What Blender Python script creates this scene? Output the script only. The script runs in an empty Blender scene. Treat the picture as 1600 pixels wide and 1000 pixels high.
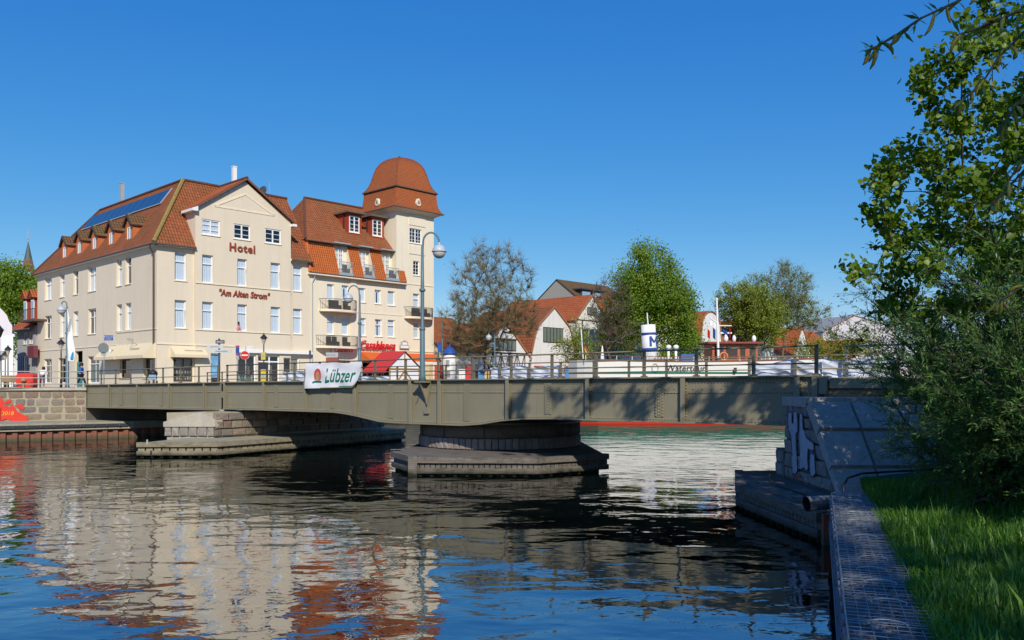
import bpy, bmesh, math, random
import numpy as np
from mathutils import Vector, Matrix
R = math.radians
rnd = random.Random(7)
scene = bpy.context.scene
C = scene.collection

# ------------------------------------------------------------------ camera, sky, sun, exposure
FPX, CX, HY, HC = 1318.0, 800.0, 600.0, 3.5      # focal length in photo pixels, centre column, horizon row, eye height over the water
cam = bpy.data.cameras.new('camera'); camo = bpy.data.objects.new('camera', cam); C.objects.link(camo)
camo.location = (0, 0, HC); camo.rotation_euler = (R(90), 0, 0)
cam.sensor_width = 36; cam.lens = 36 * FPX / 1600; cam.shift_y = (HY - 500) / 1600
cam.clip_start = 0.1; cam.clip_end = 3000
scene.camera = camo

SUN_EL = 35.0
SUN_H = (0.19, -0.982)                            # horizontal direction towards the sun
world = bpy.data.worlds.new('World'); scene.world = world; world.use_nodes = True
wn = world.node_tree; wn.nodes.clear()
sky = wn.nodes.new('ShaderNodeTexSky'); sky.sky_type = 'NISHITA'; sky.sun_disc = False
sky.sun_elevation = R(SUN_EL); sky.sun_rotation = math.atan2(SUN_H[0], SUN_H[1])
sky.altitude = 600; sky.air_density = 1.0; sky.dust_density = 0.15; sky.ozone_density = 5.0
hsv = wn.nodes.new('ShaderNodeHueSaturation'); hsv.inputs['Saturation'].default_value = 1.22
bg = wn.nodes.new('ShaderNodeBackground'); bg.inputs[1].default_value = 0.10
wo = wn.nodes.new('ShaderNodeOutputWorld')
_sr = wn.nodes.new('ShaderNodeSeparateColor'); _cr = wn.nodes.new('ShaderNodeCombineColor')      # soften the sky's range channel by channel
wn.links.new(sky.outputs[0], hsv.inputs['Color']); wn.links.new(hsv.outputs[0], _sr.inputs[0])
for _i, (_g, _a) in enumerate(((1.12, 0.74), (0.80, 1.17), (0.42, 2.85))):
    _p = wn.nodes.new('ShaderNodeMath'); _p.operation = 'POWER'; _p.inputs[1].default_value = _g; wn.links.new(_sr.outputs[_i], _p.inputs[0])
    _q = wn.nodes.new('ShaderNodeMath'); _q.operation = 'MULTIPLY'; _q.inputs[1].default_value = _a; wn.links.new(_p.outputs[0], _q.inputs[0]); wn.links.new(_q.outputs[0], _cr.inputs[_i])
wn.links.new(_cr.outputs[0], bg.inputs[0]); wn.links.new(bg.outputs[0], wo.inputs[0])
sun = bpy.data.lights.new('sun', 'SUN'); suno = bpy.data.objects.new('sun', sun); C.objects.link(suno)
sun.energy = 3.75; sun.angle = R(0.5); sun.color = (1.0, 0.92, 0.80)
_c = math.cos(R(SUN_EL)); _n = math.hypot(*SUN_H)
sdir = Vector((SUN_H[0] / _n * _c, SUN_H[1] / _n * _c, math.sin(R(SUN_EL))))
suno.rotation_euler = (-sdir).to_track_quat('-Z', 'Y').to_euler(); suno.location = sdir * 60
scene.view_settings.view_transform = 'Standard'; scene.view_settings.look = 'None'
scene.view_settings.exposure = 0.27; scene.view_settings.gamma = 1.0
scene.view_settings.use_curve_mapping = False
scene.render.engine = 'CYCLES'
scene.cycles.max_bounces = 6; scene.cycles.transparent_max_bounces = 12; scene.cycles.glossy_bounces = 3
scene.cycles.diffuse_bounces = 3; scene.cycles.transmission_bounces = 3
scene.cycles.caustics_reflective = False; scene.cycles.caustics_refractive = False
try:
    scene.cycles.use_denoising = True
except Exception:
    pass

# ------------------------------------------------------------------ helpers
def water_pt(px, py, z=0.0):
    """point of the horizontal plane at height z seen at this place of the photograph"""
    d = (HC - z) * FPX / (py - HY)
    return ((px - CX) / FPX * d, d)

class MB:
    """collects faces of ONE mesh"""
    def __init__(s): s.v = []; s.f = []; s.uv = {}
    def add(s, vs, fs):
        o = len(s.v); s.v += [tuple(p) for p in vs]; s.f += [tuple(i + o for i in f) for f in fs]; return s
    def quad(s, a, b, c, d, uv=None):
        o = len(s.v); s.v += [tuple(a), tuple(b), tuple(c), tuple(d)]
        if uv: s.uv[len(s.f)] = uv
        s.f.append((o, o + 1, o + 2, o + 3)); return s
    def poly(s, pts, uv=None):
        o = len(s.v); s.v += [tuple(p) for p in pts]
        if uv: s.uv[len(s.f)] = uv
        s.f.append(tuple(range(o, o + len(pts)))); return s
    def roof(s, *pts):
        """a roof face with uv in metres: u along the first edge, v up the slope"""
        P = [Vector(p) for p in pts]; u = (P[1] - P[0]).normalized()
        nrm = None
        for k in range(2, len(P)):
            nrm = u.cross(P[k] - P[0])
            if nrm.length > 1e-6: break
        v = nrm.normalized().cross(u)
        return s.poly(pts, [((p - P[0]).dot(u), (p - P[0]).dot(v)) for p in P])
    def box(s, x0, x1, y0, y1, z0, z1):
        return s.add([(x0, y0, z0), (x1, y0, z0), (x1, y1, z0), (x0, y1, z0), (x0, y0, z1), (x1, y0, z1), (x1, y1, z1), (x0, y1, z1)],
                     [(3, 2, 1, 0), (4, 5, 6, 7), (0, 1, 5, 4), (1, 2, 6, 5), (2, 3, 7, 6), (3, 0, 4, 7)])
    def fbox(s, F, a0, a1, d0, d1, z0, z1):
        P = [F(a0, d0, z0), F(a1, d0, z0), F(a1, d1, z0), F(a0, d1, z0), F(a0, d0, z1), F(a1, d0, z1), F(a1, d1, z1), F(a0, d1, z1)]
        return s.add(P, [(3, 2, 1, 0), (4, 5, 6, 7), (0, 1, 5, 4), (1, 2, 6, 5), (2, 3, 7, 6), (3, 0, 4, 7)])
    def beam(s, a, b, w, h, up=(0, 0, 1)):
        """box from a to b, w wide, h high"""
        a = Vector(a); b = Vector(b); d = (b - a).normalized(); up = Vector(up)
        if abs(d.dot(up)) > 0.99: up = Vector((1, 0, 0))
        x = d.cross(up).normalized() * (w / 2); y = x.cross(d).normalized() * (h / 2)
        return s.add([a - x - y, a + x - y, a + x + y, a - x + y, b - x - y, b + x - y, b + x + y, b - x + y],
                     [(0, 1, 2, 3), (7, 6, 5, 4), (0, 4, 5, 1), (1, 5, 6, 2), (2, 6, 7, 3), (3, 7, 4, 0)])
    def tube(s, pts, rad, n=8, cap=True):
        P = [Vector(p) for p in pts]; m = len(P)
        if not hasattr(rad, '__len__'): rad = [rad] * m
        o = len(s.v); ref = None
        for i in range(m):
            d = (P[min(i + 1, m - 1)] - P[max(i - 1, 0)])
            d = d.normalized() if d.length > 1e-9 else Vector((0, 0, 1))
            if ref is None: ref = Vector((1, 0, 0)) if abs(d.x) < 0.8 else Vector((0, 1, 0))
            a = (ref - d * ref.dot(d)).normalized(); b = d.cross(a); ref = a
            for k in range(n):
                t = 2 * math.pi * k / n
                s.v.append(tuple(P[i] + (a * math.cos(t) + b * math.sin(t)) * rad[i]))
        for i in range(m - 1):
            for k in range(n):
                k2 = (k + 1) % n
                s.f.append((o + i * n + k, o + i * n + k2, o + (i + 1) * n + k2, o + (i + 1) * n + k))
        if cap:
            s.f.append(tuple(o + k for k in reversed(range(n)))); s.f.append(tuple(o + (m - 1) * n + k for k in range(n)))
        return s
    def lathe(s, prof, c=(0, 0, 0), n=24, a0=0.0, a1=2 * math.pi, cap=True):
        full = abs(a1 - a0 - 2 * math.pi) < 1e-6; m = n if full else n + 1; o = len(s.v)
        for r, z in prof:
            for k in range(m):
                t = a0 + (a1 - a0) * k / n
                s.v.append((c[0] + r * math.cos(t), c[1] + r * math.sin(t), c[2] + z))
        for i in range(len(prof) - 1):
            for k in range(n):
                k2 = (k + 1) % m
                s.f.append((o + i * m + k, o + i * m + k2, o + (i + 1) * m + k2, o + (i + 1) * m + k))
        if cap and full:
            s.f.append(tuple(o + k for k in reversed(range(m)))); s.f.append(tuple(o + (len(prof) - 1) * m + k for k in range(m)))
        return s
    def prism(s, poly, z0, z1):
        n = len(poly); o = len(s.v)
        s.v += [(x, y, z0) for x, y in poly] + [(x, y, z1) for x, y in poly]
        s.f.append(tuple(o + k for k in reversed(range(n)))); s.f.append(tuple(o + n + k for k in range(n)))
        for k in range(n):
            k2 = (k + 1) % n; s.f.append((o + k, o + k2, o + n + k2, o + n + k))
        return s
    def extrude(s, pts, off):
        """polygon of 3-d points pushed by a vector"""
        n = len(pts); o = len(s.v); P = [Vector(p) for p in pts]; off = Vector(off)
        s.v += [tuple(p) for p in P] + [tuple(p + off) for p in P]
        s.f.append(tuple(o + k for k in range(n))); s.f.append(tuple(o + n + k for k in reversed(range(n))))
        for k in range(n):
            k2 = (k + 1) % n; s.f.append((o + k2, o + k, o + n + k, o + n + k2))
        return s
    def mesh(s, name, smooth=False):
        me = bpy.data.meshes.new(name); me.from_pydata(s.v, [], s.f); me.update()
        if s.uv:
            l = me.uv_layers.new(name='UVMap')
            for i, p in enumerate(me.polygons):
                if i in s.uv:
                    for j, li in enumerate(p.loop_indices): l.data[li].uv = s.uv[i][j]
        if smooth: me.polygons.foreach_set('use_smooth', [True] * len(me.polygons))
        return me
    def build(s, name, m, parent=None, smooth=False):
        return link(name, s.mesh(name, smooth), m, parent)

def link(name, me, m, parent=None):
    if m is not None and len(me.materials) == 0: me.materials.append(m)
    o = bpy.data.objects.new(name, me); C.objects.link(o)
    if parent is not None: o.parent = parent
    return o
def tag(o, label=None, cat=None, group=None, kind=None):
    if label: o['label'] = label
    if cat: o['category'] = cat
    if group: o['group'] = group
    if kind: o['kind'] = kind
    return o
def thing(name, label, cat, loc=(0, 0, 0), rz=0.0, group=None):
    o = bpy.data.objects.new(name, None); C.objects.link(o); o.location = loc; o.rotation_euler = (0, 0, rz)
    o.empty_display_size = 0.3
    return tag(o, label, cat, group)
def struct(o, label=None):
    return tag(o, label, None, None, 'structure')
def copy_tree(o, parent=None):
    c = o.copy(); C.objects.link(c)
    if parent is not None: c.parent = parent
    for ch in [x for x in KIDS.get(o.name, [])]: copy_tree(ch, c)
    return c
KIDS = {}
def note_kids(root):
    """remember the children of a finished thing so that it can be copied"""
    def walk(o):
        KIDS[o.name] = [c for c in bpy.data.objects if c.parent == o]
        for c in KIDS[o.name]: walk(c)
    walk(root); return root

class Loc:
    """a local frame on the ground: x along t, y to the back (t turned left), z up from oz"""
    def __init__(s, ox, oy, oz, tx, ty):
        n = math.hypot(tx, ty); s.o = (ox, oy, oz); s.t = (tx / n, ty / n); s.b = (-ty / n, tx / n); s.rz = math.atan2(ty, tx)
    def world(s, x, y, z=0.0): return (s.o[0] + x * s.t[0] + y * s.b[0], s.o[1] + x * s.t[1] + y * s.b[1], s.o[2] + z)
    def depth(s, x, y): return s.o[1] + x * s.t[1] + y * s.b[1]
    def fx(s, px, y=0.0):
        k = (px - CX) / FPX; ox = s.o[0] + y * s.b[0]; oy = s.o[1] + y * s.b[1]
        return (k * oy - ox) / (s.t[0] - k * s.t[1])
    def sy(s, px, x=0.0):
        k = (px - CX) / FPX; ox = s.o[0] + x * s.t[0]; oy = s.o[1] + x * s.t[1]
        return (k * oy - ox) / (s.b[0] - k * s.b[1])
    def z(s, py, x, y): return HC + (HY - py) * s.depth(x, y) / FPX - s.o[2]
    def thing(s, name, label, cat, group=None): return thing(name, label, cat, s.o, s.rz, group)

def np_mesh(name, V, Fq, tint=None, smooth=False):
    """mesh from arrays: V (n,3), Fq (m,k) with one k"""
    me = bpy.data.meshes.new(name); V = np.asarray(V, np.float32); Fq = np.asarray(Fq, np.int32); m, k = Fq.shape
    me.vertices.add(len(V)); me.vertices.foreach_set('co', V.ravel())
    me.loops.add(m * k); me.loops.foreach_set('vertex_index', Fq.ravel())
    me.polygons.add(m); me.polygons.foreach_set('loop_start', np.arange(0, m * k, k, dtype=np.int32))
    try: me.polygons.foreach_set('loop_total', np.full(m, k, np.int32))
    except Exception: pass
    if smooth: me.polygons.foreach_set('use_smooth', np.ones(m, bool))
    me.update(calc_edges=True)
    if tint is not None:
        a = me.attributes.new('tint', 'FLOAT', 'POINT'); a.data.foreach_set('value', np.asarray(tint, np.float32))
    me.validate()
    return me

def text_mesh(txt, size, depth=0.02, shear=0.0, offset=0.0, align='CENTER', space=1.0, xs=1.0):
    cu = bpy.data.curves.new('lettering', 'FONT'); cu.body = txt; cu.size = size; cu.extrude = depth / 2; cu.shear = shear
    cu.offset = offset; cu.align_x = align; cu.align_y = 'CENTER'; cu.space_character = space; cu.resolution_u = 3
    o = bpy.data.objects.new('lettering_tmp', cu); C.objects.link(o)
    dg = bpy.context.evaluated_depsgraph_get(); dg.update()
    me = bpy.data.meshes.new_from_object(o.evaluated_get(dg)); bpy.data.objects.remove(o); bpy.data.curves.remove(cu)
    me.materials.clear()
    if xs != 1.0: me.transform(Matrix.Diagonal((xs, 1, 1, 1)))
    return me
def lettering(parent, txt, size, pos, m, rot=(R(90), 0, 0), name='lettering', **k):
    o = link(name, text_mesh(txt, size, **k), m, parent); o.location = pos; o.rotation_euler = rot; return o

# ------------------------------------------------------------------ materials
MATS = {}
def rgb(c): return (c[0], c[1], c[2], 1.0)
def base(name, rough=0.8, spec=0.3, metal=0.0):
    m = bpy.data.materials.new(name); m.use_nodes = True; nt = m.node_tree; b = nt.nodes['Principled BSDF']
    b.inputs['Roughness'].default_value = rough; b.inputs['Metallic'].default_value = metal
    b.inputs['Specular IOR Level'].default_value = spec
    return m, nt, b
def N(nt, t, **k):
    n = nt.nodes.new(t)
    for a, v in k.items():
        if hasattr(n, a) and a not in ('inputs',): setattr(n, a, v)
    return n
def noise(nt, vec, scale, detail=4, rough=0.55):
    n = nt.nodes.new('ShaderNodeTexNoise'); n.inputs['Scale'].default_value = scale; n.inputs['Detail'].default_value = detail
    n.inputs['Roughness'].default_value = rough
    if vec is not None: nt.links.new(vec, n.inputs['Vector'])
    return n.outputs['Fac']
def mapped(nt, scale=(1, 1, 1), src='Object', rot=(0, 0, 0)):
    tc = nt.nodes.new('ShaderNodeTexCoord'); mp = nt.nodes.new('ShaderNodeMapping')
    mp.inputs['Scale'].default_value = scale; mp.inputs['Rotation'].default_value = rot
    nt.links.new(tc.outputs[src], mp.inputs[0]); return mp.outputs[0]
def ramp(nt, fac, stops):
    r = nt.nodes.new('ShaderNodeValToRGB'); e = r.color_ramp.elements
    while len(e) < len(stops): e.new(0.5)
    for i, (p, c) in enumerate(stops):
        e[i].position = p; e[i].color = rgb(c) if hasattr(c, '__len__') else (c, c, c, 1)
    nt.links.new(fac, r.inputs[0]); return r.outputs[0]
def mix(nt, fac, a, b, mode='MIX'):
    n = nt.nodes.new('ShaderNodeMix'); n.data_type = 'RGBA'; n.blend_type = mode
    for sock, v in ((n.inputs[0], fac), (n.inputs[6], a), (n.inputs[7], b)):
        if isinstance(v, (int, float)): sock.default_value = v
        elif isinstance(v, tuple): sock.default_value = rgb(v)
        else: nt.links.new(v, sock)
    return n.outputs[2]
def math_(nt, op, a, b=0.0):
    n = nt.nodes.new('ShaderNodeMath'); n.operation = op
    for i, v in enumerate((a, b)):
        if isinstance(v, (int, float)): n.inputs[i].default_value = v
        else: nt.links.new(v, n.inputs[i])
    return n.outputs[0]
def bump(nt, b, h, dist=0.01, strength=1.0):
    n = nt.nodes.new('ShaderNodeBump'); n.inputs['Distance'].default_value = dist; n.inputs['Strength'].default_value = strength
    nt.links.new(h, n.inputs['Height']); nt.links.new(n.outputs[0], b.inputs['Normal'])
def sc(c, k): return tuple(min(1.0, x * k) for x in c)

def plain(name, col, rough=0.6, spec=0.3, metal=0.0, var=0.12, scale=3.0):
    if name in MATS: return MATS[name]
    m, nt, b = base(name, rough, spec, metal); v = mapped(nt)
    f = noise(nt, v, scale, 5); nt.links.new(mix(nt, f, sc(col, 1 - var), sc(col, 1 + var)), b.inputs['Base Color'])
    MATS[name] = m; return m
def plaster(name, col, stain=0.16, dirt=(0.30, 0.26, 0.20)):
    if name in MATS: return MATS[name]
    m, nt, b = base(name, 0.92, 0.15)
    f = noise(nt, mapped(nt), 0.55, 6, 0.6); g = noise(nt, mapped(nt, (2.2, 2.2, 0.16)), 1.0, 4, 0.6)
    c1 = mix(nt, f, sc(col, 0.93), sc(col, 1.05))
    st = math_(nt, 'MULTIPLY', ramp(nt, g, [(0.5, 0.0), (0.85, 1.0)]), stain)
    nt.links.new(mix(nt, st, c1, dirt), b.inputs['Base Color'])
    bump(nt, b, noise(nt, mapped(nt), 60, 3), 0.004, 0.5); MATS[name] = m; return m
def tiles(name, ca, cb, moss, mossamt=0.5, tw=0.25, th=0.37):
    """clay roof tiles laid in rows, uv in metres"""
    if name in MATS: return MATS[name]
    m, nt, b = base(name, 0.85, 0.2)
    uv = nt.nodes.new('ShaderNodeUVMap').outputs[0]; sp = nt.nodes.new('ShaderNodeSeparateXYZ'); nt.links.new(uv, sp.inputs[0])
    u = math_(nt, 'DIVIDE', sp.outputs[0], tw); v = math_(nt, 'DIVIDE', sp.outputs[1], th)
    fu = math_(nt, 'FRACT', u); fv = math_(nt, 'FRACT', v)
    cb_ = nt.nodes.new('ShaderNodeCombineXYZ'); nt.links.new(math_(nt, 'FLOOR', u), cb_.inputs[0]); nt.links.new(math_(nt, 'FLOOR', v), cb_.inputs[1])
    wnz = nt.nodes.new('ShaderNodeTexWhiteNoise'); wnz.noise_dimensions = '2D'; nt.links.new(cb_.outputs[0], wnz.inputs['Vector'])
    big = noise(nt, mapped(nt), 0.5, 5, 0.65)
    tone = math_(nt, 'ADD', math_(nt, 'MULTIPLY', wnz.outputs['Value'], 0.45), math_(nt, 'MULTIPLY', big, 0.6))
    c = mix(nt, tone, ca, cb)
    mfac = math_(nt, 'MULTIPLY', ramp(nt, noise(nt, mapped(nt), 0.35, 6, 0.7), [(0.42, 0.0), (0.68, 1.0)]), mossamt)
    c = mix(nt, mfac, c, moss)
    gap = math_(nt, 'MULTIPLY', ramp(nt, fv, [(0.0, 1.0), (0.2, 0.0)]), 0.85)     # open joint below each row of tiles
    c = mix(nt, gap, c, sc(ca, 0.35))
    nt.links.new(c, b.inputs['Base Color'])
    prof = math_(nt, 'SINE', math_(nt, 'MULTIPLY', fu, math.pi))
    h = math_(nt, 'ADD', math_(nt, 'MULTIPLY', prof, 0.6), math_(nt, 'SUBTRACT', 1.0, fv))
    bump(nt, b, h, 0.09, 1.0); MATS[name] = m; return m
def stone(name, stops, rough=0.9, sc_=5.0):
    """each block takes its own tone from Object Info"""
    if name in MATS: return MATS[name]
    m, nt, b = base(name, rough, 0.25)
    oi = nt.nodes.new('ShaderNodeObjectInfo'); tc = nt.nodes.new('ShaderNodeNewGeometry')
    f = noise(nt, tc.outputs['Position'], sc_, 8, 0.68); f2 = noise(nt, tc.outputs['Position'], 40, 3, 0.7)
    c = ramp(nt, oi.outputs['Random'], stops)
    c = mix(nt, ramp(nt, f, [(0.3, 0.0), (0.75, 1.0)]), mix(nt, 1.0, c, (0.72, 0.70, 0.67), 'MULTIPLY'), c)
    c = mix(nt, math_(nt, 'MULTIPLY', ramp(nt, f2, [(0.55, 0.0), (0.7, 1.0)]), 0.35), c, (0.5, 0.47, 0.42))
    nt.links.new(c, b.inputs['Base Color'])
    bump(nt, b, math_(nt, 'ADD', f, math_(nt, 'MULTIPLY', f2, 0.3)), 0.05, 0.8); MATS[name] = m; return m
def concrete(name, ca, cb, scale=1.5, wet=None):
    if name in MATS: return MATS[name]
    m, nt, b = base(name, 0.9, 0.25); tc = nt.nodes.new('ShaderNodeNewGeometry')
    f = noise(nt, tc.outputs['Position'], scale, 9, 0.7); g = noise(nt, tc.outputs['Position'], scale * 14, 4, 0.7)
    c = mix(nt, ramp(nt, f, [(0.3, 0.0), (0.7, 1.0)]), ca, cb); c = mix(nt, math_(nt, 'MULTIPLY', ramp(nt, g, [(0.5, 0), (0.7, 1)]), 0.4), c, sc(ca, 0.6))
    if wet:        # algae and tide mark near the waterline
        sp = nt.nodes.new('ShaderNodeSeparateXYZ'); nt.links.new(tc.outputs['Position'], sp.inputs[0])
        zz = math_(nt, 'ADD', sp.outputs[2], math_(nt, 'MULTIPLY', f, 0.35))
        c = mix(nt, ramp(nt, zz, [(0.28, 1.0), (0.46, 0.0)]), c, wet)
    nt.links.new(c, b.inputs['Base Color']); bump(nt, b, math_(nt, 'ADD', f, math_(nt, 'MULTIPLY', g, 0.25)), 0.03, 0.7)
    MATS[name] = m; return m
def timber(name, ca, cb, wet=(0.02, 0.022, 0.012)):
    if name in MATS: return MATS[name]
    m, nt, b = base(name, 0.85, 0.25); oi = nt.nodes.new('ShaderNodeObjectInfo'); tc = nt.nodes.new('ShaderNodeNewGeometry')
    mp = nt.nodes.new('ShaderNodeMapping'); mp.inputs['Scale'].default_value = (1.2, 1.2, 14); nt.links.new(tc.outputs['Position'], mp.inputs[0])
    f = noise(nt, mp.outputs[0], 2.0, 8, 0.7); g = noise(nt, tc.outputs['Position'], 1.3, 5, 0.6)
    tone = math_(nt, 'ADD', math_(nt, 'MULTIPLY', ramp(nt, f, [(0.32, 0.0), (0.62, 1.0)]), 0.7), math_(nt, 'MULTIPLY', oi.outputs['Random'], 0.3))
    c = mix(nt, tone, sc(ca, 0.7), cb)
    c = mix(nt, math_(nt, 'MULTIPLY', ramp(nt, noise(nt, tc.outputs['Position'], 2.2, 6, 0.7), [(0.5, 0), (0.66, 1)]), 0.55), c, (0.05, 0.05, 0.03))
    sp = nt.nodes.new('ShaderNodeSeparateXYZ'); nt.links.new(tc.outputs['Position'], sp.inputs[0])
    zz = math_(nt, 'ADD', sp.outputs[2], math_(nt, 'MULTIPLY', g, 0.3))
    c = mix(nt, ramp(nt, zz, [(0.22, 1.0), (0.42, 0.0)]), c, wet)
    nt.links.new(c, b.inputs['Base Color']); bump(nt, b, f, 0.03, 0.8); MATS[name] = m; return m
def steel(name, col, rust=0.25, rough=0.55):
    if name in MATS: return MATS[name]
    m, nt, b = base(name, rough, 0.35); tc = nt.nodes.new('ShaderNodeNewGeometry')
    mp = nt.nodes.new('ShaderNodeMapping'); mp.inputs['Scale'].default_value = (3.5, 3.5, 0.35); nt.links.new(tc.outputs['Position'], mp.inputs[0])
    f = noise(nt, tc.outputs['Position'], 0.8, 7, 0.65); g = noise(nt, mp.outputs[0], 1.6, 5, 0.65)
    c = mix(nt, f, sc(col, 0.82), sc(col, 1.15))
    c = mix(nt, math_(nt, 'MULTIPLY', ramp(nt, g, [(0.55, 0), (0.8, 1)]), rust), c, sc(col, 0.45))
    c = mix(nt, math_(nt, 'MULTIPLY', ramp(nt, noise(nt, tc.outputs['Position'], 9, 5, 0.7), [(0.66, 0), (0.74, 1)]), rust), c, (0.16, 0.085, 0.045))
    nt.links.new(c, b.inputs['Base Color']); bump(nt, b, f, 0.02, 0.35); MATS[name] = m; return m
def leafm(name, dark, mid, light, trans=0.35):
    if name in MATS: return MATS[name]
    m = bpy.data.materials.new(name); m.use_nodes = True; nt = m.node_tree; nt.nodes.clear()
    a = nt.nodes.new('ShaderNodeAttribute'); a.attribute_name = 'tint'
    c = ramp(nt, a.outputs['Fac'], [(0.0, dark), (0.5, mid), (1.0, light)])
    d = nt.nodes.new('ShaderNodeBsdfDiffuse'); t = nt.nodes.new('ShaderNodeBsdfTranslucent'); g = nt.nodes.new('ShaderNodeBsdfGlossy')
    g.inputs['Roughness'].default_value = 0.45
    nt.links.new(c, d.inputs[0]); nt.links.new(mix(nt, 1.0, c, (1.0, 0.95, 0.35), 'MULTIPLY'), t.inputs[0])
    m1 = nt.nodes.new('ShaderNodeMixShader'); m1.inputs[0].default_value = trans
    nt.links.new(d.outputs[0], m1.inputs[1]); nt.links.new(t.outputs[0], m1.inputs[2])
    m2 = nt.nodes.new('ShaderNodeMixShader'); m2.inputs[0].default_value = 0.025
    nt.links.new(m1.outputs[0], m2.inputs[1]); nt.links.new(g.outputs[0], m2.inputs[2])
    o = nt.nodes.new('ShaderNodeOutputMaterial'); nt.links.new(m2.outputs[0], o.inputs[0]); MATS[name] = m; return m
def glassm(name, refl=0.25, tintc=(0.85, 0.9, 0.95)):
    if name in MATS: return MATS[name]
    m = bpy.data.materials.new(name); m.use_nodes = True; nt = m.node_tree; nt.nodes.clear()
    t = nt.nodes.new('ShaderNodeBsdfTransparent'); t.inputs[0].default_value = rgb(tintc)
    g = nt.nodes.new('ShaderNodeBsdfGlossy'); g.inputs['Roughness'].default_value = 0.03
    fr = nt.nodes.new('ShaderNodeLayerWeight'); fr.inputs[0].default_value = 0.5
    fac = math_(nt, 'ADD', math_(nt, 'MULTIPLY', math_(nt, 'POWER', fr.outputs['Facing'], 3.0), 0.6), refl); mx = nt.nodes.new('ShaderNodeMixShader'); nt.links.new(fac, mx.inputs[0])
    nt.links.new(t.outputs[0], mx.inputs[1]); nt.links.new(g.outputs[0], mx.inputs[2])
    o = nt.nodes.new('ShaderNodeOutputMaterial'); nt.links.new(mx.outputs[0], o.inputs[0]); MATS[name] = m; return m

M_CREAM = plaster('cream_plaster', (0.71, 0.62, 0.475))
M_CREAM2 = plaster('pale_cream_plaster', (0.78, 0.70, 0.54), 0.22)
M_TRIM = plain('cream_trim', (0.78, 0.68, 0.52), 0.85)
M_WHITE = plain('white_paint', (0.80, 0.80, 0.78), 0.5, var=0.05)
M_WHITEW = plaster('white_wall', (0.74, 0.73, 0.70), 0.3)
M_FRAME = plain('window_white', (0.82, 0.82, 0.80), 0.45, var=0.04)
M_GLASS = glassm('window_glass', 0.10)
M_GLASSD = glassm('shop_glass', 0.10, (0.6, 0.65, 0.65))
M_CURT = plain('curtain_cloth', (0.80, 0.83, 0.85), 0.95, var=0.06)
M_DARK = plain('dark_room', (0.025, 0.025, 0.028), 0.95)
M_TILE_BROWN = tiles('roof_tiles_brown', (0.22, 0.062, 0.026), (0.38, 0.13, 0.055), (0.17, 0.10, 0.035), 0.55)
M_TILE_RED = tiles('roof_tiles_red', (0.34, 0.075, 0.028), (0.50, 0.14, 0.05), (0.20, 0.11, 0.04), 0.3)
M_TILE_ORANGE = tiles('roof_tiles_orange', (0.50, 0.115, 0.028), (0.64, 0.185, 0.05), (0.4, 0.15, 0.05), 0.25, 0.22, 0.26)
M_TILE_TOWER = tiles('tower_tiles', (0.34, 0.088, 0.026), (0.44, 0.135, 0.048), (0.25, 0.11, 0.04), 0.35, 0.15, 0.16)
M_TILE_MOSS = tiles('roof_tiles_mossy', (0.11, 0.055, 0.03), (0.17, 0.10, 0.05), (0.13, 0.11, 0.03), 0.8)
M_GUTTER = plain('gutter_zinc', (0.10, 0.085, 0.075), 0.5, 0.4)
M_ZINC = plain('zinc_grey', (0.35, 0.36, 0.36), 0.45, 0.5)
M_REDWOOD = plain('red_boards', (0.32, 0.055, 0.025), 0.75)
M_LETTER = plain('lettering_brown_red', (0.27, 0.055, 0.03), 0.7)
M_BLUEGREY = steel('lamp_post_blue_grey', (0.10, 0.17, 0.20), 0.2, 0.45)
M_OLIVE = steel('girder_olive_paint', (0.25, 0.225, 0.15), 0.42)
M_OLIVE2 = steel('railing_olive_paint', (0.17, 0.15, 0.095), 0.25)
M_PALEST = plain('pale_galvanised', (0.42, 0.42, 0.36), 0.5, 0.4)
M_BLACK = plain('black_paint', (0.018, 0.018, 0.02), 0.5, 0.4)
M_REDP = plain('red_paint', (0.55, 0.03, 0.02), 0.5)
M_BLUEP = plain('blue_paint', (0.02, 0.07, 0.30), 0.5)
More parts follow.
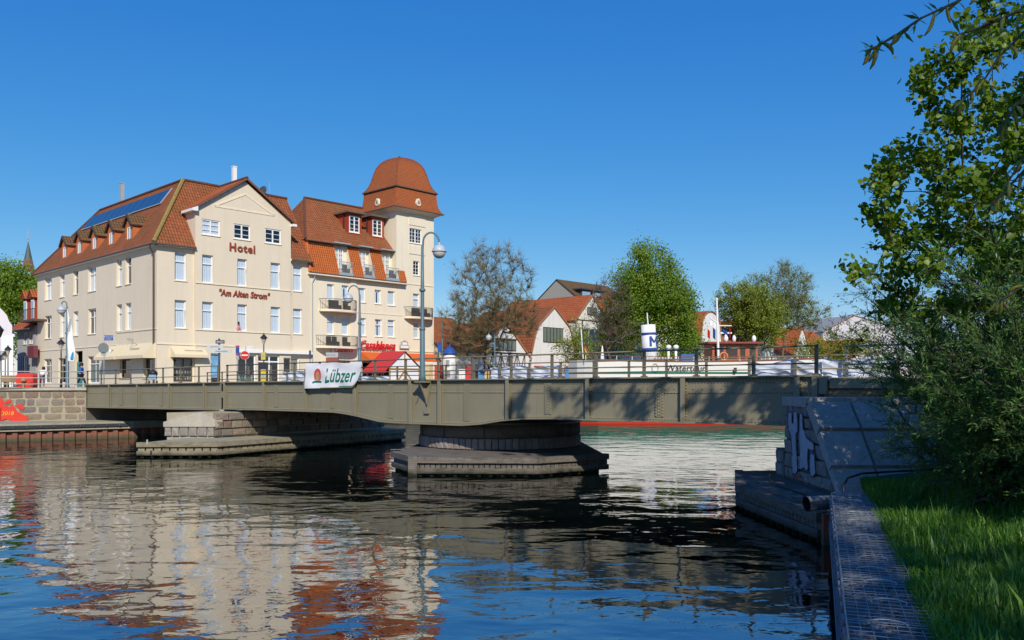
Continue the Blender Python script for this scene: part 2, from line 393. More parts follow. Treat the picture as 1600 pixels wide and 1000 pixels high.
# ------------------------------------------------------------------ water and land
def water_mat():
    m, nt, b = base('river_water', 0.015, 0.9)
    b.inputs['Base Color'].default_value = (0.004, 0.010, 0.008, 1); b.inputs['IOR'].default_value = 2.0
    tc = nt.nodes.new('ShaderNodeNewGeometry')
    def wave(scale, sx, sy, rot, detail, rough):
        mp = nt.nodes.new('ShaderNodeMapping'); mp.inputs['Scale'].default_value = (sx, sy, 1); mp.inputs['Rotation'].default_value = (0, 0, rot)
        nt.links.new(tc.outputs['Position'], mp.inputs[0]); n = nt.nodes.new('ShaderNodeTexNoise'); n.inputs['Scale'].default_value = scale
        n.inputs['Detail'].default_value = detail; n.inputs['Roughness'].default_value = rough; n.inputs['Distortion'].default_value = 0.4
        nt.links.new(mp.outputs[0], n.inputs['Vector']); return n.outputs['Fac']
    h = math_(nt, 'MULTIPLY', wave(0.55, 0.8, 1.15, 0.35, 2, 0.45), 1.0)
    h = math_(nt, 'ADD', h, math_(nt, 'MULTIPLY', wave(1.9, 0.75, 1.2, -0.2, 2, 0.5), 0.16))
    h = math_(nt, 'ADD', h, math_(nt, 'MULTIPLY', wave(5.5, 0.8, 1.25, 0.1, 2, 0.5), 0.024))
    bump(nt, b, h, 0.058, 1.0)
    b.inputs['Specular IOR Level'].default_value = 0.0; b.inputs['Roughness'].default_value = 0.6     # the body of the water; its mirror is the glossy layer
    nrm = b.inputs['Normal'].links[0].from_socket; g = nt.nodes.new('ShaderNodeBsdfGlossy'); g.inputs['Roughness'].default_value = 0.012; nt.links.new(nrm, g.inputs['Normal'])
    lw = nt.nodes.new('ShaderNodeLayerWeight'); lw.inputs[0].default_value = 0.5; nt.links.new(nrm, lw.inputs['Normal'])
    fac = math_(nt, 'ADD', math_(nt, 'MULTIPLY', math_(nt, 'POWER', lw.outputs['Facing'], 3.0), 0.66), 0.32)
    mx = nt.nodes.new('ShaderNodeMixShader'); nt.links.new(fac, mx.inputs[0]); nt.links.new(b.outputs[0], mx.inputs[1]); nt.links.new(g.outputs[0], mx.inputs[2])
    nt.links.new(mx.outputs[0], nt.nodes['Material Output'].inputs[0])
    return m
wm = MB(); wm.quad((-400, -60, 0), (500, -60, 0), (500, 500, 0), (-400, 500, 0))
struct(wm.build('water', water_mat()), 'calm rippled river water reflecting the hotel and the sky')

TF = (0.688, 0.725)                                     # the quay and the house fronts run this way
UB = (0.773, -0.634)                                    # the bridge runs this way
QZ = 3.22                                               # street level
CORN = (-28.4, 56.4)                                    # where the bridge meets the town quay
M_PAVE = concrete('paving', (0.24, 0.22, 0.19), (0.34, 0.31, 0.27), 2.0)
M_MORTAR = concrete('mortar', (0.30, 0.265, 0.185), (0.42, 0.375, 0.27), 3.0)
M_CONC = concrete('concrete_pale', (0.36, 0.33, 0.27), (0.50, 0.46, 0.38), 1.2)
M_CONCW = concrete('concrete_mossy', (0.26, 0.24, 0.17), (0.42, 0.38, 0.28), 1.2, (0.05, 0.055, 0.03))
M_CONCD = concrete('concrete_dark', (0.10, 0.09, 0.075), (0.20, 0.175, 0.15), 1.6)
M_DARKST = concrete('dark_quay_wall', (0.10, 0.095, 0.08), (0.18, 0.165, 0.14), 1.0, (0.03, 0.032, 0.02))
def riv(k, off=0.0): return (CORN[0] + TF[0] * k - TF[1] * off, CORN[1] + TF[1] * k + TF[0] * off)
lnd = MB()
edge = [(-75, 50.8), (-36, 54.0), (-28.4, 56.2)] + [riv(k) for k in (1, 30, 80, 160, 420)]
top = [(x, y, QZ) for x, y in edge]
lnd.poly(top + [(300, 900, QZ), (-900, 900, QZ), (-900, 50.8, QZ)])
struct(lnd.build('street_ground', M_PAVE), 'paved street level of the old town bank')
qw = MB()
for a, b in zip(edge[2:-1], edge[3:]):
    qw.quad((a[0], a[1], -1), (b[0], b[1], -1), (b[0], b[1], QZ - 0.004), (a[0], a[1], QZ - 0.004))
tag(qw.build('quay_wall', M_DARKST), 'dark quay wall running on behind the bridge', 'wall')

# stone blocks: a few rough unit blocks, scaled to size
def block_proto(seed, n=8, inset=0.09, bulge=0.22, square=True):
    r = random.Random(seed); ring = []
    for k in range(n):
        t = 2 * math.pi * (k + (0.0 if square else 0.5)) / n
        c, s_ = math.cos(t), math.sin(t)
        if square: q = 0.5 / max(abs(c), abs(s_)); p = (c * q, s_ * q)
        else: p = (0.5 * math.copysign(abs(c) ** 0.42, c), 0.5 * math.copysign(abs(s_) ** 0.42, s_))
        j = 0.03 if square else 0.14
        ring.append((p[0] * (1 - r.uniform(0, j)), p[1] * (1 - r.uniform(0, j))))
    m = MB(); v = [(x, 1.0, z) for x, z in ring] + [(x, 0.18, z) for x, z in ring]
    v += [(x * (1 - inset * 2 * r.uniform(0.6, 1.3)), 0.0 + r.uniform(-0.12, 0.1), z * (1 - inset * 2 * r.uniform(0.6, 1.3))) for x, z in ring]
    v.append((0, -bulge * r.uniform(0.3, 1), 0))
    f = []
    for k in range(n):
        k2 = (k + 1) % n; f += [(k, k2, n + k2, n + k), (n + k, n + k2, 2 * n + k2, 2 * n + k), (2 * n + k, 2 * n + k2, 3 * n)]
    m.add(v, f); return m.mesh('stone')
def place_block(proto, root, pos, rz, w, d, h, roll=0.0, name='stone'):
    o = bpy.data.objects.new(name, proto); C.objects.link(o); o.parent = root; o.location = pos; o.rotation_euler = (0, roll, rz); o.scale = (w, d, h); return o
G_WARM = stone('granite_warm', [(0.0, (0.25, 0.205, 0.15)), (0.25, (0.20, 0.18, 0.165)), (0.5, (0.31, 0.26, 0.18)), (0.75, (0.25, 0.17, 0.135)), (1.0, (0.36, 0.31, 0.26))])
G_GREY = stone('granite_grey', [(0.0, (0.27, 0.26, 0.245)), (0.4, (0.35, 0.33, 0.30)), (0.7, (0.31, 0.28, 0.245)), (1.0, (0.41, 0.38, 0.345))])
G_RED = stone('granite_reddish', [(0.0, (0.28, 0.24, 0.225)), (0.4, (0.35, 0.28, 0.25)), (0.7, (0.31, 0.285, 0.28)), (1.0, (0.42, 0.36, 0.32))])
RUB = [block_proto(i, 9, 0.10, 0.35, False) for i in range(7)]
ASH = [block_proto(40 + i, 8, 0.05, 0.12, True) for i in range(6)]
def mat_protos(ps, m):
    out = []
    for p in ps: q = p.copy(); q.materials.clear(); q.materials.append(m); out.append(q)
    return out
def masonry(root, a, b, z0, z1, rows, wmin, wmax, protos, seed, proud=0.05, depth=0.2, gap=0.035, clip=None):
    """stones laid in rows on the vertical face from a to b (root-local xy, the open side to the right of a->b)"""
    r = random.Random(seed); L = math.hypot(b[0] - a[0], b[1] - a[1]); ux, uy = (b[0] - a[0]) / L, (b[1] - a[1]) / L
    nx, ny = uy, -ux; rz = math.atan2(uy, ux)
    hs = [r.uniform(0.75, 1.3) for _ in range(rows)]; k = (z1 - z0) / sum(hs); z = z0
    for h in hs:
        h *= k; x = -r.uniform(0, wmin * 0.6)
        while x < L - 0.05:
            w = r.uniform(wmin, wmax); xa, xb = max(0, x), min(L, x + w)
            if L - xb < wmin * 0.4: xb = L; w = L - x
            if xb - xa > 0.1 and (clip is None or clip((xa + xb) / 2, z + h / 2)):
                c = (xa + xb) / 2; p = proud * r.uniform(0.4, 1.1)
                place_block(r.choice(protos), root, (a[0] + ux * c + nx * p, a[1] + uy * c + ny * p, z + h / 2), rz, xb - xa - gap, depth, h - gap, r.uniform(-0.02, 0.02))
            x += w
        z += h

# town-side wing wall of field stones with its low walkway
ww = thing('stone_wing_wall', 'field stone quay wall with red graffiti at the town end of the bridge', 'wall', (-28.4, 56.2, 0))
wl0 = (-11.5, -2.6); Lw = math.hypot(*wl0)
# local frame: the face runs from (-11.5,-2.6) to (0,0)
M_MORT_B = M_MORTAR
bk = MB(); nx, ny = (0 - wl0[1]) / Lw, -(0 - wl0[0]) / Lw
bk.poly([(wl0[0], wl0[1], 0.9), (0, 0, 0.9), (0, 0, QZ - 0.12), (wl0[0], wl0[1], QZ - 0.12)])
bk.poly([(0, 0, 0.9), (0.9, 1.6, 0.9), (0.9, 1.6, 2.05), (0, 0, 2.05)])
bk.build('mortar_face', M_MORTAR, ww)
masonry(ww, wl0, (0, 0), 1.10, QZ - 0.16, 4, 0.4, 1.25, mat_protos(RUB, G_WARM), 5, 0.03, 0.10, 0.02)
cp = MB(); cp.beam((wl0[0], wl0[1] + 0.12, QZ - 0.05), (0.05, 0.12, QZ - 0.05), 0.55, 0.17); cp.build('coping', M_CONC, ww)
M_GRAF_RED = plain('graffiti_red', (0.62, 0.045, 0.025), 0.6)
def on_wing(px, py, off=0.075):
    t = (px - CX) / FPX; ax, ay = ww.location.x, ww.location.y
    ux, uy = -wl0[0] / Lw, -wl0[1] / Lw; s_ = (t * ay - ax) / (ux - t * uy); dep = ay + uy * s_
    return (ux * s_ + nx * off, uy * s_ + ny * off, HC + (HY - py) * dep / FPX)
gr = MB()
for pts in ([(-30, 622), (-8, 618), (4, 622), (6, 632), (16, 636), (20, 631), (28, 643), (44, 651), (45, 659), (18, 660), (12, 654), (-2, 659), (-30, 659)],
            [(5, 629), (17, 622.5), (18, 628), (10, 631.5)], [(23, 633), (33, 631), (39, 636), (37, 641), (28, 637)], [(-2, 640), (3, 636), (2, 658), (-3, 657)]):
    gr.poly([on_wing(*p) for p in pts])
gr.build('graffiti', M_GRAF_RED, ww)
_g = on_wing(12.5, 646, 0.085)
lettering(ww, '2018', 0.36, _g, plain('graffiti_yellow', (0.75, 0.42, 0.03), 0.6), rot=(R(90), 0, math.atan2(-wl0[1], -wl0[0])), depth=0.004, shear=0.15)
wk = thing('quay_walkway', 'low concrete walkway on red sheet piles below the stone wall', 'walkway', (-28.4, 56.2, 0))
sp0, sp1, sp2 = (-48 + 28.4, 44.5 - 56.2), (-30.8 + 28.4, 50.7 - 56.2), (-24.6 + 28.4, 54.9 - 56.2)
pm = MB(); pm.prism([sp0, sp1, sp2, (6.5, 2.6), (1.2, 1.5), (0, 0.0), (-11.5, -2.6), (-20, -5)], 0.62, 1.08); pm.build('walkway_slab', M_CONCW, wk)
M_RUST = concrete('rusty_sheet_pile', (0.30, 0.085, 0.05), (0.20, 0.12, 0.085), 2.0, (0.10, 0.085, 0.05))
def sheet_piles(root, a, b, z0, z1, m, name='sheet_pile', w=0.62):
    L = math.hypot(b[0] - a[0], b[1] - a[1]); n = max(1, int(L / w)); ux, uy = (b[0] - a[0]) / L, (b[1] - a[1]) / L; nx_, ny_ = uy, -ux
    ww_ = L / n; me = MB(); me.prism([(0, 0.12), (ww_ * 0.12, 0.0), (ww_ * 0.5, 0.0), (ww_ * 0.62, 0.14), (ww_, 0.14), (ww_, 0.2), (0, 0.2)], z0, z1)
    me = me.mesh(name); me.materials.append(m)
    for k in range(n):
        o = bpy.data.objects.new(name, me); C.objects.link(o); o.parent = root; o.location = (a[0] + ux * ww_ * k - nx_ * 0.15, a[1] + uy * ww_ * k - ny_ * 0.15, 0); o.rotation_euler = (0, 0, math.atan2(uy, ux))
sheet_piles(wk, sp0, sp1, -0.8, 0.62, M_RUST); sheet_piles(wk, sp1, sp2, -0.8, 0.62, M_RUST); sheet_piles(wk, sp2, (6.5, 2.6), -0.8, 0.62, M_RUST)
rb = MB(); rb.beam((sp0[0], sp0[1] - 0.04, 0.87), (sp1[0], sp1[1] - 0.04, 0.87), 0.10, 0.19); rb.beam((sp1[0] + 0.03, sp1[1] - 0.04, 0.87), (sp2[0] - 0.3, sp2[1] - 0.26, 0.87), 0.10, 0.19)
rb.build('rubbing_strip', plain('black_rubber', (0.03, 0.035, 0.042), 0.7), wk)
bl = MB()
for k in range(10):
    t = k / 10; bl.tube([(sp1[0] + (sp2[0] - sp1[0]) * t, sp1[1] + (sp2[1] - sp1[1]) * t - 0.08 - 0.2 * t, 0.87), (sp1[0] + (sp2[0] - sp1[0]) * t, sp1[1] + (sp2[1] - sp1[1]) * t - 0.11 - 0.2 * t, 0.87)], 0.035, 6)
tag(bl.build('bolts', M_RUST, wk), kind='stuff')

# ------------------------------------------------------------------ fenders (timber skirt on piles)
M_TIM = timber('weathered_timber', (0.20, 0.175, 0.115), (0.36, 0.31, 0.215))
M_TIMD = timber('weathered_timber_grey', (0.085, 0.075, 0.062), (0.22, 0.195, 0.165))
M_PILE = timber('old_piles', (0.10, 0.09, 0.07), (0.17, 0.15, 0.115))
def fender(root, poly, sides, zt, m, slab, bw=0.26, bottom=True, sink=0.16):
    """poly root-local; for each listed side a top and a bottom timber with upright boards between"""
    n = len(poly); cx = sum(p[0] for p in poly) / n; cy = sum(p[1] for p in poly) / n
    def inset(d):
        out = []
        for i in range(n):
            p0, p1, p2 = Vector(poly[i - 1]), Vector(poly[i]), Vector(poly[(i + 1) % n]); e1 = (p1 - p0).normalized(); e2 = (p2 - p1).normalized()
            n1 = Vector((-e1.y, e1.x)); n2 = Vector((-e2.y, e2.x))
            if n1.dot(Vector((cx, cy)) - p1) < 0: n1, n2 = -n1, -n2
            b_ = (n1 + n2).normalized(); q = p1 + b_ * d / max(.35, b_.dot(n1)); out.append((q.x, q.y))
        return out
    me = MB(); me.prism(inset(.42), -0.6, zt - .2); me.prism(inset(.2), zt - .2, zt - .02); me.build('platform', slab, root)
    for i in sides:
        a, b = poly[i], poly[(i + 1) % n]; L = math.hypot(b[0] - a[0], b[1] - a[1]); ux, uy = (b[0] - a[0]) / L, (b[1] - a[1]) / L
        nx_, ny_ = uy, -ux
        if (a[0] - cx) * nx_ + (a[1] - cy) * ny_ < 0: nx_, ny_ = -nx_, -ny_
        for z, h in ((zt - 0.11, 0.22), (0.20, 0.20)):
            if h < 0.21 and not bottom: continue
            q = 0.0 if h > 0.21 else 0.02
            t = MB(); t.beam((a[0] - nx_ * (0.12 + q), a[1] - ny_ * (0.12 + q), z), (b[0] - nx_ * (0.12 + q) - ux * .012, b[1] - ny_ * (0.12 + q) - uy * .012, z), 0.26, h); t.build('timber', m, root)
        k = int(L / bw); bmsh = MB(); bmsh.box(-bw * 0.43, bw * 0.43, -0.05, 0.05, 0.10 if bottom else -0.3, zt - 0.22); bmsh = bmsh.mesh('board'); bmsh.materials.append(m)
        for j in range(k):
            t = (j + 0.5) / k * L; o = bpy.data.objects.new('board', bmsh); C.objects.link(o); o.parent = root
            o.location = (a[0] + ux * t - nx_ * sink, a[1] + uy * t - ny_ * sink, 0); o.rotation_euler = (0, 0, math.atan2(uy, ux))
        pl = MB()
        for j in range(int(L / 0.45)):
            t = (j + 0.5) * 0.45; pl.tube([(a[0] + ux * t - nx_ * .24, a[1] + uy * t - ny_ * .24, -0.8), (a[0] + ux * t - nx_ * .24, a[1] + uy * t - ny_ * .24, 0.2)], 0.13, 7)
        tag(pl.build('piles', M_PILE, root), kind='stuff')

# ---- centre pier: round drum the bridge turns on, in a six-sided fender
PV = (-0.56, 39.1)
pier = thing('pivot_pier', 'round stone pivot pier in a six-sided timber fender under the bridge', 'pier', (PV[0], PV[1], 0))
hexp = [water_pt(646, 744), water_pt(842, 745), water_pt(952, 737)]
hexp = [(x - PV[0], y - PV[1]) for x, y in hexp]; lp = water_pt(611, 733); hexp += [(3.9, 6.5), (-3.5, 7.0), (lp[0] - PV[0], lp[1] - PV[1])]
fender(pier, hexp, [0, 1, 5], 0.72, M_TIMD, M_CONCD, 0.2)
pst = MB(); pst.box(hexp[0][0] - 0.2, hexp[0][0] + 0.14, hexp[0][1] - 0.06, hexp[0][1] + 0.3, -0.5, 0.76); pst.build('corner_post', M_TIMD, pier)
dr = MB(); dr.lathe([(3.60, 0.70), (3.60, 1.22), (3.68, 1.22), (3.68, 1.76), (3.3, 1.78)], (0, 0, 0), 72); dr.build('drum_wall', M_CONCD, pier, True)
rg = MB(); rg.lathe([(3.78, 1.77), (3.78, 1.86), (3.45, 1.87), (3.45, 2.02), (3.0, 2.03)], (0, 0, 0), 72); rg.build('turning_track', steel('track_steel', (0.05, 0.055, 0.05), 0.5), pier)
red = mat_protos(ASH, G_RED)
for k in range(40):
    t = math.pi * (1.0 + (k + 0.5) / 40); w = math.pi * 3.66 / 40
    place_block(red[k % 6], pier, (3.72 * math.cos(t), 3.72 * math.sin(t), 0.71 + 0.25), t + math.pi / 2, w * 0.93, 0.2, 0.47, 0, 'stone')
for k in range(6):
    t = math.pi * (1.0 + (k + 0.5) / 6 + 0.03); g = MB(); g.tube([(3.70 * math.cos(t), 3.70 * math.sin(t), 1.24), (3.70 * math.cos(t), 3.70 * math.sin(t), 1.74)], 0.02, 5); g.build('joint', M_BLACK, pier)

# ---- left pier: granite pier with a pointed concrete cap
lp0 = water_pt(335, 684, 0.72)
lpr = thing('granite_pier', 'pale granite bridge pier with peaked concrete cap on a mossy fender', 'pier', (lp0[0], lp0[1], 0))
ld = (0.6, 0.8)
fp = [water_pt(213, 715), water_pt(340, 714.5), water_pt(436, 706), water_pt(634, 688), (-9.6, 57.5), (-16, 50)]
fender(lpr, [(x - lp0[0], y - lp0[1]) for x, y in fp], [0, 1, 2], 0.72, M_TIM, M_CONCW, 0.36)
c = MB(); W2 = 2.6
P = [(-W2, 0.0), (0, 0), (ld[0] * 12.2, ld[1] * 12.2), (ld[0] * 12.2 - W2, ld[1] * 12.2)]
c.prism([(-W2 + .1, .1), (-.1, .1), (ld[0] * 12.1 - .1, ld[1] * 12.1), (ld[0] * 12.1 - W2 + .1, ld[1] * 12.1)], 0.6, 2.02); c.build('core', M_MORTAR, lpr)
gry = mat_protos(ASH, G_GREY)
masonry(lpr, (-W2, 0), (0, 0), 0.78, 1.28, 1, 0.36, 0.52, gry, 11, 0.03, 0.25, 0.05)
masonry(lpr, (0, 0), P[2], 0.78, 2.0, 3, 0.45, 1.0, mat_protos(ASH, G_WARM), 12, 0.04, 0.2, 0.05)
masonry(lpr, (-W2 + 0.6, 0.35), (0.26, 0.35), 1.5, 2.02, 1, 0.4, 0.6, gry, 13, 0.02, 0.3, 0.05)
capm = MB(); capm.add([(-W2 - 0.02, -0.06, 1.29), (0.04, -0.06, 1.29), (0.3, 0.36, 1.29), (-W2 + 0.3, 0.36, 1.29),
                       (-W2 - 0.02, -0.06, 1.54), (0.04, -0.06, 1.62), (-0.92, -0.06, 2.02), (-0.62, 0.36, 2.06), (0.3, 0.36, 1.64), (-W2 + 0.3, 0.36, 1.56)],
                      [(3, 2, 1, 0), (0, 1, 5, 6, 4), (1, 2, 8, 5), (2, 3, 9, 7, 8), (3, 0, 4, 9), (4, 6, 7, 9), (6, 5, 8, 7)]); capm.build('cap_stone', M_CONC, lpr)
_pp = water_pt(230, 693, .72); lb = MB(); lb.tube([(_pp[0] - lp0[0], _pp[1] - lp0[1], 0.68), (_pp[0] - lp0[0], _pp[1] - lp0[1], 0.9)], 0.04, 8); lb.build('mooring_pin', M_PALEST, lpr)

# ---- right abutment: stone face, sloping wing with big coping blocks, fender
ab = thing('stone_abutment', 'dark granite abutment with lilac graffiti and sloping coping slabs', 'abutment', (8.15, 25.2, 0))
core = MB()
prof = [(0, 0.4), (-8.0, 0.4), (-4.3, 0.55), (-1.95, 3.0), (0, 3.02)]                  # (y, z) of the river face
n = len(prof); core.v = [(0.06, y, z) for y, z in prof] + [(6.5, y, z) for y, z in prof]
core.f = [tuple(range(n)), tuple(n + k for k in reversed(range(n)))] + [(k, n + k, n + (k + 1) % n, (k + 1) % n) for k in range(n)]
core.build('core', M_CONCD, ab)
def under(x, z):  # along the face from the near end to the far one
    y = -4.25 + x; return z < 0.35 + (y + 4.25) * 1.02 + 0.25 and z < 3.05
masonry(ab, (0, 0.0), (0, -4.25), 0.75, 3.0, 6, 0.38, 0.75, red, 21, 0.03, 0.25, 0.035, lambda x, z: z < 0.35 + (4.25 - x) * 1.02 + 0.15)
M_COPE = stone('coping_granite', [(0.0, (0.40, 0.38, 0.35)), (0.5, (0.48, 0.455, 0.42)), (1.0, (0.44, 0.40, 0.36))])
def slab(y0, z0, y1, z1, x0, x1, th=0.34):
    m = MB(); d = math.hypot(y1 - y0, z1 - z0); ny_, nz_ = -(z1 - z0) / d, (y1 - y0) / d
    if nz_ < 0: ny_, nz_ = -ny_, -nz_
    b = 0.03
    m.add([(x0, y0, z0), (x1, y0, z0), (x1, y1, z1), (x0, y1, z1)] + [(x0 + b, y0 + ny_ * th + b * (y1 - y0) / d, z0 + nz_ * th + b * (z1 - z0) / d), (x1 - b, y0 + ny_ * th + b * (y1 - y0) / d, z0 + nz_ * th + b * (z1 - z0) / d),
          (x1 - b, y1 + ny_ * th - b * (y1 - y0) / d, z1 + nz_ * th - b * (z1 - z0) / d), (x0 + b, y1 + ny_ * th - b * (y1 - y0) / d, z1 + nz_ * th - b * (z1 - z0) / d)],
          [(3, 2, 1, 0), (4, 5, 6, 7), (0, 1, 5, 4), (1, 2, 6, 5), (2, 3, 7, 6), (3, 0, 4, 7)]); m.build('coping_slab', M_COPE, ab)
ys = [-4.45, -3.6, -2.75, -1.95]; zs = [0.40, 1.26, 2.12, 2.84]
for i in range(3):
    xa = -0.06
    for w in (1.15, 1.3, 1.5, 1.6):
        slab(ys[i] + 0.01, zs[i], ys[i + 1] - 0.01, zs[i + 1], xa + 0.01 + 0.0, xa + w - 0.01, 0.16 + 0.06 * ((i * 7 + int(xa * 3)) % 3)); xa += w
xa = -0.07
for w in (1.1, 1.4, 1.5, 1.5):
    m = MB(); m.box(xa, xa + w - 0.02, -1.98, 0.04, 2.86, 3.12); m.build('coping_slab', M_COPE, ab); xa += w
m = MB(); m.box(-0.02, 0.55, 0.03, 0.75, 0.5, 1.55); m.build('step_block', M_CONCD, ab)
masonry(ab, (-0.02, 0.72), (-0.02, 0.05), 0.74, 1.5, 2, 0.3, 0.4, red, 23, 0.05, 0.2, 0.03)
# graffiti letters, lilac with blue outline, sprayed on the stones
def on_ab(px, py, off):
    t = (px - CX) / FPX; x = 8.15 - off; d = x / t; return (-off, d - 25.2, HC + (HY - py) * d / FPX)
M_GL = plain('graffiti_lilac', (0.42, 0.41, 0.46), 0.7, var=0.45, scale=7); M_GB = plain('graffiti_blue', (0.055, 0.07, 0.13), 0.7, var=0.5, scale=5)
og = MB(); ig = MB()
letters = ([(1231.5, 644), (1234, 642.5), (1236.8, 644), (1237.2, 661), (1240, 662), (1239.7, 645), (1242, 643), (1245.2, 645), (1246.5, 668), (1246, 675), (1243.2, 678), (1244, 705), (1245.5, 736), (1243, 741), (1239, 740), (1237.5, 712), (1236, 681), (1233, 673), (1231.8, 660)],
           [(1248.8, 647), (1251, 645), (1253.2, 646), (1254.2, 671), (1256.5, 672), (1258.8, 682), (1264, 688), (1270.5, 693), (1271.6, 702), (1268, 705), (1262.4, 701), (1261.5, 716), (1263, 732), (1260, 736), (1255, 731), (1250.6, 733), (1249.4, 712), (1248.2, 690)],
           [(1265.5, 709), (1269, 707.5), (1272.2, 710), (1273, 725), (1273.6, 740), (1270, 744), (1266.3, 744), (1264.8, 730)])
_rg = random.Random(5)
for let in letters:
    let = [(x + _rg.uniform(-.25, .25), y + _rg.uniform(-.8, .8)) for x, y in let]
    ig.poly([on_ab(x, y, 0.070) for x, y in let])
    for (xa, ya), (xb, yb) in zip(let, let[1:] + let[:1]):
        if _rg.random() < .25: continue
        dx_, dy_ = xb - xa, yb - ya; L_ = math.hypot(dx_, dy_) + 1e-6; wv = _rg.uniform(.35, .75); ox_, oy_ = -dy_ / L_ * wv, dx_ / L_ * wv * 2
        og.poly([on_ab(x, y, 0.074) for x, y in ((xa - ox_, ya - oy_), (xb - ox_, yb - oy_), (xb + ox_, yb + oy_), (xa + ox_, ya + oy_))])
og.build('graffiti_outline', M_GB, ab); ig.build('graffiti', M_GL, ab)
rl = MB(); rl.poly([on_ab(x, y, 0.084) for x, y in [(1237, 741), (1243, 746), (1248, 741), (1254, 746), (1253, 748), (1248, 744), (1243, 749), (1237, 744)]]); rl.build('graffiti_line', plain('graffiti_pink', (0.35, 0.07, 0.07), 0.7), ab)

afn = thing('abutment_fender', 'dark timber fender with upright boards below the graffiti wall', 'fender', (6.5, 21, 0))
fpoly = [water_pt(1276, 849), water_pt(1149, 795), (7.3, 27.6), (9.2, 27.8), (9.2, 17.5), (7.4, 17.2)]
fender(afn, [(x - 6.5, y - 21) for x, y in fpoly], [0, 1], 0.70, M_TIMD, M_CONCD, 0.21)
bd = MB(); bd.beam((fpoly[0][0] - 6.5 + 0.42, fpoly[0][1] - 21 + 0.1, 0.74), (fpoly[1][0] - 6.5 + 0.40, fpoly[1][1] - 21 - 0.2, 0.74), 0.34, 0.07); bd.build('deck_board', M_TIMD, afn)
ep = MB(); ep.box(0.28, 0.75, -2.65, -2.5, -0.6, 0.66); ep.build('end_plate', M_RUST, afn)

# drain pipe and hose at the end of the gabion
M_PVC = plain('grey_pipe', (0.13, 0.15, 0.17), 0.4)
pipe = thing('drain_pipe', 'grey drain pipe sticking out from the wire basket wall', 'pipe', (6.55, 17.7, 0.98))
p = MB(); q0, q1 = Vector((-0.42, -0.12, 0.02)), Vector((0.9, 0.25, 0.05)); p.tube([q0, q1], 0.15, 20, False); p.build('pipe_wall', M_PVC, pipe, True)
p = MB(); p.tube([q0, q1], 0.125, 20, False); p.build('bore', M_BLACK, pipe, True)
p = MB(); d = (q1 - q0).normalized(); p.tube([q0 - d * 0.005, q0 + d * 0.10], [0.162, 0.162], 20, False); p.build('socket', M_PVC, pipe, True)
hs = MB(); w0 = [water_pt(x, y, z) + (z,) for x, y, z in ((1203, 741, .75), (1204, 750, .74), (1214, 758, .74), (1240, 767, .74), (1270, 776, .74), (1300, 785, .74))]
hs.tube(w0, 0.022, 6); tag(hs.build('rubber_hose', M_BLACK), 'thin black hose lying along the foot of the graffiti wall', 'hose')
hs = MB(); hp = [(7.05, 17.9, 0.95), (7.06, 18.0, 1.30), (7.2, 18.1, 1.48), (7.6, 18.3, 1.56), (8.6, 18.6, 1.58), (10, 19, 1.6)]; hs.tube(hp, 0.025, 6)
tag(hs.build('black_conduit', M_BLACK), 'black bent conduit rising behind the grey pipe', 'conduit')

# ------------------------------------------------------------------ bridge
BL = Loc(-15.6, 45.9, 0.0, *UB)
WID = 8.77
def ztop(s): return 3.57 + 0.155 * s / 32.2
BOT = [(0, 2.17), (9.4, 2.19), (10.3, 2.13), (11.2, 2.03), (12.6, 1.84), (13.6, 1.81), (17.6, 1.82), (18.6, 1.90), (19.8, 2.08), (20.8, 2.17), (22.0, 2.21), (32.2, 2.25)]
def zbot(s):
    for (a, za), (b, zb) in zip(BOT, BOT[1:]):
        if a <= s <= b: return za + (zb - za) * (s - a) / (b - a)
    return BOT[-1][1]
rivm = None
def rivet_at(mb, x, y, z, r=0.03, h=0.03):
    r = max(r, .026)
    o = len(mb.v)
    for k in range(6):
        t = math.pi / 3 * k; mb.v.append((x + r * math.cos(t), y, z + r * math.sin(t)))
    for k in range(6):
        t = math.pi / 3 * k; mb.v.append((x + r * .6 * math.cos(t), y - h, z + r * .6 * math.sin(t)))
    for k in range(6):
        k2 = (k + 1) % 6; mb.f.append((o + k, o + k2, o + 6 + k2, o + 6 + k))
    mb.f.append(tuple(o + 6 + k for k in range(6)))
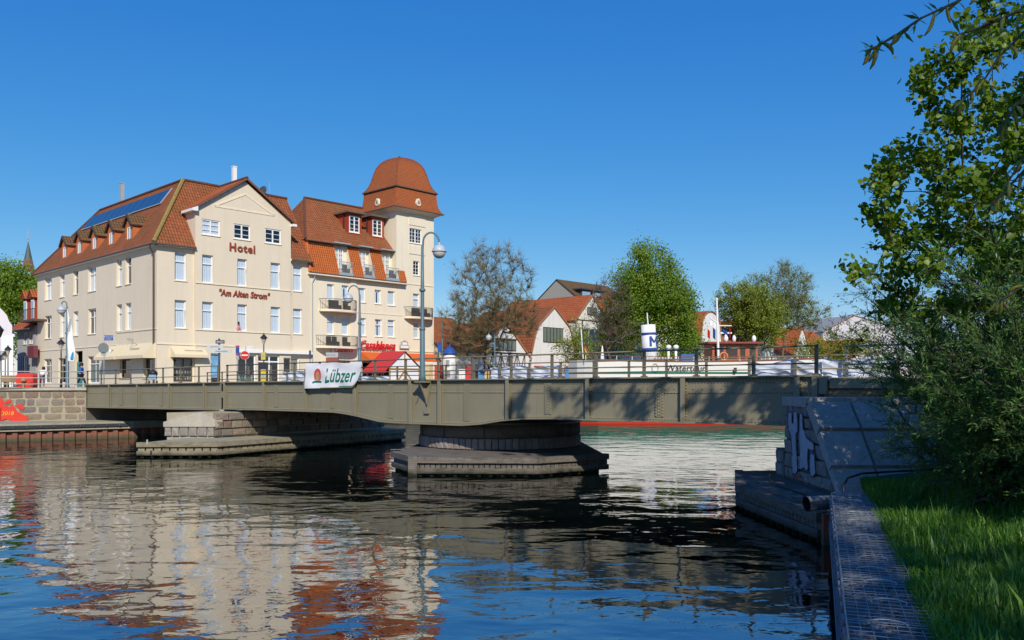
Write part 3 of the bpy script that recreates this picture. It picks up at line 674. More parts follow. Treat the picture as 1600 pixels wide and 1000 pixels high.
def girder(root, s0, s1, zt, zb, stiff, splice, y=0.0, detail=True, name='girder'):
    xs = sorted(set([s0, s1] + [b for b, _ in BOT if s0 < b < s1] + [s0 + (s1 - s0) * k / 16 for k in range(17)]))
    m = MB()
    for a, b in zip(xs, xs[1:]):
        m.quad((a, y, zb(a)), (b, y, zb(b)), (b, y, zt(b)), (a, y, zt(a))); m.quad((a, y + .03, zb(a)), (b, y + .03, zb(b)), (b, y + .03, zt(b)), (a, y + .03, zt(a)))
    m.build(name, M_OLIVE, root)
    for nm_, zf, h in (('top_flange', zt, 0.05), ('bottom_flange', zb, -0.04)):
        m = MB()
        for a, b in zip(xs, xs[1:]):
            v = []
            for x in (a, b):
                for yy, dz in ((-.17, 0), (.20, 0), (.20, h), (-.17, h)): v.append((x, y + yy, zf(x) + dz))
            m.add(v, [(0, 4, 5, 1), (1, 5, 6, 2), (2, 6, 7, 3), (3, 7, 4, 0)])
        m.add([(xs[0], y - .17, zf(xs[0])), (xs[0], y + .2, zf(xs[0])), (xs[0], y + .2, zf(xs[0]) + h), (xs[0], y - .17, zf(xs[0]) + h), (xs[-1], y - .17, zf(xs[-1])), (xs[-1], y + .2, zf(xs[-1])), (xs[-1], y + .2, zf(xs[-1]) + h), (xs[-1], y - .17, zf(xs[-1]) + h)], [(0, 1, 2, 3), (4, 7, 6, 5)])
        m.build(nm_, M_OLIVE, root)
    if not detail: return
    m = MB(); m2 = MB(); m3 = MB()
    for a, b in zip(xs, xs[1:]):      # upper doubling plate and the flange angles
        m.quad((a, y - .012, zt(a) - .52), (b, y - .012, zt(b) - .52), (b, y - .012, zt(b) - 0.002), (a, y - .012, zt(a) - 0.002)); m.quad((a, y - .012, zt(a) - .52), (b, y - .012, zt(b) - .52), (b, y, zt(b) - .52), (a, y, zt(a) - .52))
        m2.quad((a, y - .014, zb(a)), (b, y - .014, zb(b)), (b, y - .014, zb(b) + .13), (a, y - .014, zb(a) + .13)); m2.quad((a, y - .014, zb(a) + .13), (b, y - .014, zb(b) + .13), (b, y, zb(b) + .13), (a, y, zb(a) + .13))
        m3.quad((a, y - .024, zt(a) - .13), (b, y - .024, zt(b) - .13), (b, y - .024, zt(b) - .002), (a, y - .024, zt(a) - .002)); m3.quad((a, y - .024, zt(a) - .13), (b, y - .024, zt(b) - .13), (b, y - .012, zt(b) - .13), (a, y - .012, zt(a) - .13))
    m.build('doubling_plate', M_OLIVE, root); m2.build('bottom_angle', M_OLIVE, root); m3.build('top_angle', M_OLIVE, root)
    rv = MB(); x = s0 + 0.06
    while x < s1:
        rivet_at(rv, x, y - .024, zt(x) - .065); rivet_at(rv, x, y - .014, zb(x) + .065)
        rivet_at(rv, x, y - .012, zt(x) - .49, 0.016); 
        if int((x - s0) / 0.115) % 3 == 0: rivet_at(rv, x, y - .012, zt(x) - .36, 0.022)
        rivet_at(rv, x, y - .012, zt(x) - .17, 0.016)
        x += 0.115
    for s in stiff:
        m = MB(); e = 0.0
        v = []
        for xx, yy in ((s - .012, -.026), (s + .012, -.026), (s + .012, -.15), (s - .012, -.15)): v += [(xx, y + yy, zb(s)), (xx, y + yy, zt(s))]
        m.add(v, [(0, 2, 3, 1), (2, 4, 5, 3), (4, 6, 7, 5), (6, 0, 1, 7)])
        m.box(s - .085, s + .085, y - .162, y - .148, zb(s) + .003, zt(s) - .003)
        m.box(s + .014, s + .12, y - .034, y - .0255, zb(s) + .003, zt(s) - .003)
        m.build('stiffener', M_OLIVE, root)
        z = zb(s) + 0.09
        while z < zt(s) - .05: rivet_at(rv, s + .08, y - .034, z, 0.02); z += 0.105
    for s in splice:
        m = MB(); m.box(s - .17, s + .17, y - .034, y - .0255, zb(s) + .14, zt(s) - .14); m.build('splice_plate', M_OLIVE, root)
        z = zb(s) + 0.18
        while z < zt(s) - .15:
            for dx in (-.125, -.045, .045, .125): rivet_at(rv, s + dx, y - .034, z + (0.05 if abs(dx) < .1 else 0), 0.02)
            z += 0.105
    tag(rv.build('rivets', M_OLIVE, root), kind='stuff')
RAILH = 0.94
def railing(root, s0, s1, n, zt, y, mids=(0.43,), H=RAILH, m=None, thick=0.055, top_r=0.028, foot=True):
    m = m or M_OLIVE2; xs = [s0 + (s1 - s0) * k / (n - 1) for k in range(n)]
    for x in xs:
        b = MB(); b.box(x - thick, x + thick, y - .03, y + .03, zt(x) + 0.05, zt(x) + H + .035)
        if foot: b.box(x - .10, x + .10, y - .07, y + .07, zt(x) + .05, zt(x) + .09)
        b.build('railing_post', m, root)
    for f in mids + (1.0,):
        b = MB(); r = top_r if f == 1.0 else top_r * 0.86
        b.tube([(s0 - .05, y - .035, zt(s0) + H * f), (s1 + .05, y - .035, zt(s1) + H * f)], r, 8); b.build('handrail' if f == 1.0 else 'middle_rail', m, root, True)

sw = BL.thing('swing_bridge', 'long olive riveted steel swing bridge turning on the round pier', 'bridge')
stf = [0.12] + [BL.fx(p) for p in (415, 480, 557, 644, 689.5, 796, 921, 1070, 1248)] + [32.1]
spl = [BL.fx(p) for p in (432, 520, 611, 730, 857, 1031)]
girder(sw, 0, 32.2, ztop, zbot, stf, spl)
girder(sw, 0, 32.2, ztop, zbot, [], [], WID, False, 'far_girder')
railing(sw, 0.2, 32.1, 17, ztop, 0.0)
railing(sw, 0.2, 32.1, 17, ztop, WID)
dk = MB()
for a, b in ((0, 16), (16, 32.2)):
    dk.quad((a, .21, ztop(a) - .04), (b, .21, ztop(b) - .04), (b, WID - .18, ztop(b) - .04), (a, WID - .18, ztop(a) - .04))
    dk.quad((a, .04, ztop(a) - .3), (b, .04, ztop(b) - .3), (b, WID - .02, ztop(b) - .3), (a, WID - .02, ztop(a) - .3))
dk.build('deck', concrete('deck_asphalt', (0.09, 0.09, 0.085), (0.14, 0.135, 0.125), 2.0), sw)
for k in range(16):
    x = 1.0 + k * 2.0; b = MB(); b.box(x - .08, x + .08, .035, WID - .005, zbot(x) + .25, ztop(x) - .31); b.build('cross_beam', M_OLIVE, sw)
M_WIRE = M_BLACK
b = MB(); wx = BL.fx(655); b.tube([(wx, -.05, ztop(wx) - .5), (wx + .05, -.06, ztop(wx) - .62), (wx - .02, -.05, ztop(wx) - .8), (wx - .12, -.04, ztop(wx) - .95), (wx - .2, -.03, ztop(wx) - 1.0)], .008, 5); b.build('loose_cable', M_BLACK, sw)
b = MB(); hx = BL.fx(668); b.box(hx - .14, hx + .14, -.09, -.001, zbot(hx) + .42, zbot(hx) + .64); b.build('junction_box', M_OLIVE, sw)
# fixed span towards the town
FS = Loc(-15.6 - UB[0] * 0.35, 45.9 - UB[1] * 0.35, 0.0, *UB)
fs = FS.thing('fixed_bridge_span', 'short olive riveted steel bridge span next to the town quay', 'bridge')
SL = 16.3
def zt2(s): return 3.56 + (3.56 - 3.41) * s / SL
def zb2(s): return 2.10 + (2.10 - 1.96) * s / SL
girder(fs, -SL, -0.05, zt2, zb2, [-SL + .1] + [FS.fx(p) for p in (173.5, 217.5, 267.5)] + [FS.fx(322)], [FS.fx(p) for p in (189.5, 252)])
girder(fs, -SL, -0.05, zt2, zb2, [], [], WID, False, 'far_girder')
railing(fs, -SL + .15, -.35, 9, zt2, 0.0, thick=0.05); railing(fs, -SL + .15, -.35, 9, zt2, WID, thick=0.05)
dk = MB(); dk.quad((-SL, .21, zt2(-SL) - .04), (0, .21, zt2(0) - .04), (0, WID - .18, zt2(0) - .04), (-SL, WID - .18, zt2(-SL) - .04))
dk.quad((-SL, .04, zt2(-SL) - .3), (0, .04, zt2(0) - .3), (0, WID, zt2(0) - .3), (-SL, WID, zt2(-SL) - .3)); dk.build('deck', MATS['deck_asphalt'], fs)
b = MB(); b.box(0.0, .33, .1, WID - .1, 2.3, 3.2); b.box(.02, .3, -.05, .1, 2.75, 3.1); b.build('joint_beam', M_OLIVE, fs)
bb = MB(); bb.box(-.5, .1, -.1, .4, 2.0, 2.1); bb.build('bearing', M_CONC, fs)

# approach on the near bank: metal fascia, brick parapet, railing
ap = BL.thing('bridge_approach', 'brick and steel bridge approach on the near bank half hidden by willow', 'bridge approach')
b = MB(); b.box(32.5, 60, -.02, .10, 3.38, 3.66); b.build('fascia', M_OLIVE, ap)
M_BRICKY = stone('yellow_brick', [(0.0, (0.34, 0.24, 0.12)), (0.5, (0.42, 0.30, 0.16)), (1.0, (0.28, 0.19, 0.10))])
b = MB(); b.box(32.3, 60, .06, .4, 2.6, 3.32); b.build('mortar_core', M_MORTAR, ap)
brk = MB(); brk.box(-.5, .5, 0, 1, -.5, .5); brk = brk.mesh('brick'); brk.materials.append(M_BRICKY)
for r_ in range(4):
    for k in range(12):
        o = bpy.data.objects.new('brick', brk); C.objects.link(o); o.parent = ap; o.scale = (.235, .1, .068)
        o.location = (32.42 + k * .25 + (.125 if r_ % 2 else 0), .045, 3.09 + r_ * .077)
b = MB(); b.box(32.3, 60, .0, .5, 3.325, 3.375); b.build('coping', M_BLACK, ap)
railing(ap, 33.0, 57, 13, lambda s: 3.68, 0.0, m=M_PALEST, thick=.03); railing(ap, 33.0, 57, 13, lambda s: 3.68, WID, m=M_PALEST, thick=.04)
b = MB(); b.quad((32.3, .1, 3.62), (60, .1, 3.62), (60, WID, 3.62), (32.3, WID, 3.62)); b.build('road_slab', MATS['deck_asphalt'], ap)
eb = MB(); eb.box(32.2, 32.45, -.12, .3, 3.2, 3.74); eb.build('end_bracket', M_OLIVE, ap)
b = MB(); b.box(32.6, 60, .5, WID, -1, 3.3); b.build('earth_core', M_CONCD, ap)
# ------------------------------------------------------------------ building kit
def wall_grid(mb, F, a0, a1, z0, z1, ops, dep=0.2):
    """wall face with openings (a0,a1,z0,z1) and their reveals"""
    A = sorted(set([a0, a1] + [v for o in ops for v in o[:2] if a0 < v < a1])); Z = sorted(set([z0, z1] + [v for o in ops for v in o[2:4] if z0 < v < z1]))
    for xa, xb in zip(A, A[1:]):
        for za, zb in zip(Z, Z[1:]):
            cx, cz = (xa + xb) / 2, (za + zb) / 2
            if any(o[0] < cx < o[1] and o[2] < cz < o[3] for o in ops): continue
            mb.quad(F(xa, 0, za), F(xb, 0, za), F(xb, 0, zb), F(xa, 0, zb))
    for o in ops:
        p0, p1, q0, q1 = o[:4]
        mb.quad(F(p0, 0, q0), F(p0, dep, q0), F(p0, dep, q1), F(p0, 0, q1)); mb.quad(F(p1, 0, q0), F(p1, dep, q0), F(p1, dep, q1), F(p1, 0, q1))
        mb.quad(F(p0, 0, q0), F(p1, 0, q0), F(p1, dep, q0), F(p0, dep, q0)); mb.quad(F(p0, 0, q1), F(p1, 0, q1), F(p1, dep, q1), F(p0, dep, q1))
def window(parent, F, a0, a1, z0, z1, vb=(), hb=(0.68,), rec=0.14, bar=0.075, curtain=True, sill=True, frame=None, thin=(), thinv=(), glass=None, name='window', open_sash=False):
    m = MB(); d0, d1 = rec, rec + 0.07; w = a1 - a0; h = z1 - z0
    m.fbox(F, a0, a0 + bar, d0, d1, z0, z1); m.fbox(F, a1 - bar, a1, d0, d1, z0, z1)
    m.fbox(F, a0 + bar, a1 - bar, d0, d1, z0, z0 + bar * 1.3); m.fbox(F, a0 + bar, a1 - bar, d0, d1, z1 - bar, z1)
    for f in vb: m.fbox(F, a0 + w * f - bar * .55, a0 + w * f + bar * .55, d0 - .01, d1, z0 + bar, z1 - bar)
    for f in hb: m.fbox(F, a0 + bar * .5, a1 - bar * .5, d0 - .015, d1, z0 + h * f - bar * .5, z0 + h * f + bar * .5)
    for f in thin: m.fbox(F, a0 + bar, a1 - bar, d0 + .01, d1 - .01, z0 + h * f - .018, z0 + h * f + .018)
    for f in thinv: m.fbox(F, a0 + w * f - .018, a0 + w * f + .018, d0 + .01, d1 - .01, z0 + bar, z1 - bar)
    o = m.build(name, frame or M_FRAME, parent)
    g = MB(); g.quad(F(a0, rec + .045, z0), F(a1, rec + .045, z0), F(a1, rec + .045, z1), F(a0, rec + .045, z1)); g.build('pane', glass or M_GLASS, o)
    if curtain:
        c = MB(); n = max(6, int(w / .07)); dc = rec + .075
        q = rnd.random()
        for k in range(n):
            if q > .72 and .40 < (k + .5) / n < .58: continue
            xa, xb = a0 + w * k / n, a0 + w * (k + 1) / n; ya, yb = dc + .03 * (k % 2), dc + .03 * ((k + 1) % 2)
            c.quad(F(xa, ya, z0), F(xb, yb, z0), F(xb, yb, z1), F(xa, ya, z1))
        c.build('curtain', M_CURT, o)
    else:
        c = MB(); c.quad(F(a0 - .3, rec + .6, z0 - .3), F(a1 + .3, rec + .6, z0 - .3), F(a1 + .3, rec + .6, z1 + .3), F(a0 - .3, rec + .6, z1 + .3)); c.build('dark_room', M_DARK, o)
    if open_sash:
        s_ = MB(); za, zb = z0 + bar, z0 + h * .66
        s_.add([F(a1 - bar, rec, za), F(a1 - bar - .02, rec - .05, za), F(a1 - bar - w * .06, rec - .16, zb), F(a1 - bar - w * .06 + .05, rec - .12, zb)], [(0, 1, 2, 3)])
        s_.add([F(a1 - bar * 2, rec - .01, za), F(a1 - bar, rec - .01, za), F(a1 - bar * 2.2, rec - .12, zb), F(a1 - bar * 3.2, rec - .12, zb)], [(0, 1, 2, 3)]); s_.build('open_sash', M_FRAME, o)
    if sill:
        s_ = MB(); s_.fbox(F, a0 - .06, a1 + .06, -.07, rec, z0 - .05, z0 + .003); s_.build('sill', M_TRIM, o)
    return o
def gutter(root, pts, r=0.075, m=None): g = MB(); g.tube(pts, r, 6); return g.build('gutter', m or M_GUTTER, root)
def awning(root, F, a0, a1, zt, zb, proj, m, val=0.28, name='awning'):
    w = MB()
    w.quad(F(a0, 0, zt), F(a1, 0, zt), F(a1, -proj, zb), F(a0, -proj, zb)); w.quad(F(a0, -proj, zb), F(a1, -proj, zb), F(a1, -proj, zb - val), F(a0, -proj, zb - val))
    for a in (a0, a1): w.poly([F(a, 0, zt), F(a, -proj, zb), F(a, -proj, zb - val), F(a, 0, zb - val)])
    return w.build(name, m, root)

# ------------------------------------------------------------------ the hotel
HL = Loc(-27.8, 66.0, QZ, *TF)
hot = HL.thing('hotel', 'cream corner hotel with red hip roof, five dormers and brown-red lettering', 'hotel')
EA, RI = 11.45, 17.58; LEN, FRW, BAY0, BAY1, GY = 27.6, 14.0, 3.03, 11.8, -0.25
Ff = lambda a, d, z: (a, d, z)
Fb = lambda a, d, z: (a, GY + d, z)
Fs = lambda a, d, z: (d, a, z)
fl = [(8.53, 10.80), (4.73, 6.98)]
wpx = [(273, 291), (316, 333), (371, 386), (423, 438), (458, 472)]
win_f, win_b = [], []
for i, (p0, p1) in enumerate(wpx):
    for z0, z1 in fl:
        y = GY if 1 <= i <= 3 else 0.0; (win_b if 1 <= i <= 3 else win_f).append((HL.fx(p0, y), HL.fx(p1, y), z0, z1, i))
att = [(HL.fx(a, GY), HL.fx(b, GY), 12.43, 13.70) for a, b in ((315, 343.5), (365, 391), (414, 439))]
shopA = (HL.fx(271), HL.fx(317), 0.45, 2.35); doorA = (HL.fx(329), HL.fx(345), 0.05, 2.9)
shop2 = [(HL.fx(370, GY), HL.fx(400, GY), 0.35, 2.75), (HL.fx(403, GY), HL.fx(437, GY), 0.05, 2.75), (HL.fx(443, GY), HL.fx(468, GY), 0.45, 2.6)]
doorA = (HL.fx(329, GY), HL.fx(345, GY), 0.05, 2.8)
w = MB()
wall_grid(w, Ff, 0, BAY0, 0, EA, [o[:4] for o in win_f if o[1] < BAY0] + [(shopA[0], BAY0 - 0.12, shopA[2], shopA[3])])
wall_grid(w, Ff, BAY1, FRW, 0, EA, [o[:4] for o in win_f if o[0] > BAY1])
wall_grid(w, Fb, BAY0, BAY1, 0, 14.58, [o[:4] for o in win_b] + att + [doorA] + shop2)
w.poly([(BAY0, GY, 14.58), (BAY1, GY, 14.58), ((BAY0 + BAY1) / 2, GY, 17.38)])
for x in (BAY0, BAY1):
    w.quad((x, GY, 0), (x, 0.0, 0), (x, 0.0, EA), (x, GY, EA)); w.poly([(x, GY, EA - .3), (x, 0.1, EA - .3), (x, 2.3, 14.58), (x, GY, 14.58)])
spx2 = [(70, 80.6), (93.5, 101), (114.5, 122.2), (137.5, 150), (182, 190.5), (196, 205)]
side_w = [(HL.sy(b), HL.sy(a), z0, z1) for a, b in spx2 for z0, z1 in fl]
gf = [(68.5, 80.5), (91, 108), (137, 155)]
side_g = [(HL.sy(b), HL.sy(a), 0.35, 2.75) for a, b in gf]; side_d = (HL.sy(129), HL.sy(117), 0.02, 3.3)
side_s = [(HL.sy(203.5), HL.sy(187), 0.75, 2.35), (HL.sy(242), HL.sy(224), 0.75, 2.35)]
wall_grid(w, Fs, 0, LEN, 0, EA, side_w + side_g + [side_d] + side_s, 0.3)
w.quad((FRW, 0, 0), (FRW, 8, 0), (FRW, 8, EA), (FRW, 0, EA)); w.quad((0, LEN, 0), (8, LEN, 0), (8, LEN, EA), (0, LEN, EA))
w.quad((8, LEN, 0), (8, 8, 0), (8, 8, EA), (8, LEN, EA)); w.quad((8, 8, 0), (FRW, 8, 0), (FRW, 8, EA), (8, 8, EA))
w.build('wall', M_CREAM, hot)
for o in win_f: window(hot, Ff, *o[:4], open_sash=(o[4] == 0 and o[2] < 6))
for o in win_b: window(hot, Fb, *o[:4], open_sash=(o[4] >= 2 and o[2] > 6), curtain=True)
for k, o in enumerate(att): window(hot, Fb, *o, vb=(.5,), hb=(), thin=(.33, .66), curtain=(k == 0), bar=.1, rec=.06)
for k, o in enumerate(side_w): window(hot, Fs, *o, rec=.2, curtain=(k % 3 != 1), vb=((.5,) if o[1] - o[0] > 1.45 else ()))
for o in side_g: window(hot, Fs, *o, rec=.2, hb=(.72,), vb=(), thinv=(.5,), curtain=False, sill=False, glass=M_GLASSD, name='shop_window')
for o in side_s: window(hot, Fs, *o, rec=.22, hb=(), curtain=False, glass=M_GLASSD, frame=plain('dark_bronze', (0.10, 0.075, 0.05), 0.4), name='shop_window')
window(hot, Ff, shopA[0], BAY0 - .12, shopA[2], shopA[3], hb=(), vb=(.55,), curtain=False, glass=M_GLASSD, frame=MATS['dark_bronze'], name='shop_window', rec=.1)
for k, o in enumerate(shop2): window(hot, Fb, *o, hb=((.8,) if k == 1 else ()), vb=((.55,) if k == 1 else ()), curtain=False, glass=M_GLASSD, sill=False, bar=.11, name=('shop_window', 'shop_door', 'shop_window')[k])
window(hot, Fb, *doorA, hb=(.75,), curtain=False, glass=M_GLASSD, sill=False, bar=.12, frame=M_WHITE, name='poster_door')
o = MB(); o.fbox(Fs, side_d[0], side_d[1], .18, .24, 0, 2.3); o.build('door', plain('door_teal', (0.03, 0.20, 0.21), 0.5), hot)
tl = MB(); tl.fbox(Fs, side_g[2][0] + .12, side_g[2][1] - .12, .30, .33, .4, 1.9); tl.build('teal_door_panel', MATS['door_teal'], hot)
# shop goods on shelves behind the corner window
gd = plain('porcelain', (0.75, 0.74, 0.70), 0.4); sh = MB()
for z in (0.62, 1.12): sh.box(shopA[0] + .05, BAY0 - .2, .3, .62, z - .04, z)
sh.build('shelf', plain('shelf_wood', (0.25, 0.16, 0.09), 0.6), hot)
r_ = random.Random(3)
for z in (0.62, 1.12):
    for k in range(9):
        g = MB(); x = shopA[0] + .25 + k * .225; h = r_.uniform(.16, .3); g.lathe([(.06, 0), (.085, h * .4), (.05, h * .8), (.07, h)], (x, .42, z), 8); g.build('porcelain_figure', gd if r_.random() < .75 else M_ZINC, hot)
for k in range(3):
    g = MB(); x = shopA[0] + .2 + k * .8; g.box(x, x + .55, .35, .37, 1.55, 2.1); g.build('picture', plain('picture_paper%d' % (k % 2), ((.45, .4, .3), (.25, .22, .2))[k % 2], .8, var=.5, scale=6), hot)
for side_k in range(5):
    g = MB(); g.lathe([(.12, 0), (.2, .25), (.08, .5), (.14, .7)], (HL.fx(378 + side_k * 5, GY) , GY + .5, .4), 8); g.build('shop_vase', plain('vase_pale%d' % (side_k % 2), ((.6, .66, .62), (.1, .3, .24))[side_k % 2], .4), hot)
pp = MB(); pp.fbox(Fb, doorA[0] + .14, doorA[1] - .16, .12, .13, .8, 2.6); pp.build('poster', plain('poster_blue', (0.16, 0.36, 0.55), 0.6, var=.7, scale=2.5), hot)
# mouldings
tr = MB()
for z in (8.50, 4.70): tr.fbox(Fb, BAY0 + .0, BAY1 - .0, -.07, .0, z - .07, z - .02)
tr.fbox(Ff, 0.0, BAY0 - .003, -.06, 0.0, 3.40, 3.50); tr.fbox(Fb, BAY0 + .003, HL.fx(366, GY), -.06, 0, 3.38, 3.47)
tr.fbox(Fs, 0.0, 7.6, -.06, 0, 4.58, 4.66); tr.fbox(Fs, 7.7, LEN, -.05, 0, 3.55, 3.62)
tr.build('string_course', M_TRIM, hot)
tr = MB(); xm = (BAY0 + BAY1) / 2
for a, b in (((xm - 2.75, 14.9), (xm, 16.3)), ((xm, 16.3), (xm + 2.75, 14.9)), ((xm - 2.75, 14.9), (xm + 2.75, 14.9))): tr.beam((a[0], GY - .01, a[1]), (b[0], GY - .01, b[1]), .06, .13)
tr.build('gable_moulding', M_TRIM, hot)
fa = MB(); fa.fbox(Fb, HL.fx(372, GY), BAY1, -.22, 0.0, 2.92, 3.16); fa.fbox(Ff, BAY1 + .003, FRW - .1, -.46, 0, 2.93, 3.15); fa.build('shop_fascia', M_WHITE, hot)
# cornice under the eaves
co = MB(); co.box(-.32, -.002, -.3, LEN + .2, EA - .28, EA - .1); co.box(-.3, BAY0 - .004, -.32, -.004, EA - .28, EA - .1); co.box(BAY1 + .004, FRW, -.32, -.004, EA - .28, EA - .1); co.build('cornice', M_WHITE, hot)
ro = MB(); E, e0 = 11.28, -.42
k = (RI - E) / (4 - e0)
ro.roof((e0, e0, E), (e0, LEN + .3, E), (4, 22, RI), (4, 4, RI)); 
def fz(y): return E + (RI - E) * (y - e0) / (4 - e0)
ro.roof((BAY0, e0, E), (e0, e0, E), (BAY0, BAY0, fz(BAY0))); ro.roof((FRW, e0, E), (BAY1, e0, E), (BAY1, 4, RI), (FRW, 4, RI)); ro.roof((BAY1, .4, fz(.4)), (BAY0, .4, fz(.4)), (BAY0, BAY0, fz(BAY0)), (4, 4, RI), (BAY1, 4, RI))
ro.roof((e0, LEN + .3, E), (8.4, LEN + .3, E), (4, 22, RI)); ro.roof((8.4, LEN + .3, E), (8.4, 8.4, E), (4, 4, RI), (4, 22, RI)); ro.roof((8.4, 8.4, E), (FRW, 8.4, E), (FRW, 4, RI), (4, 4, RI))
roof_o = ro.build('roof', M_TILE_BROWN, hot)
ro.f and None
gr_ = MB(); gy0 = GY - .35; zt = 17.62; ze = 14.42; xl, xr = BAY0 - .4, BAY1 + .4
gr_.roof((xl, gy0, ze), (xl, 1.95, ze), (xm, 4.1, zt), (xm, gy0, zt)); gr_.roof((xr, 1.95, ze), (xr, gy0, ze), (xm, gy0, zt), (xm, 4.1, zt)); gr_.build('gable_roof', M_TILE_RED, hot)
vb_ = MB(); vb_.beam((xl, gy0 + .06, ze - .06), (xm, gy0 + .06, zt - .06), .1, .16); vb_.beam((xm, gy0 + .06, zt - .06), (xr, gy0 + .06, ze - .06), .1, .16); vb_.build('verge_board', plain('verge_brown', (.2, .09, .05), .8), hot)
rd = MB(); M_RIDGE = plain('ridge_tiles_mossy', (0.26, 0.19, 0.055), 0.9, var=.5, scale=5)
rd.tube([(e0, e0, E + .05), (4, 4, RI + .05)], .17, 7); rd.build('hip_tiles', M_RIDGE, hot)
rd = MB(); rd.tube([(4, 4, RI + .04), (4, 22, RI + .04), (e0, LEN + .3, E)], .13, 7); rd.tube([(4, 4, RI + .04), (FRW, 4, RI + .04)], .13, 7); rd.tube([(xm, gy0, zt + .03), (xm, 4.1, zt + .03)], .12, 7); rd.build('ridge_tiles', plain('ridge_tiles_dark', (.12, .05, .03), .9, var=.3), hot)
bx = MB(); bx.add([(BAY0 - .42, gy0 - .02, 14.2), (BAY0 + .06, gy0 - .02, 14.2), (BAY0 + .06, 1.4, 14.2), (BAY0 - .42, 1.4, 14.2), (BAY0 - .42, gy0 - .02, 14.4), (BAY0 + .06, gy0 - .02, 14.6), (BAY0 + .06, 1.4, 14.6), (BAY0 - .42, 1.4, 14.4)], [(3, 2, 1, 0), (4, 5, 6, 7), (0, 1, 5, 4), (1, 2, 6, 5), (2, 3, 7, 6), (3, 0, 4, 7)]); bx.box(BAY1 - .02, BAY1 + .38, gy0 - .02, 1.4, 14.15, 14.36); bx.build('eave_box', M_WHITE, hot)
gutter(hot, [(e0 - .03, e0, E - .06), (e0 - .03, LEN + .3, E - .06)]); gutter(hot, [(e0, e0 - .03, E - .06), (BAY0, e0 - .03, E - .06)]); gutter(hot, [(BAY1, e0 - .03, E - .06), (FRW, e0 - .03, E - .06)])
dp = MB(); dp.tube([(-.42, .25, E - .1), (-.42, .28, E - .3), (-.1, .35, E - .75), (-.1, .35, 0)], .075, 8); dp.build('downpipe', plain('downpipe_brown', (.09, .055, .04), .5), hot)
cl = MB(); cl.fbox(Fs, 0, .55, -.02, -.005, 0, EA - .3); 
# left-slope helper: point of the slope at (y, metres up the slope)
sl_n = math.hypot(4 - e0, RI - E)
def slope(y, v, off=0.0):
    t = v / sl_n; return (e0 + (4 - e0) * t - off * (RI - E) / sl_n, y, E + (RI - E) * t + off * (4 - e0) / sl_n)
def local_ray(L, px, py, P0, nrm):
    """root-local point where the sight line meets a root-local plane"""
    d = Vector(((px - CX) / FPX, 1.0, (HY - py) / FPX)); o = Vector((0, 0, HC))
    mt = Matrix.Rotation(-L.rz, 4, 'Z'); ol = mt @ (o - Vector(L.o)); dl = mt @ d
    t = (Vector(P0) - ol).dot(Vector(nrm)) / dl.dot(Vector(nrm)); return ol + dl * t
nl = (-(RI - E), 0, (4 - e0))
def on_slope(px, py):
    p = local_ray(HL, px, py, (e0, 0, E), nl); return p.y, (p.x - e0) / (4 - e0) * sl_n
M_SOLAR, nt_, b_ = base('solar_glass', 0.12, 0.6); b_.inputs['Base Color'].default_value = (0.02, 0.06, 0.14, 1)
s_lr, s_ul = on_slope(247, 325), on_slope(148, 338); s_ur, s_ll = on_slope(270, 295), on_slope(134, 354)
v0 = (s_lr[1] + s_ll[1]) / 2; v1 = min(sl_n - .9, (s_ur[1] + s_ul[1]) / 2); ya, yb = s_lr[0], s_ll[0]
npan = 11
for k in range(npan):
    a = ya + (yb - ya) * (k + .035) / npan; b = ya + (yb - ya) * (k + .965) / npan
    m = MB(); m.extrude([slope(a, v0, .05), slope(b, v0, .05), slope(b, v1, .05), slope(a, v1, .05)], Vector(slope(0, 0, .07)) - Vector(slope(0, 0, 0))); m.build('solar_panel', M_SOLAR, hot)
fr_ = MB(); fr_.beam(slope(ya - .04, v0 - .05, .1), slope(ya - .04, v1 + .05, .1), .09, .09); fr_.beam(slope(ya, v0 - .06, .1), slope(yb, v0 - .06, .1), .08, .08); fr_.build('panel_frame', M_ZINC, hot)
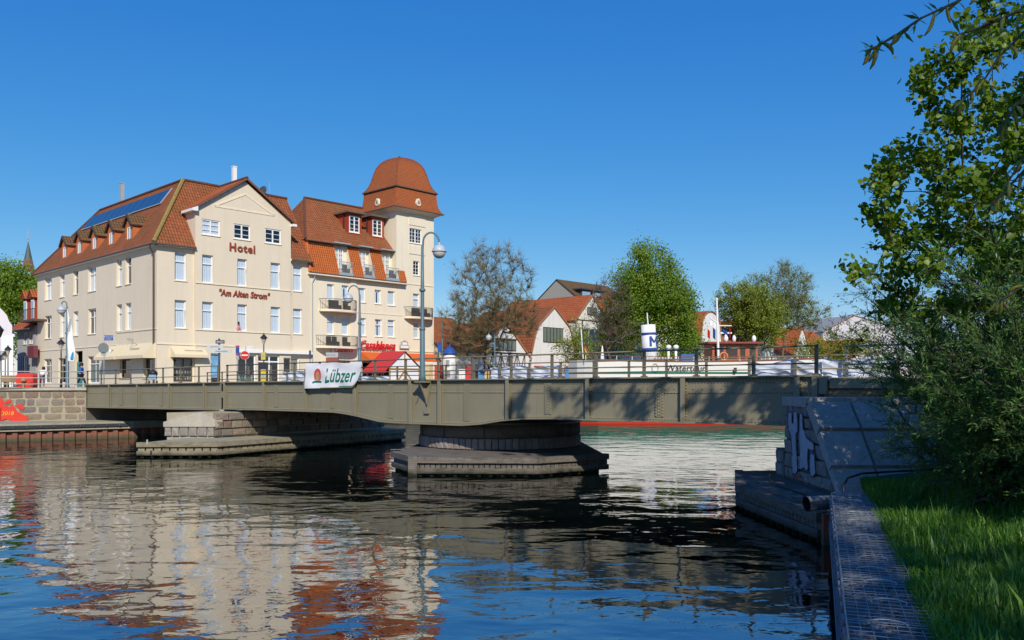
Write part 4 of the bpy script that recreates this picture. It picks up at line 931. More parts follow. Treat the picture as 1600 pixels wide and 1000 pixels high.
# five dormers on the left slope
M_DBOARD, nt_, b_ = base('dormer_boards_orange', 0.8, 0.2)
_z = mapped(nt_); _sp = nt_.nodes.new('ShaderNodeSeparateXYZ'); nt_.links.new(_z, _sp.inputs[0]); _fr = math_(nt_, 'FRACT', math_(nt_, 'MULTIPLY', _sp.outputs[2], 8.0))
nt_.links.new(mix(nt_, ramp(nt_, _fr, [(0, 0.6), (.12, 0)]), mix(nt_, noise(nt_, _z, 2, 5), (.45, .12, .04), (.55, .17, .065)), (.2, .05, .02)), b_.inputs['Base Color'])
DX = 0.34
def slz(x): return E + (RI - E) * (x - e0) / (4 - e0)
def slx(z): return e0 + (4 - e0) * (z - E) / (RI - E)
for px in (100.8, 124, 147.6, 173.5, 201.7):
    y = HL.sy(px, DX); hw = .74; zb_ = slz(DX) - .05; ze_ = 13.68; zr_ = 14.4
    d = MB(); F_ = lambda a, dd, z: (DX + dd, a, z)
    ow = (y - .44, y + .44, 12.28, 13.42)
    wall_grid(d, F_, y - hw, y + hw, zb_, ze_, [ow], .1); d.poly([(DX, y - hw, ze_), (DX, y + hw, ze_), (DX, y, zr_ - .05)])
    for q in (-hw, hw): d.poly([(DX, y + q, zb_), (slx(ze_), y + q, ze_), (DX, y + q, ze_)])
    do = d.build('dormer', M_DBOARD, hot)
    r2 = MB(); ov = .14; x0 = DX - .22
    r2.roof((slx(ze_ - .1) + .2, y - hw - ov, ze_ - .18), (x0, y - hw - ov, ze_ - .18), (x0, y, zr_ + .06), (slx(zr_) + .3, y, zr_ + .06)); r2.roof((x0, y + hw + ov, ze_ - .18), (slx(ze_ - .1) + .2, y + hw + ov, ze_ - .18), (slx(zr_) + .3, y, zr_ + .06), (x0, y, zr_ + .06)); r2.build('dormer_roof', M_TILE_MOSS, do)
    r3 = MB(); r3.beam((x0, y - hw - ov, ze_ - .24), (x0, y, zr_ - .02), .06, .17); r3.beam((x0, y, zr_ - .02), (x0, y + hw + ov, ze_ - .24), .06, .17)
    for q in (-1, 1): r3.tube([(x0, y + q * (hw + ov), ze_ - .2), (slx(ze_ - .2) + .1, y + q * (hw + ov), ze_ - .2)], .06, 6)
    r3.build('barge_board', plain('barge_dark', (.07, .05, .04), .7), do)
    fw = MB(); fw.fbox(F_, ow[0] - .07, ow[1] + .07, -.05, -.003, ow[2] - .07, ow[2]); fw.build('sill', M_ZINC, do)
    m = MB(); a0, a1, z0, z1 = ow
    for aa, ab_, za, zb2_ in ((a0, a0 + .09, z0, z1), (a1 - .09, a1, z0, z1), (a0 + .09, a1 - .09, z0, z0 + .09), (a0 + .09, a1 - .09, z1 - .09, z1), (y - .05, y + .05, z0 + .09, z1 - .09)): m.fbox(F_, aa, ab_, .02, .09, za, zb2_)
    m.build('window_frame', M_FRAME, do)
    m = MB(); m.quad(F_(a0, .06, z0), F_(a1, .06, z0), F_(a1, .06, z1), F_(a0, .06, z1)); m.build('pane', M_GLASS, do)
    m = MB(); m.quad(F_(a0, .2, z0), F_(y - .1, .2, z0), F_(y - .1, .2, z1), F_(a0, .2, z1)); m.quad(F_(y + .15, .2, z0), F_(a1, .2, z0), F_(a1, .2, z1), F_(y + .15, .2, z1)); m.build('curtain', M_CURT, do)
# flues, dish, aerial
for (px, y0, y1, yy) in ((190.5, 312, 286, None), (366, 290, 260, None)):
    x = 4.3 if px < 200 else HL.fx(px, 5.0); yv = HL.sy(px, 4.3) if px < 200 else 5.0
    t = MB(); zt_ = HL.z(y1, x, yv); t.box(x - .17, x + .17, yv - .17, yv + .17, RI - 1.2, zt_); t.box(x - .2, x + .2, yv - .2, yv + .2, zt_ - .08, zt_ + .003); t.build('flue', M_ZINC if px < 200 else M_WHITE, hot)
x = HL.fx(411, 4.2); z = HL.z(300, x, 4.2); t = MB(); t.lathe([(0.0, 0), (.3, .04), (.5, .13), (.52, .15), (.3, .07), (0, .03)], (0, 0, 0), 16, cap=False); dsh = t.build('satellite_dish', plain('dish_dark', (.06, .07, .08), .5), hot, True); dsh.location = (x, 4.1, z); dsh.rotation_euler = (R(75), 0, R(-75))
t = MB(); t.tube([(x + .2, 4.2, RI - .3), (x + .2, 4.2, z + .1)], .04, 6); t.tube([(HL.fx(421, 4.2), 4.2, RI - .3), (HL.fx(421, 4.2), 4.2, HL.z(283, x, 4.2))], .025, 5); t.build('aerial_mast', M_ZINC, hot)
# lettering
lettering(hot, 'Hotel', 0.92, ((HL.fx(357, GY) + HL.fx(399, GY)) / 2, GY - .06, HL.z(389, 7.4, GY)), M_LETTER, depth=.07, offset=.024, space=1.15, name='hotel_lettering')
lettering(hot, '"Am Alten Strom"', 0.72, ((HL.fx(340, GY) + HL.fx(421, GY)) / 2, GY - .06, HL.z(460.5, 7.4, GY)), M_LETTER, depth=.06, offset=.018, shear=.18, space=1.04, name='name_lettering', xs=0.84)
# awnings
M_AWN = plain('awning_cream', (0.70, 0.60, 0.40), 0.9, var=.04)
a1_ = awning(hot, Ff, HL.fx(266), HL.fx(318), 3.30, 2.62, .85, M_AWN, .22)
lettering(a1_, 'SCHMUCK GALERIE', .17, ((HL.fx(280) + HL.fx(316)) / 2, -.52, 2.97), M_GUTTER, rot=(R(38), 0, 0), depth=.005, name='awning_lettering')
for p0, p1 in ((165, 197), (199.5, 243)):
    a2_ = awning(hot, Fs, HL.sy(p1, -.0), HL.sy(p0, -.0), 3.55, 2.55, 1.0, M_AWN, .24)
    lettering(a2_, 'SOUVENIR GALERIE', .2, (-.55, (HL.sy(p1) + HL.sy(p0)) / 2, 3.10), M_GUTTER, rot=(R(45), 0, R(-90)), depth=.005, name='awning_lettering')
br = MB(); yb_ = HL.sy(214, -.1); br.tube([(0, yb_ + .9, 4.0), (-.1, yb_ + .9, 3.95), (-.9, yb_, 3.9), (0, yb_ - .1, 3.4)], .035, 6); br.build('sign_bracket', M_ZINC, hot)

# ------------------------------------------------------------------ house with the mansard roof and the tower
T2 = Loc(*HL.world(14.0, 0.12), *TF)
tw = T2.thing('tower_house', 'cream house with orange mansard roof and bell-roofed square tower', 'house')
TX0, TX1 = 9.9, 14.8; ME, MBk, MR = 10.38, 13.58, 18.28
def wpx2(p0, p1, q0, q1, y=0.0):
    x0, x1 = T2.fx(p0, y), T2.fx(p1, y); xm_ = (x0 + x1) / 2; return (x0, x1, T2.z(q1, xm_, y), T2.z(q0, xm_, y))
W2s = [wpx2(511, 522, 444, 469), wpx2(534, 545, 446, 470), wpx2(561, 571, 450, 472.5), wpx2(585.5, 595.5, 453, 475), wpx2(606, 617, 455, 477.5),
       wpx2(511, 522, 492, 523), wpx2(534, 545, 495, 524), wpx2(562, 572, 497, 525), wpx2(586, 597, 499, 526), wpx2(606, 617, 500, 527)]
W2t = [wpx2(640, 659, 357.5, 380.5), wpx2(645.5, 655.5, 408, 430.5), wpx2(645.5, 655.5, 459, 483), wpx2(646, 655, 504, 529)]
gfl = [(T2.fx(513), T2.fx(548), 0.05, 2.5), (T2.fx(566), T2.fx(618), .05, 2.4), (T2.fx(626), T2.fx(676), .05, 2.4)]
w = MB(); wall_grid(w, Ff, 0, TX1, 0, ME + .1, W2s + W2t[2:] + gfl); wall_grid(w, Ff, TX0, TX1, ME + .1, 18.0, W2t[:2])
w.quad((TX0, 0, ME), (TX0, 4.9, ME), (TX0, 4.9, 18), (TX0, 0, 18)); w.quad((TX1, 0, 0), (TX1, 9, 0), (TX1, 9, ME), (TX1, 0, ME)); w.quad((TX1, 0, ME), (TX1, 4.9, ME), (TX1, 4.9, 18), (TX1, 0, 18)); w.quad((TX0, 4.9, ME), (TX1, 4.9, ME), (TX1, 4.9, 18), (TX0, 4.9, 18))
w.quad((0, 9, 0), (TX1, 9, 0), (TX1, 9, ME), (0, 9, ME)); w.quad((0, 0, 0), (0, 9, 0), (0, 9, ME), (0, 0, ME))
w.build('wall', M_CREAM2, tw)
for k, o in enumerate(W2s): window(tw, Ff, *o, hb=((.68,) if k >= 5 else ()), rec=.12, bar=.09, curtain=True)
for k, o in enumerate(W2t):
    if k < 2: window(tw, Ff, *o, hb=(), vb=((.5,) if k == 0 else ()), thin=(.25, .5, .75), thinv=((.25, .75) if k == 0 else (.5,)), rec=.1, bar=.09, curtain=False)
    else: window(tw, Ff, *o, hb=(.66,), rec=.12, bar=.09)
for k, o in enumerate(gfl): window(tw, Ff, *o, hb=(), vb=(.33, .66), curtain=False, glass=M_GLASSD, sill=False, frame=plain('brown_frame', (.16, .07, .03), .5) if k == 0 else M_WHITE, name='shop_front')
# relief panels of the tower, string courses
for z0, z1 in ((T2.z(352, 12, 0), T2.z(330, 12, 0)), (T2.z(397, 12, 0), T2.z(384, 12, 0))):
    pn = MB(); pn.box(T2.fx(639), T2.fx(664), -.06, -.002, z0, z1); pn.build('relief_panel', M_CREAM2, tw)
tr = MB(); tr.box(0, TX1, -.08, -.003, 3.52, 3.64); tr.box(T2.fx(547), TX1, -.04, -.003, 7.05, 7.10); tr.box(TX0 + .4, TX1, -.05, -.003, ME - .1, ME); tr.build('string_course', M_TRIM, tw)
pil = MB(); pil.box(.0, .55, -.14, -.004, 0, ME - .2); pil.box(T2.fx(547), T2.fx(556), -.1, -.004, 3.7, ME - .2); pil.build('pilaster', M_CREAM2, tw)
# mansard: four tiled fields between three balcony recesses
def mx(px): return T2.fx(px, .3)
fields = [(-.25, mx(524)), (mx(545.5), mx(562.5)), (mx(580), mx(597.5)), (mx(618), T2.fx(633, -.1))]
MY0, MY1 = -.42, .72
for a, b in fields:
    m = MB(); m.roof((b, MY0, ME), (a, MY0, ME), (a, MY1, MBk), (b, MY1, MBk))
    for x in (a, b): m.poly([(x, MY0, ME), (x, .80, ME), (x, .80, MBk), (x, MY1, MBk)], [(0, 0), (.1, 0), (.1, .1), (0, .1)])
    m.build('mansard_field', M_TILE_ORANGE, tw)
m = MB(); m.roof((-.25, MY0, ME), (-.25, 8, ME), (.6, 7, MBk), (.6, MY1, MBk)); m.build('mansard_side', M_TILE_ORANGE, tw)
hp_ = MB(); hp_.tube([(-.25, MY0, ME), (.0, MY1 - .1, MBk)], .13, 7); hp_.build('mansard_hip_tiles', plain('hip_orange', (.5, .13, .04), .8), tw)
m = MB(); ue = MBk + .05
m.roof((TX0 + .4, MY1 - .45, ue - .25), (-.3, MY1 - .45, ue - .25), (2.6, 5, MR), (TX0 + .4, 5, MR)); m.roof((-.3, MY1 - .45, ue - .25), (-.3, 9.2, ue - .25), (2.6, 5, MR)); m.roof((-.3, 9.4, ue - .25), (TX1, 9.4, ue - .25), (TX1, 5, MR), (2.6, 5, MR)); m.build('roof', M_TILE_BROWN, tw)
m = MB(); m.tube([(-.3, MY1 - .45, ue - .2), (2.6, 5, MR + .04), (TX0 + .4, 5, MR + .04)], .12, 7); m.build('ridge_tiles', MATS['ridge_tiles_dark'], tw)
m = MB(); m.box(-.35, T2.fx(634, MY0), MY0 - .1, .0, ME - .22, ME - .04); m.build('cornice', M_TRIM, tw); gutter(tw, [(-.35, MY0 - .06, ME - .06), (T2.fx(634, MY0), MY0 - .06, ME - .06)])
gutter(tw, [(-.3, MY1 - .5, ue - .3), (TX0 + .4, MY1 - .5, ue - .3)], .06)
dp = MB(); dp.tube([(.3, MY0 - .06, ME - .1), (.3, -.25, ME - .5), (.12, -.2, ME - .9), (.12, -.2, 0)], .06, 7); dp.build('downpipe', M_ZINC, tw)
# three roof balconies
M_RAILG = plain('balcony_grey_blue', (.30, .36, .40), .5); M_CHAIR = plain('rattan_dark', (.045, .045, .045), .8)
for i in range(3):
    a, b = fields[i][1], fields[i + 1][0]; zf = ME + .25
    rc = MB(); rc.quad((a, .8, zf), (b, .8, zf), (b, .8, MBk), (a, .8, MBk)); rc.quad((a, MY0 + .1, zf), (b, MY0 + .1, zf), (b, .8, zf), (a, .8, zf)); rc.quad((a + .012, -.3, zf), (a + .012, .8, zf), (a + .012, .8, MBk), (a + .012, .7, MBk)); rc.quad((b - .012, -.3, zf), (b - .012, .8, zf), (b - .012, .8, MBk), (b - .012, .7, MBk)); rb_ = rc.build('balcony_recess', M_CREAM2, tw)
    Fr = lambda aa, dd, z: (aa, .66 + dd, z)
    window(rb_, Fr, a + .05, a + (b - a) * .72, zf + .02, zf + 2.35, vb=(.5,), hb=(.25,), thin=(.45, .62, .8), thinv=(.27, .73), rec=0, bar=.1, sill=False, curtain=False, name='balcony_door')
    rl_ = MB(); yr = MY0 + .12; nb = 11
    for k in range(nb): x = a + .05 + (b - a - .1) * k / (nb - 1); rl_.box(x - .012, x + .012, yr - .012, yr + .012, zf + .02, zf + 1.0)
    rl_.box(a + .02, b - .02, yr - .03, yr + .03, zf + 1.0, zf + 1.05); rl_.box(a, b, yr - .06, yr + .1, zf - .22, zf + .02); rl_.build('balcony_railing', M_RAILG, rb_)
    ch = MB(); ch.box(a + (b - a) * .55, b - .2, -.1, .35, zf + .02, zf + .45); ch.box(a + (b - a) * .55, b - .2, .35, .42, zf + .4, zf + .9); ch.build('chair', M_CHAIR, rb_)
    hd = MB(); hd.beam(((a - .2), MY1 - .55, MBk - .12), (b + .1, MY1 - .55, MBk - .12), .14, .12); hd.build('lintel', M_ZINC, rb_)
# two flat-roofed dormers in red boards
def uz(y): return ue - .25 + (MR - ue + .25) * (y - (MY1 - .45)) / (5 - (MY1 - .45))
for p0, p1, q0, q1 in ((544, 565, 338, 366), (580.5, 600, 344, 372)):
    yd = 1.5; x0, x1 = T2.fx(p0, yd), T2.fx(p1, yd); z0 = uz(yd) - .1; z1 = T2.z(q0 - 4, (x0 + x1) / 2, yd); yk = 1.5 + (z1 - uz(yd)) * .98
    Fd = lambda aa, dd, z: (aa, yd + dd, z); ow = (x0 + .12, x1 - .25, z0 + .35, z1 - .25)
    d = MB(); wall_grid(d, Fd, x0, x1, z0, z1, [ow], .08)
    for x in (x0, x1): d.poly([(x, yd, z0), (x, yk + .6, z1), (x, yd, z1)])
    do = d.build('dormer', M_REDWOOD, tw)
    rr = MB(); rr.box(x0 - .3, x1 + .3, yd - .4, yk + 1.2, z1, z1 + .16); rr.build('dormer_roof', plain('dormer_felt', (.13, .11, .09), .7), do)
    window(do, Fd, *ow, hb=(), vb=(.5,), thin=(.25, .5, .75), rec=.0, bar=.1, curtain=False)
# balconies
def balcony(root, p0, p1, zf, proj=1.15, chairs=True):
    x0, x1 = T2.fx(p0, -.6), T2.fx(p1, -.6); xm2 = (x0 + x1) / 2; n = 18; pts = []
    for k in range(n + 1):
        t = k / n; x = x0 + (x1 - x0) * t; pts.append((x, -proj * (1 - abs(2 * t - 1) ** 4 * .75)))
    s = MB(); s.prism([(x0, 0.01)] + pts + [(x1, 0.01)], zf - .2, zf); sl = s.build('balcony', M_TRIM, root)
    r = MB(); r.tube([(x0, -.02, zf + .95)] + [(x, y, zf + .95) for x, y in pts] + [(x1, -.02, zf + .95)], .025, 6); r.tube([(x, y, zf + .1) for x, y in pts], .015, 5)
    tot = 44
    for k in range(tot + 1):
        t = k / tot * n; i = min(n - 1, int(t)); f = t - i; x = pts[i][0] + (pts[i + 1][0] - pts[i][0]) * f; y = pts[i][1] + (pts[i + 1][1] - pts[i][1]) * f
        r.box(x - .009, x + .009, y - .009, y + .009, zf + .02, zf + .95)
    r.build('balcony_railing', M_GUTTER, sl)
    if chairs:
        for fx_ in (.22, .36, .62):
            c = MB(); xx = x0 + (x1 - x0) * fx_; c.box(xx, xx + .5, -.8, -.3, zf + .02, zf + .42); c.box(xx, xx + .5, -.35, -.25, zf + .4, zf + .9); c.build('chair', M_CHAIR, sl)
    return sl
balcony(tw, 498, 562, T2.z(541, 2.5, -.6)); balcony(tw, 504, 560, T2.z(484, 2.5, -.6)); balcony(tw, 637, 680, T2.z(495, 12.3, -.6), .9)
# the tower's bell roof
cxT, cyT = (TX0 + TX1) / 2, 2.45
def ring(r, z): return [(cxT - r, cyT - r, z), (cxT + r, cyT - r, z), (cxT + r, cyT + r, z), (cxT - r, cyT + r, z)]
def bell(prof, name):
    m = MB(); v = 0.0
    for (r0, z0), (r1, z1) in zip(prof, prof[1:]):
        A, B = ring(r0, z0), ring(r1, z1); dv = math.hypot(r1 - r0, z1 - z0)
        for k in range(4):
            k2 = (k + 1) % 4; m.quad(A[k], A[k2], B[k2], B[k], [(-r0, v), (r0, v), (r1, v + dv), (-r1, v + dv)])
        v += dv
    return m.build(name, M_TILE_TOWER, tw)
bell([(3.18, 17.75), (2.98, 18.0), (2.80, 18.35), (2.70, 18.85), (2.66, 19.4), (2.64, 19.85)], 'tower_skirt_roof')
for kx, ky in ((-1, -1), (1, -1), (-1, 1), (1, 1)):
    m = MB(); m.tube([(cxT + kx * r_c, cyT + ky * r_c, z_c + .02) for r_c, z_c in [(2.72, 19.85), (2.48, 20.1), (2.27, 20.5), (2.12, 20.9), (2.0, 21.4), (1.88, 21.9), (1.72, 22.4), (1.5, 22.8), (1.2, 23.12), (.9, 23.33), (.5, 23.48), (.02, 23.56)]], .07, 6); m.build('hip_tiles', plain('tower_hip', (.2, .06, .03), .8), tw)
bell([(2.72, 19.85), (2.48, 20.1), (2.27, 20.5), (2.12, 20.9), (2.0, 21.4), (1.88, 21.9), (1.72, 22.4), (1.5, 22.8), (1.2, 23.12), (.9, 23.33), (.5, 23.48), (.02, 23.56)], 'tower_bell_roof')
m = MB(); 
for r, z, h in ((2.74, 19.84, .07), (3.2, 17.72, .06)):
    A = ring(r, z)
    for k in range(4): m.beam(A[k], A[(k + 1) % 4], h * 1.6, h)
m.build('tower_gutter', M_GUTTER, tw)
m = MB(); A = ring(3.1, 17.7); m.quad(*A); 
for k in range(4): B = ring(2.46, 17.35); A2 = ring(3.1, 17.69); m.quad(A2[k], A2[(k + 1) % 4], B[(k + 1) % 4], B[k])
m.build('tower_eaves', M_TRIM, tw)
for side in (0, 1):
    o_ = MB()
    for (r0, off, mm, nm_) in ((.44, 0, None, ''),):
        pts = [(math.sin(t) * .21 * (1 if math.cos(t) > 0 else 1.5), .34 + math.cos(t) * .40) for t in [k * 2 * math.pi / 16 for k in range(16)]]
        pts = [(x, max(z, .0)) for x, z in pts]
    if side == 0: P_ = [(cxT + x, cyT - 2.98, 18.2 + z) for x, z in pts]; off = (0, .5, 0); P2 = [(cxT + x * .6, cyT - 2.99, 18.45 + (z - .2) * .6) for x, z in pts]
    else: P_ = [(cxT - 2.98, cyT - x, 18.2 + z) for x, z in pts]; off = (.5, 0, 0); P2 = [(cxT - 2.99, cyT - x * .6, 18.45 + (z - .2) * .6) for x, z in pts]
    o_.extrude(P_, off); ey = o_.build('oval_dormer', M_CREAM2, tw); q = MB(); q.poly(P2); q.build('pane', M_GLASSD, ey)
# signs
M_CASA = plain('sign_red', (.62, .012, .015), .4, var=.03)
lettering(tw, 'Casablanca', 1.12, ((T2.fx(568, -.3) + T2.fx(612, -.3)) / 2, -.25, T2.z(540, 7.5, 0)), M_CASA, depth=.12, shear=.35, offset=.012, space=1.04, name='sign_lettering', xs=.82)
sg = MB(); sg.box(T2.fx(519, -.15), T2.fx(552.5, -.15), -.2, -.1, T2.z(551, 3.5, 0), T2.z(544.5, 3.5, 0)); sg = sg.build('sign_board', M_WHITE, tw)
lettering(sg, 'Casablanca', .5, ((T2.fx(519, -.15) + T2.fx(552.5, -.15)) / 2, -.21, T2.z(547.5, 3.5, 0)), M_CASA, depth=.01, shear=.3, offset=.012, space=.9, xs=1.05)
em = MB(); x0, x1 = T2.fx(623), T2.fx(637.5); xc = (x0 + x1) / 2; em.box(x0, x1, -.22, -.1, T2.z(544.5, 10, 0), T2.z(539, 10, 0)); em.box(xc - .42, xc + .42, -.21, -.11, T2.z(539, 10, 0), T2.z(534, 10, 0)); em.extrude([(xc - .42, -.21, T2.z(534, 10, 0)), (xc + .42, -.21, T2.z(534, 10, 0)), (xc, -.21, T2.z(531, 10, 0))], (0, .1, 0)); em = em.build('emblem_sign', plain('emblem_grey', (.38, .37, .33), .5), tw)
e2 = MB(); e2.box(xc - .3, xc + .3, -.225, -.22, T2.z(538.5, 10, 0), T2.z(534.8, 10, 0)); e2.box(x0 + .1, x1 - .1, -.227, -.222, T2.z(543.6, 10, 0), T2.z(540, 10, 0)); e2.build('emblem_field', M_WHITE, em)
M_ORAN = plain('awning_orange', (.62, .13, .025), .8, var=.05)
awning(tw, Ff, T2.fx(563), TX1 - .1, 3.35, 2.65, 1.5, M_ORAN, .12)
fs_ = MB(); fs_.fbox(Ff, T2.fx(628, -1.6), TX1 + .9, -1.72, -1.62, .0, 2.5); fs_.build('terrace_screen', plain('screen_white', (.75, .74, .7), .6), tw)
po = MB(); po.fbox(Ff, T2.fx(679, -1.75), T2.fx(698, -1.75), -1.80, -1.735, .35, 2.2); po = po.build('poster_red', plain('poster_red_m', (.62, .07, .03), .6, var=.15), tw)
po2 = MB(); po2.fbox(Ff, T2.fx(664, -1.75), T2.fx(676, -1.75), -1.80, -1.735, .35, 2.3); po2.build('poster_pale', plain('poster_pale_m', (.62, .5, .28), .6, var=.6, scale=2), tw)
# ------------------------------------------------------------------ the row of small houses beyond, and those far behind
M_REDT = M_TILE_RED; M_TIMB = plain('half_timber_dark', (.05, .03, .02), .8)
def gable_house(name, label, s0, prof, depth, wallm, roofm, wins=(), back=0.0, base_loc=None, timber_=False):
    """gable towards the river; prof: (x,z) from the left eave over the ridge to the right eave"""
    L = base_loc or Loc(*HL.world(s0, back), *TF); h = L.thing(name, label, 'house'); wd = prof[-1][0]
    w = MB(); ops = [o for o in wins]
    zt = min(prof[0][1], prof[-1][1]); wall_grid(w, Ff, 0, wd, 0, zt, [o for o in ops if o[3] <= zt])
    w.poly([(0, 0, zt)] + [(wd, 0, zt)] + [(x, 0, z) for x, z in reversed(prof)] if prof[0][1] > zt or prof[-1][1] > zt else [(x, 0, z) for x, z in prof])
    w.quad((0, 0, 0), (0, depth, 0), (0, depth, prof[0][1]), (0, 0, prof[0][1])); w.quad((wd, 0, 0), (wd, depth, 0), (wd, depth, prof[-1][1]), (wd, 0, prof[-1][1]))
    w.poly([(x, depth, z) for x, z in [(0, 0)] + list(prof) + [(wd, 0)]]); w.build('wall', wallm, h)
    r = MB(); y0 = -.18
    P = list(prof); d0 = (P[1][0] - P[0][0], P[1][1] - P[0][1]); n0 = math.hypot(*d0); d1 = (P[-1][0] - P[-2][0], P[-1][1] - P[-2][1]); n1 = math.hypot(*d1)
    P[0] = (P[0][0] - d0[0] / n0 * .35, P[0][1] - d0[1] / n0 * .35); P[-1] = (P[-1][0] + d1[0] / n1 * .35, P[-1][1] + d1[1] / n1 * .35)
    for (xa, za), (xb, zb) in zip(P, P[1:]):
        if xb > xa and zb >= za: r.roof((xa, depth, za + .1), (xa, y0, za + .1), (xb, y0, zb + .1), (xb, depth, zb + .1))
        else: r.roof((xb, y0, zb + .1), (xb, depth, zb + .1), (xa, depth, za + .1), (xa, y0, za + .1))
    r.build('roof', roofm, h)
    v = MB()
    for (xa, za), (xb, zb) in zip(P, P[1:]): v.beam((xa, y0 + .05, za + .02), (xb, y0 + .05, zb + .02), .1, .16)
    v.build('verge', plain('verge_tan', (.36, .16, .08), .8), h)
    for o in ops:
        if o[3] <= zt: window(h, Ff, *o, hb=(), vb=(.33, .66), thin=(.5,), rec=.06, bar=.08, curtain=False, sill=False)
        else:
            m = MB(); m.box(o[0], o[1], -.06, -.003, o[2], o[3]); wo_ = m.build('window', M_TIMB, h); n = max(2, int((o[1] - o[0]) / .6))
            for k in range(n): g = MB(); xa = o[0] + (o[1] - o[0]) * (k + .12) / n; xb = o[0] + (o[1] - o[0]) * (k + .88) / n; g.box(xa, xb, -.07, -.061, o[2] + .08, o[3] - .08); g.build('pane', plain('pane_dim', (.16, .2, .17), .15, .6), wo_)
    return L, h
def eave_house(name, label, s0, s1, depth, ze, zr, wallm, roofm, back=0.0, wins=(), base_loc=None):
    L = base_loc or Loc(*HL.world(s0, back), *TF); h = L.thing(name, label, 'house'); wd = s1 - s0; w = MB()
    wall_grid(w, Ff, 0, wd, 0, ze, list(wins))
    for x in (0, wd): w.poly([(x, 0, 0), (x, depth, 0), (x, depth, ze), (x, depth / 2, zr), (x, 0, ze)])
    w.quad((0, depth, 0), (wd, depth, 0), (wd, depth, ze), (0, depth, ze)); w.build('wall', wallm, h)
    k = (zr - ze) / (depth / 2); r = MB(); r.roof((wd + .2, -.4, ze - .4 * k + .08), (-.2, -.4, ze - .4 * k + .08), (-.2, depth / 2, zr + .08), (wd + .2, depth / 2, zr + .08)); r.roof((-.2, depth + .4, ze - .4 * k + .08), (wd + .2, depth + .4, ze - .4 * k + .08), (wd + .2, depth / 2, zr + .08), (-.2, depth / 2, zr + .08)); r.build('roof', roofm, h)
    gutter(h, [(-.2, -.45, ze - .4 * k), (wd + .2, -.45, ze - .4 * k)])
    for o in wins: window(h, Ff, *o, hb=(), vb=(.5,), rec=.08, bar=.08, curtain=False)
    return L, h
# low brown roof next to the tower
eave_house('low_house', 'low house with brown tiled roof right beside the tower behind the bare tree', 29.6, 35.2, 9, 4.0, 7.6, M_CREAM2, M_TILE_BROWN)
gable_house('back_gable_house', 'small white gable peeping over the low brown roof', 30.5, [(0, 7.5), (1.9, 9.6), (3.8, 7.5)], 6, M_WHITEW, M_TILE_RED, back=12)
# half-timbered gable
L_, h_ = gable_house('timber_framed_house', 'half-timbered white gable behind the bare tree trunk', 35.1, [(0, 3.4), (4.1, 7.3), (8.2, 3.4)], 10, M_WHITEW, M_TILE_BROWN, [(2.4, 5.9, 4.0, 5.2)])
tm = MB()
for a, b in (((.1, 3.75), (8.1, 3.75)), ((.6, 1.9), (7.6, 1.9)), ((2.2, 5.3), (6.0, 5.3))): tm.beam((a[0], -.02, a[1]), (b[0], -.02, b[1]), .07, .14)
for k in range(6):
    x = .9 + k * 1.3; tm.beam((x, -.02, 1.97), (x, -.02, 3.68), .07, .1)
    if k < 5: tm.beam((x + .05, -.025, 3.66), (x + .62, -.025, 1.98), .06, .1); tm.beam((x + .68, -.025, 1.98), (x + 1.25, -.025, 3.66), .06, .1)
tm.build('timber_frame', M_TIMB, h_)
awning(h_, Ff, -1.0, 8.8, 1.9, 1.3, 1.6, plain('awning_dark_red', (.28, .05, .035), .8), .15)
# white house with a steep flared gable
L_, h_ = gable_house('white_gable_house', 'white rendered house with steep flared gable beside a young green tree', 43.7, [(0, 4.2), (.55, 6.0), (1.15, 7.2), (3.95, 9.45), (6.75, 7.2), (7.35, 6.0), (7.9, 4.2)], 12, M_WHITEW, M_TILE_BROWN, [(2.0, 5.6, 5.2, 7.0)])
awning(h_, Ff, .4, 7.6, 2.4, 1.9, 1.3, MATS['awning_dark_red'], .12)
# taller white house with timber trim
L_, h_ = gable_house('tall_gable_house', 'tall white house with red roof and brown framed gable window', 51.7, [(0, 8.2), (3.25, 11.4), (6.5, 8.2)], 14, M_WHITEW, M_TILE_RED, [(1.5, 5.2, 3.6, 7.2), (2.3, 4.2, 8.9, 9.9)])
tm = MB(); tm.beam((0, -.02, 8.2), (6.5, -.02, 8.2), .06, .12)
for x in (.08, 1.3, 5.4, 6.42): tm.beam((x, -.02, 3.2), (x, -.02, 8.1), .06, .14)
tm.build('timber_trim', M_TIMB, h_)
r = MB(); r.roof((6.8, -2.4, 2.5), (-.2, -2.4, 2.5), (-.2, -.02, 3.3), (6.8, -.02, 3.3)); r.build('porch_roof', M_TILE_RED, h_)
m = MB(); m.box(.2, 6.2, -2.2, -.1, 0, 2.4); m.build('porch', M_WHITE, h_)
for k in range(4): g = MB(); g.box(.5 + k * 1.45, 1.6 + k * 1.45, -2.26, -2.205, .9, 2.1); g.build('porch_pane', plain('pane_green', (.12, .2, .17), .1, .6), h_)
# grey house far behind
LG = Loc(9.56, 120.0, QZ, *TF); yW = LG.sy(838, 0); zE = LG.z(466, 0, 0); zR = LG.z(437, 0, yW / 2)
L_, h_ = eave_house('grey_house', 'tall plain grey gable with brown roof rising far behind the red roofs', 0, 12, yW, zE, zR, plaster('grey_render', (.36, .34, .29)), M_TILE_MOSS, base_loc=LG)
for k in range(2):
    d = MB(); x0 = 1.2 + k * 2.6; d.box(x0, x0 + 2.2, .6, 4.0, zE - .2, zE + 1.4); d = d.build('dormer', plain('dormer_dark', (.06, .06, .065), .7), h_)
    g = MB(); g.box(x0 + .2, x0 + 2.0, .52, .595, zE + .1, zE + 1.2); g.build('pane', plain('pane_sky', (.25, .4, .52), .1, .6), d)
d = MB(); d.box(.8, 7, .2, 4.4, zE + 1.41, zE + 1.6); d.build('dormer_roof', MATS['dormer_dark'], h_)
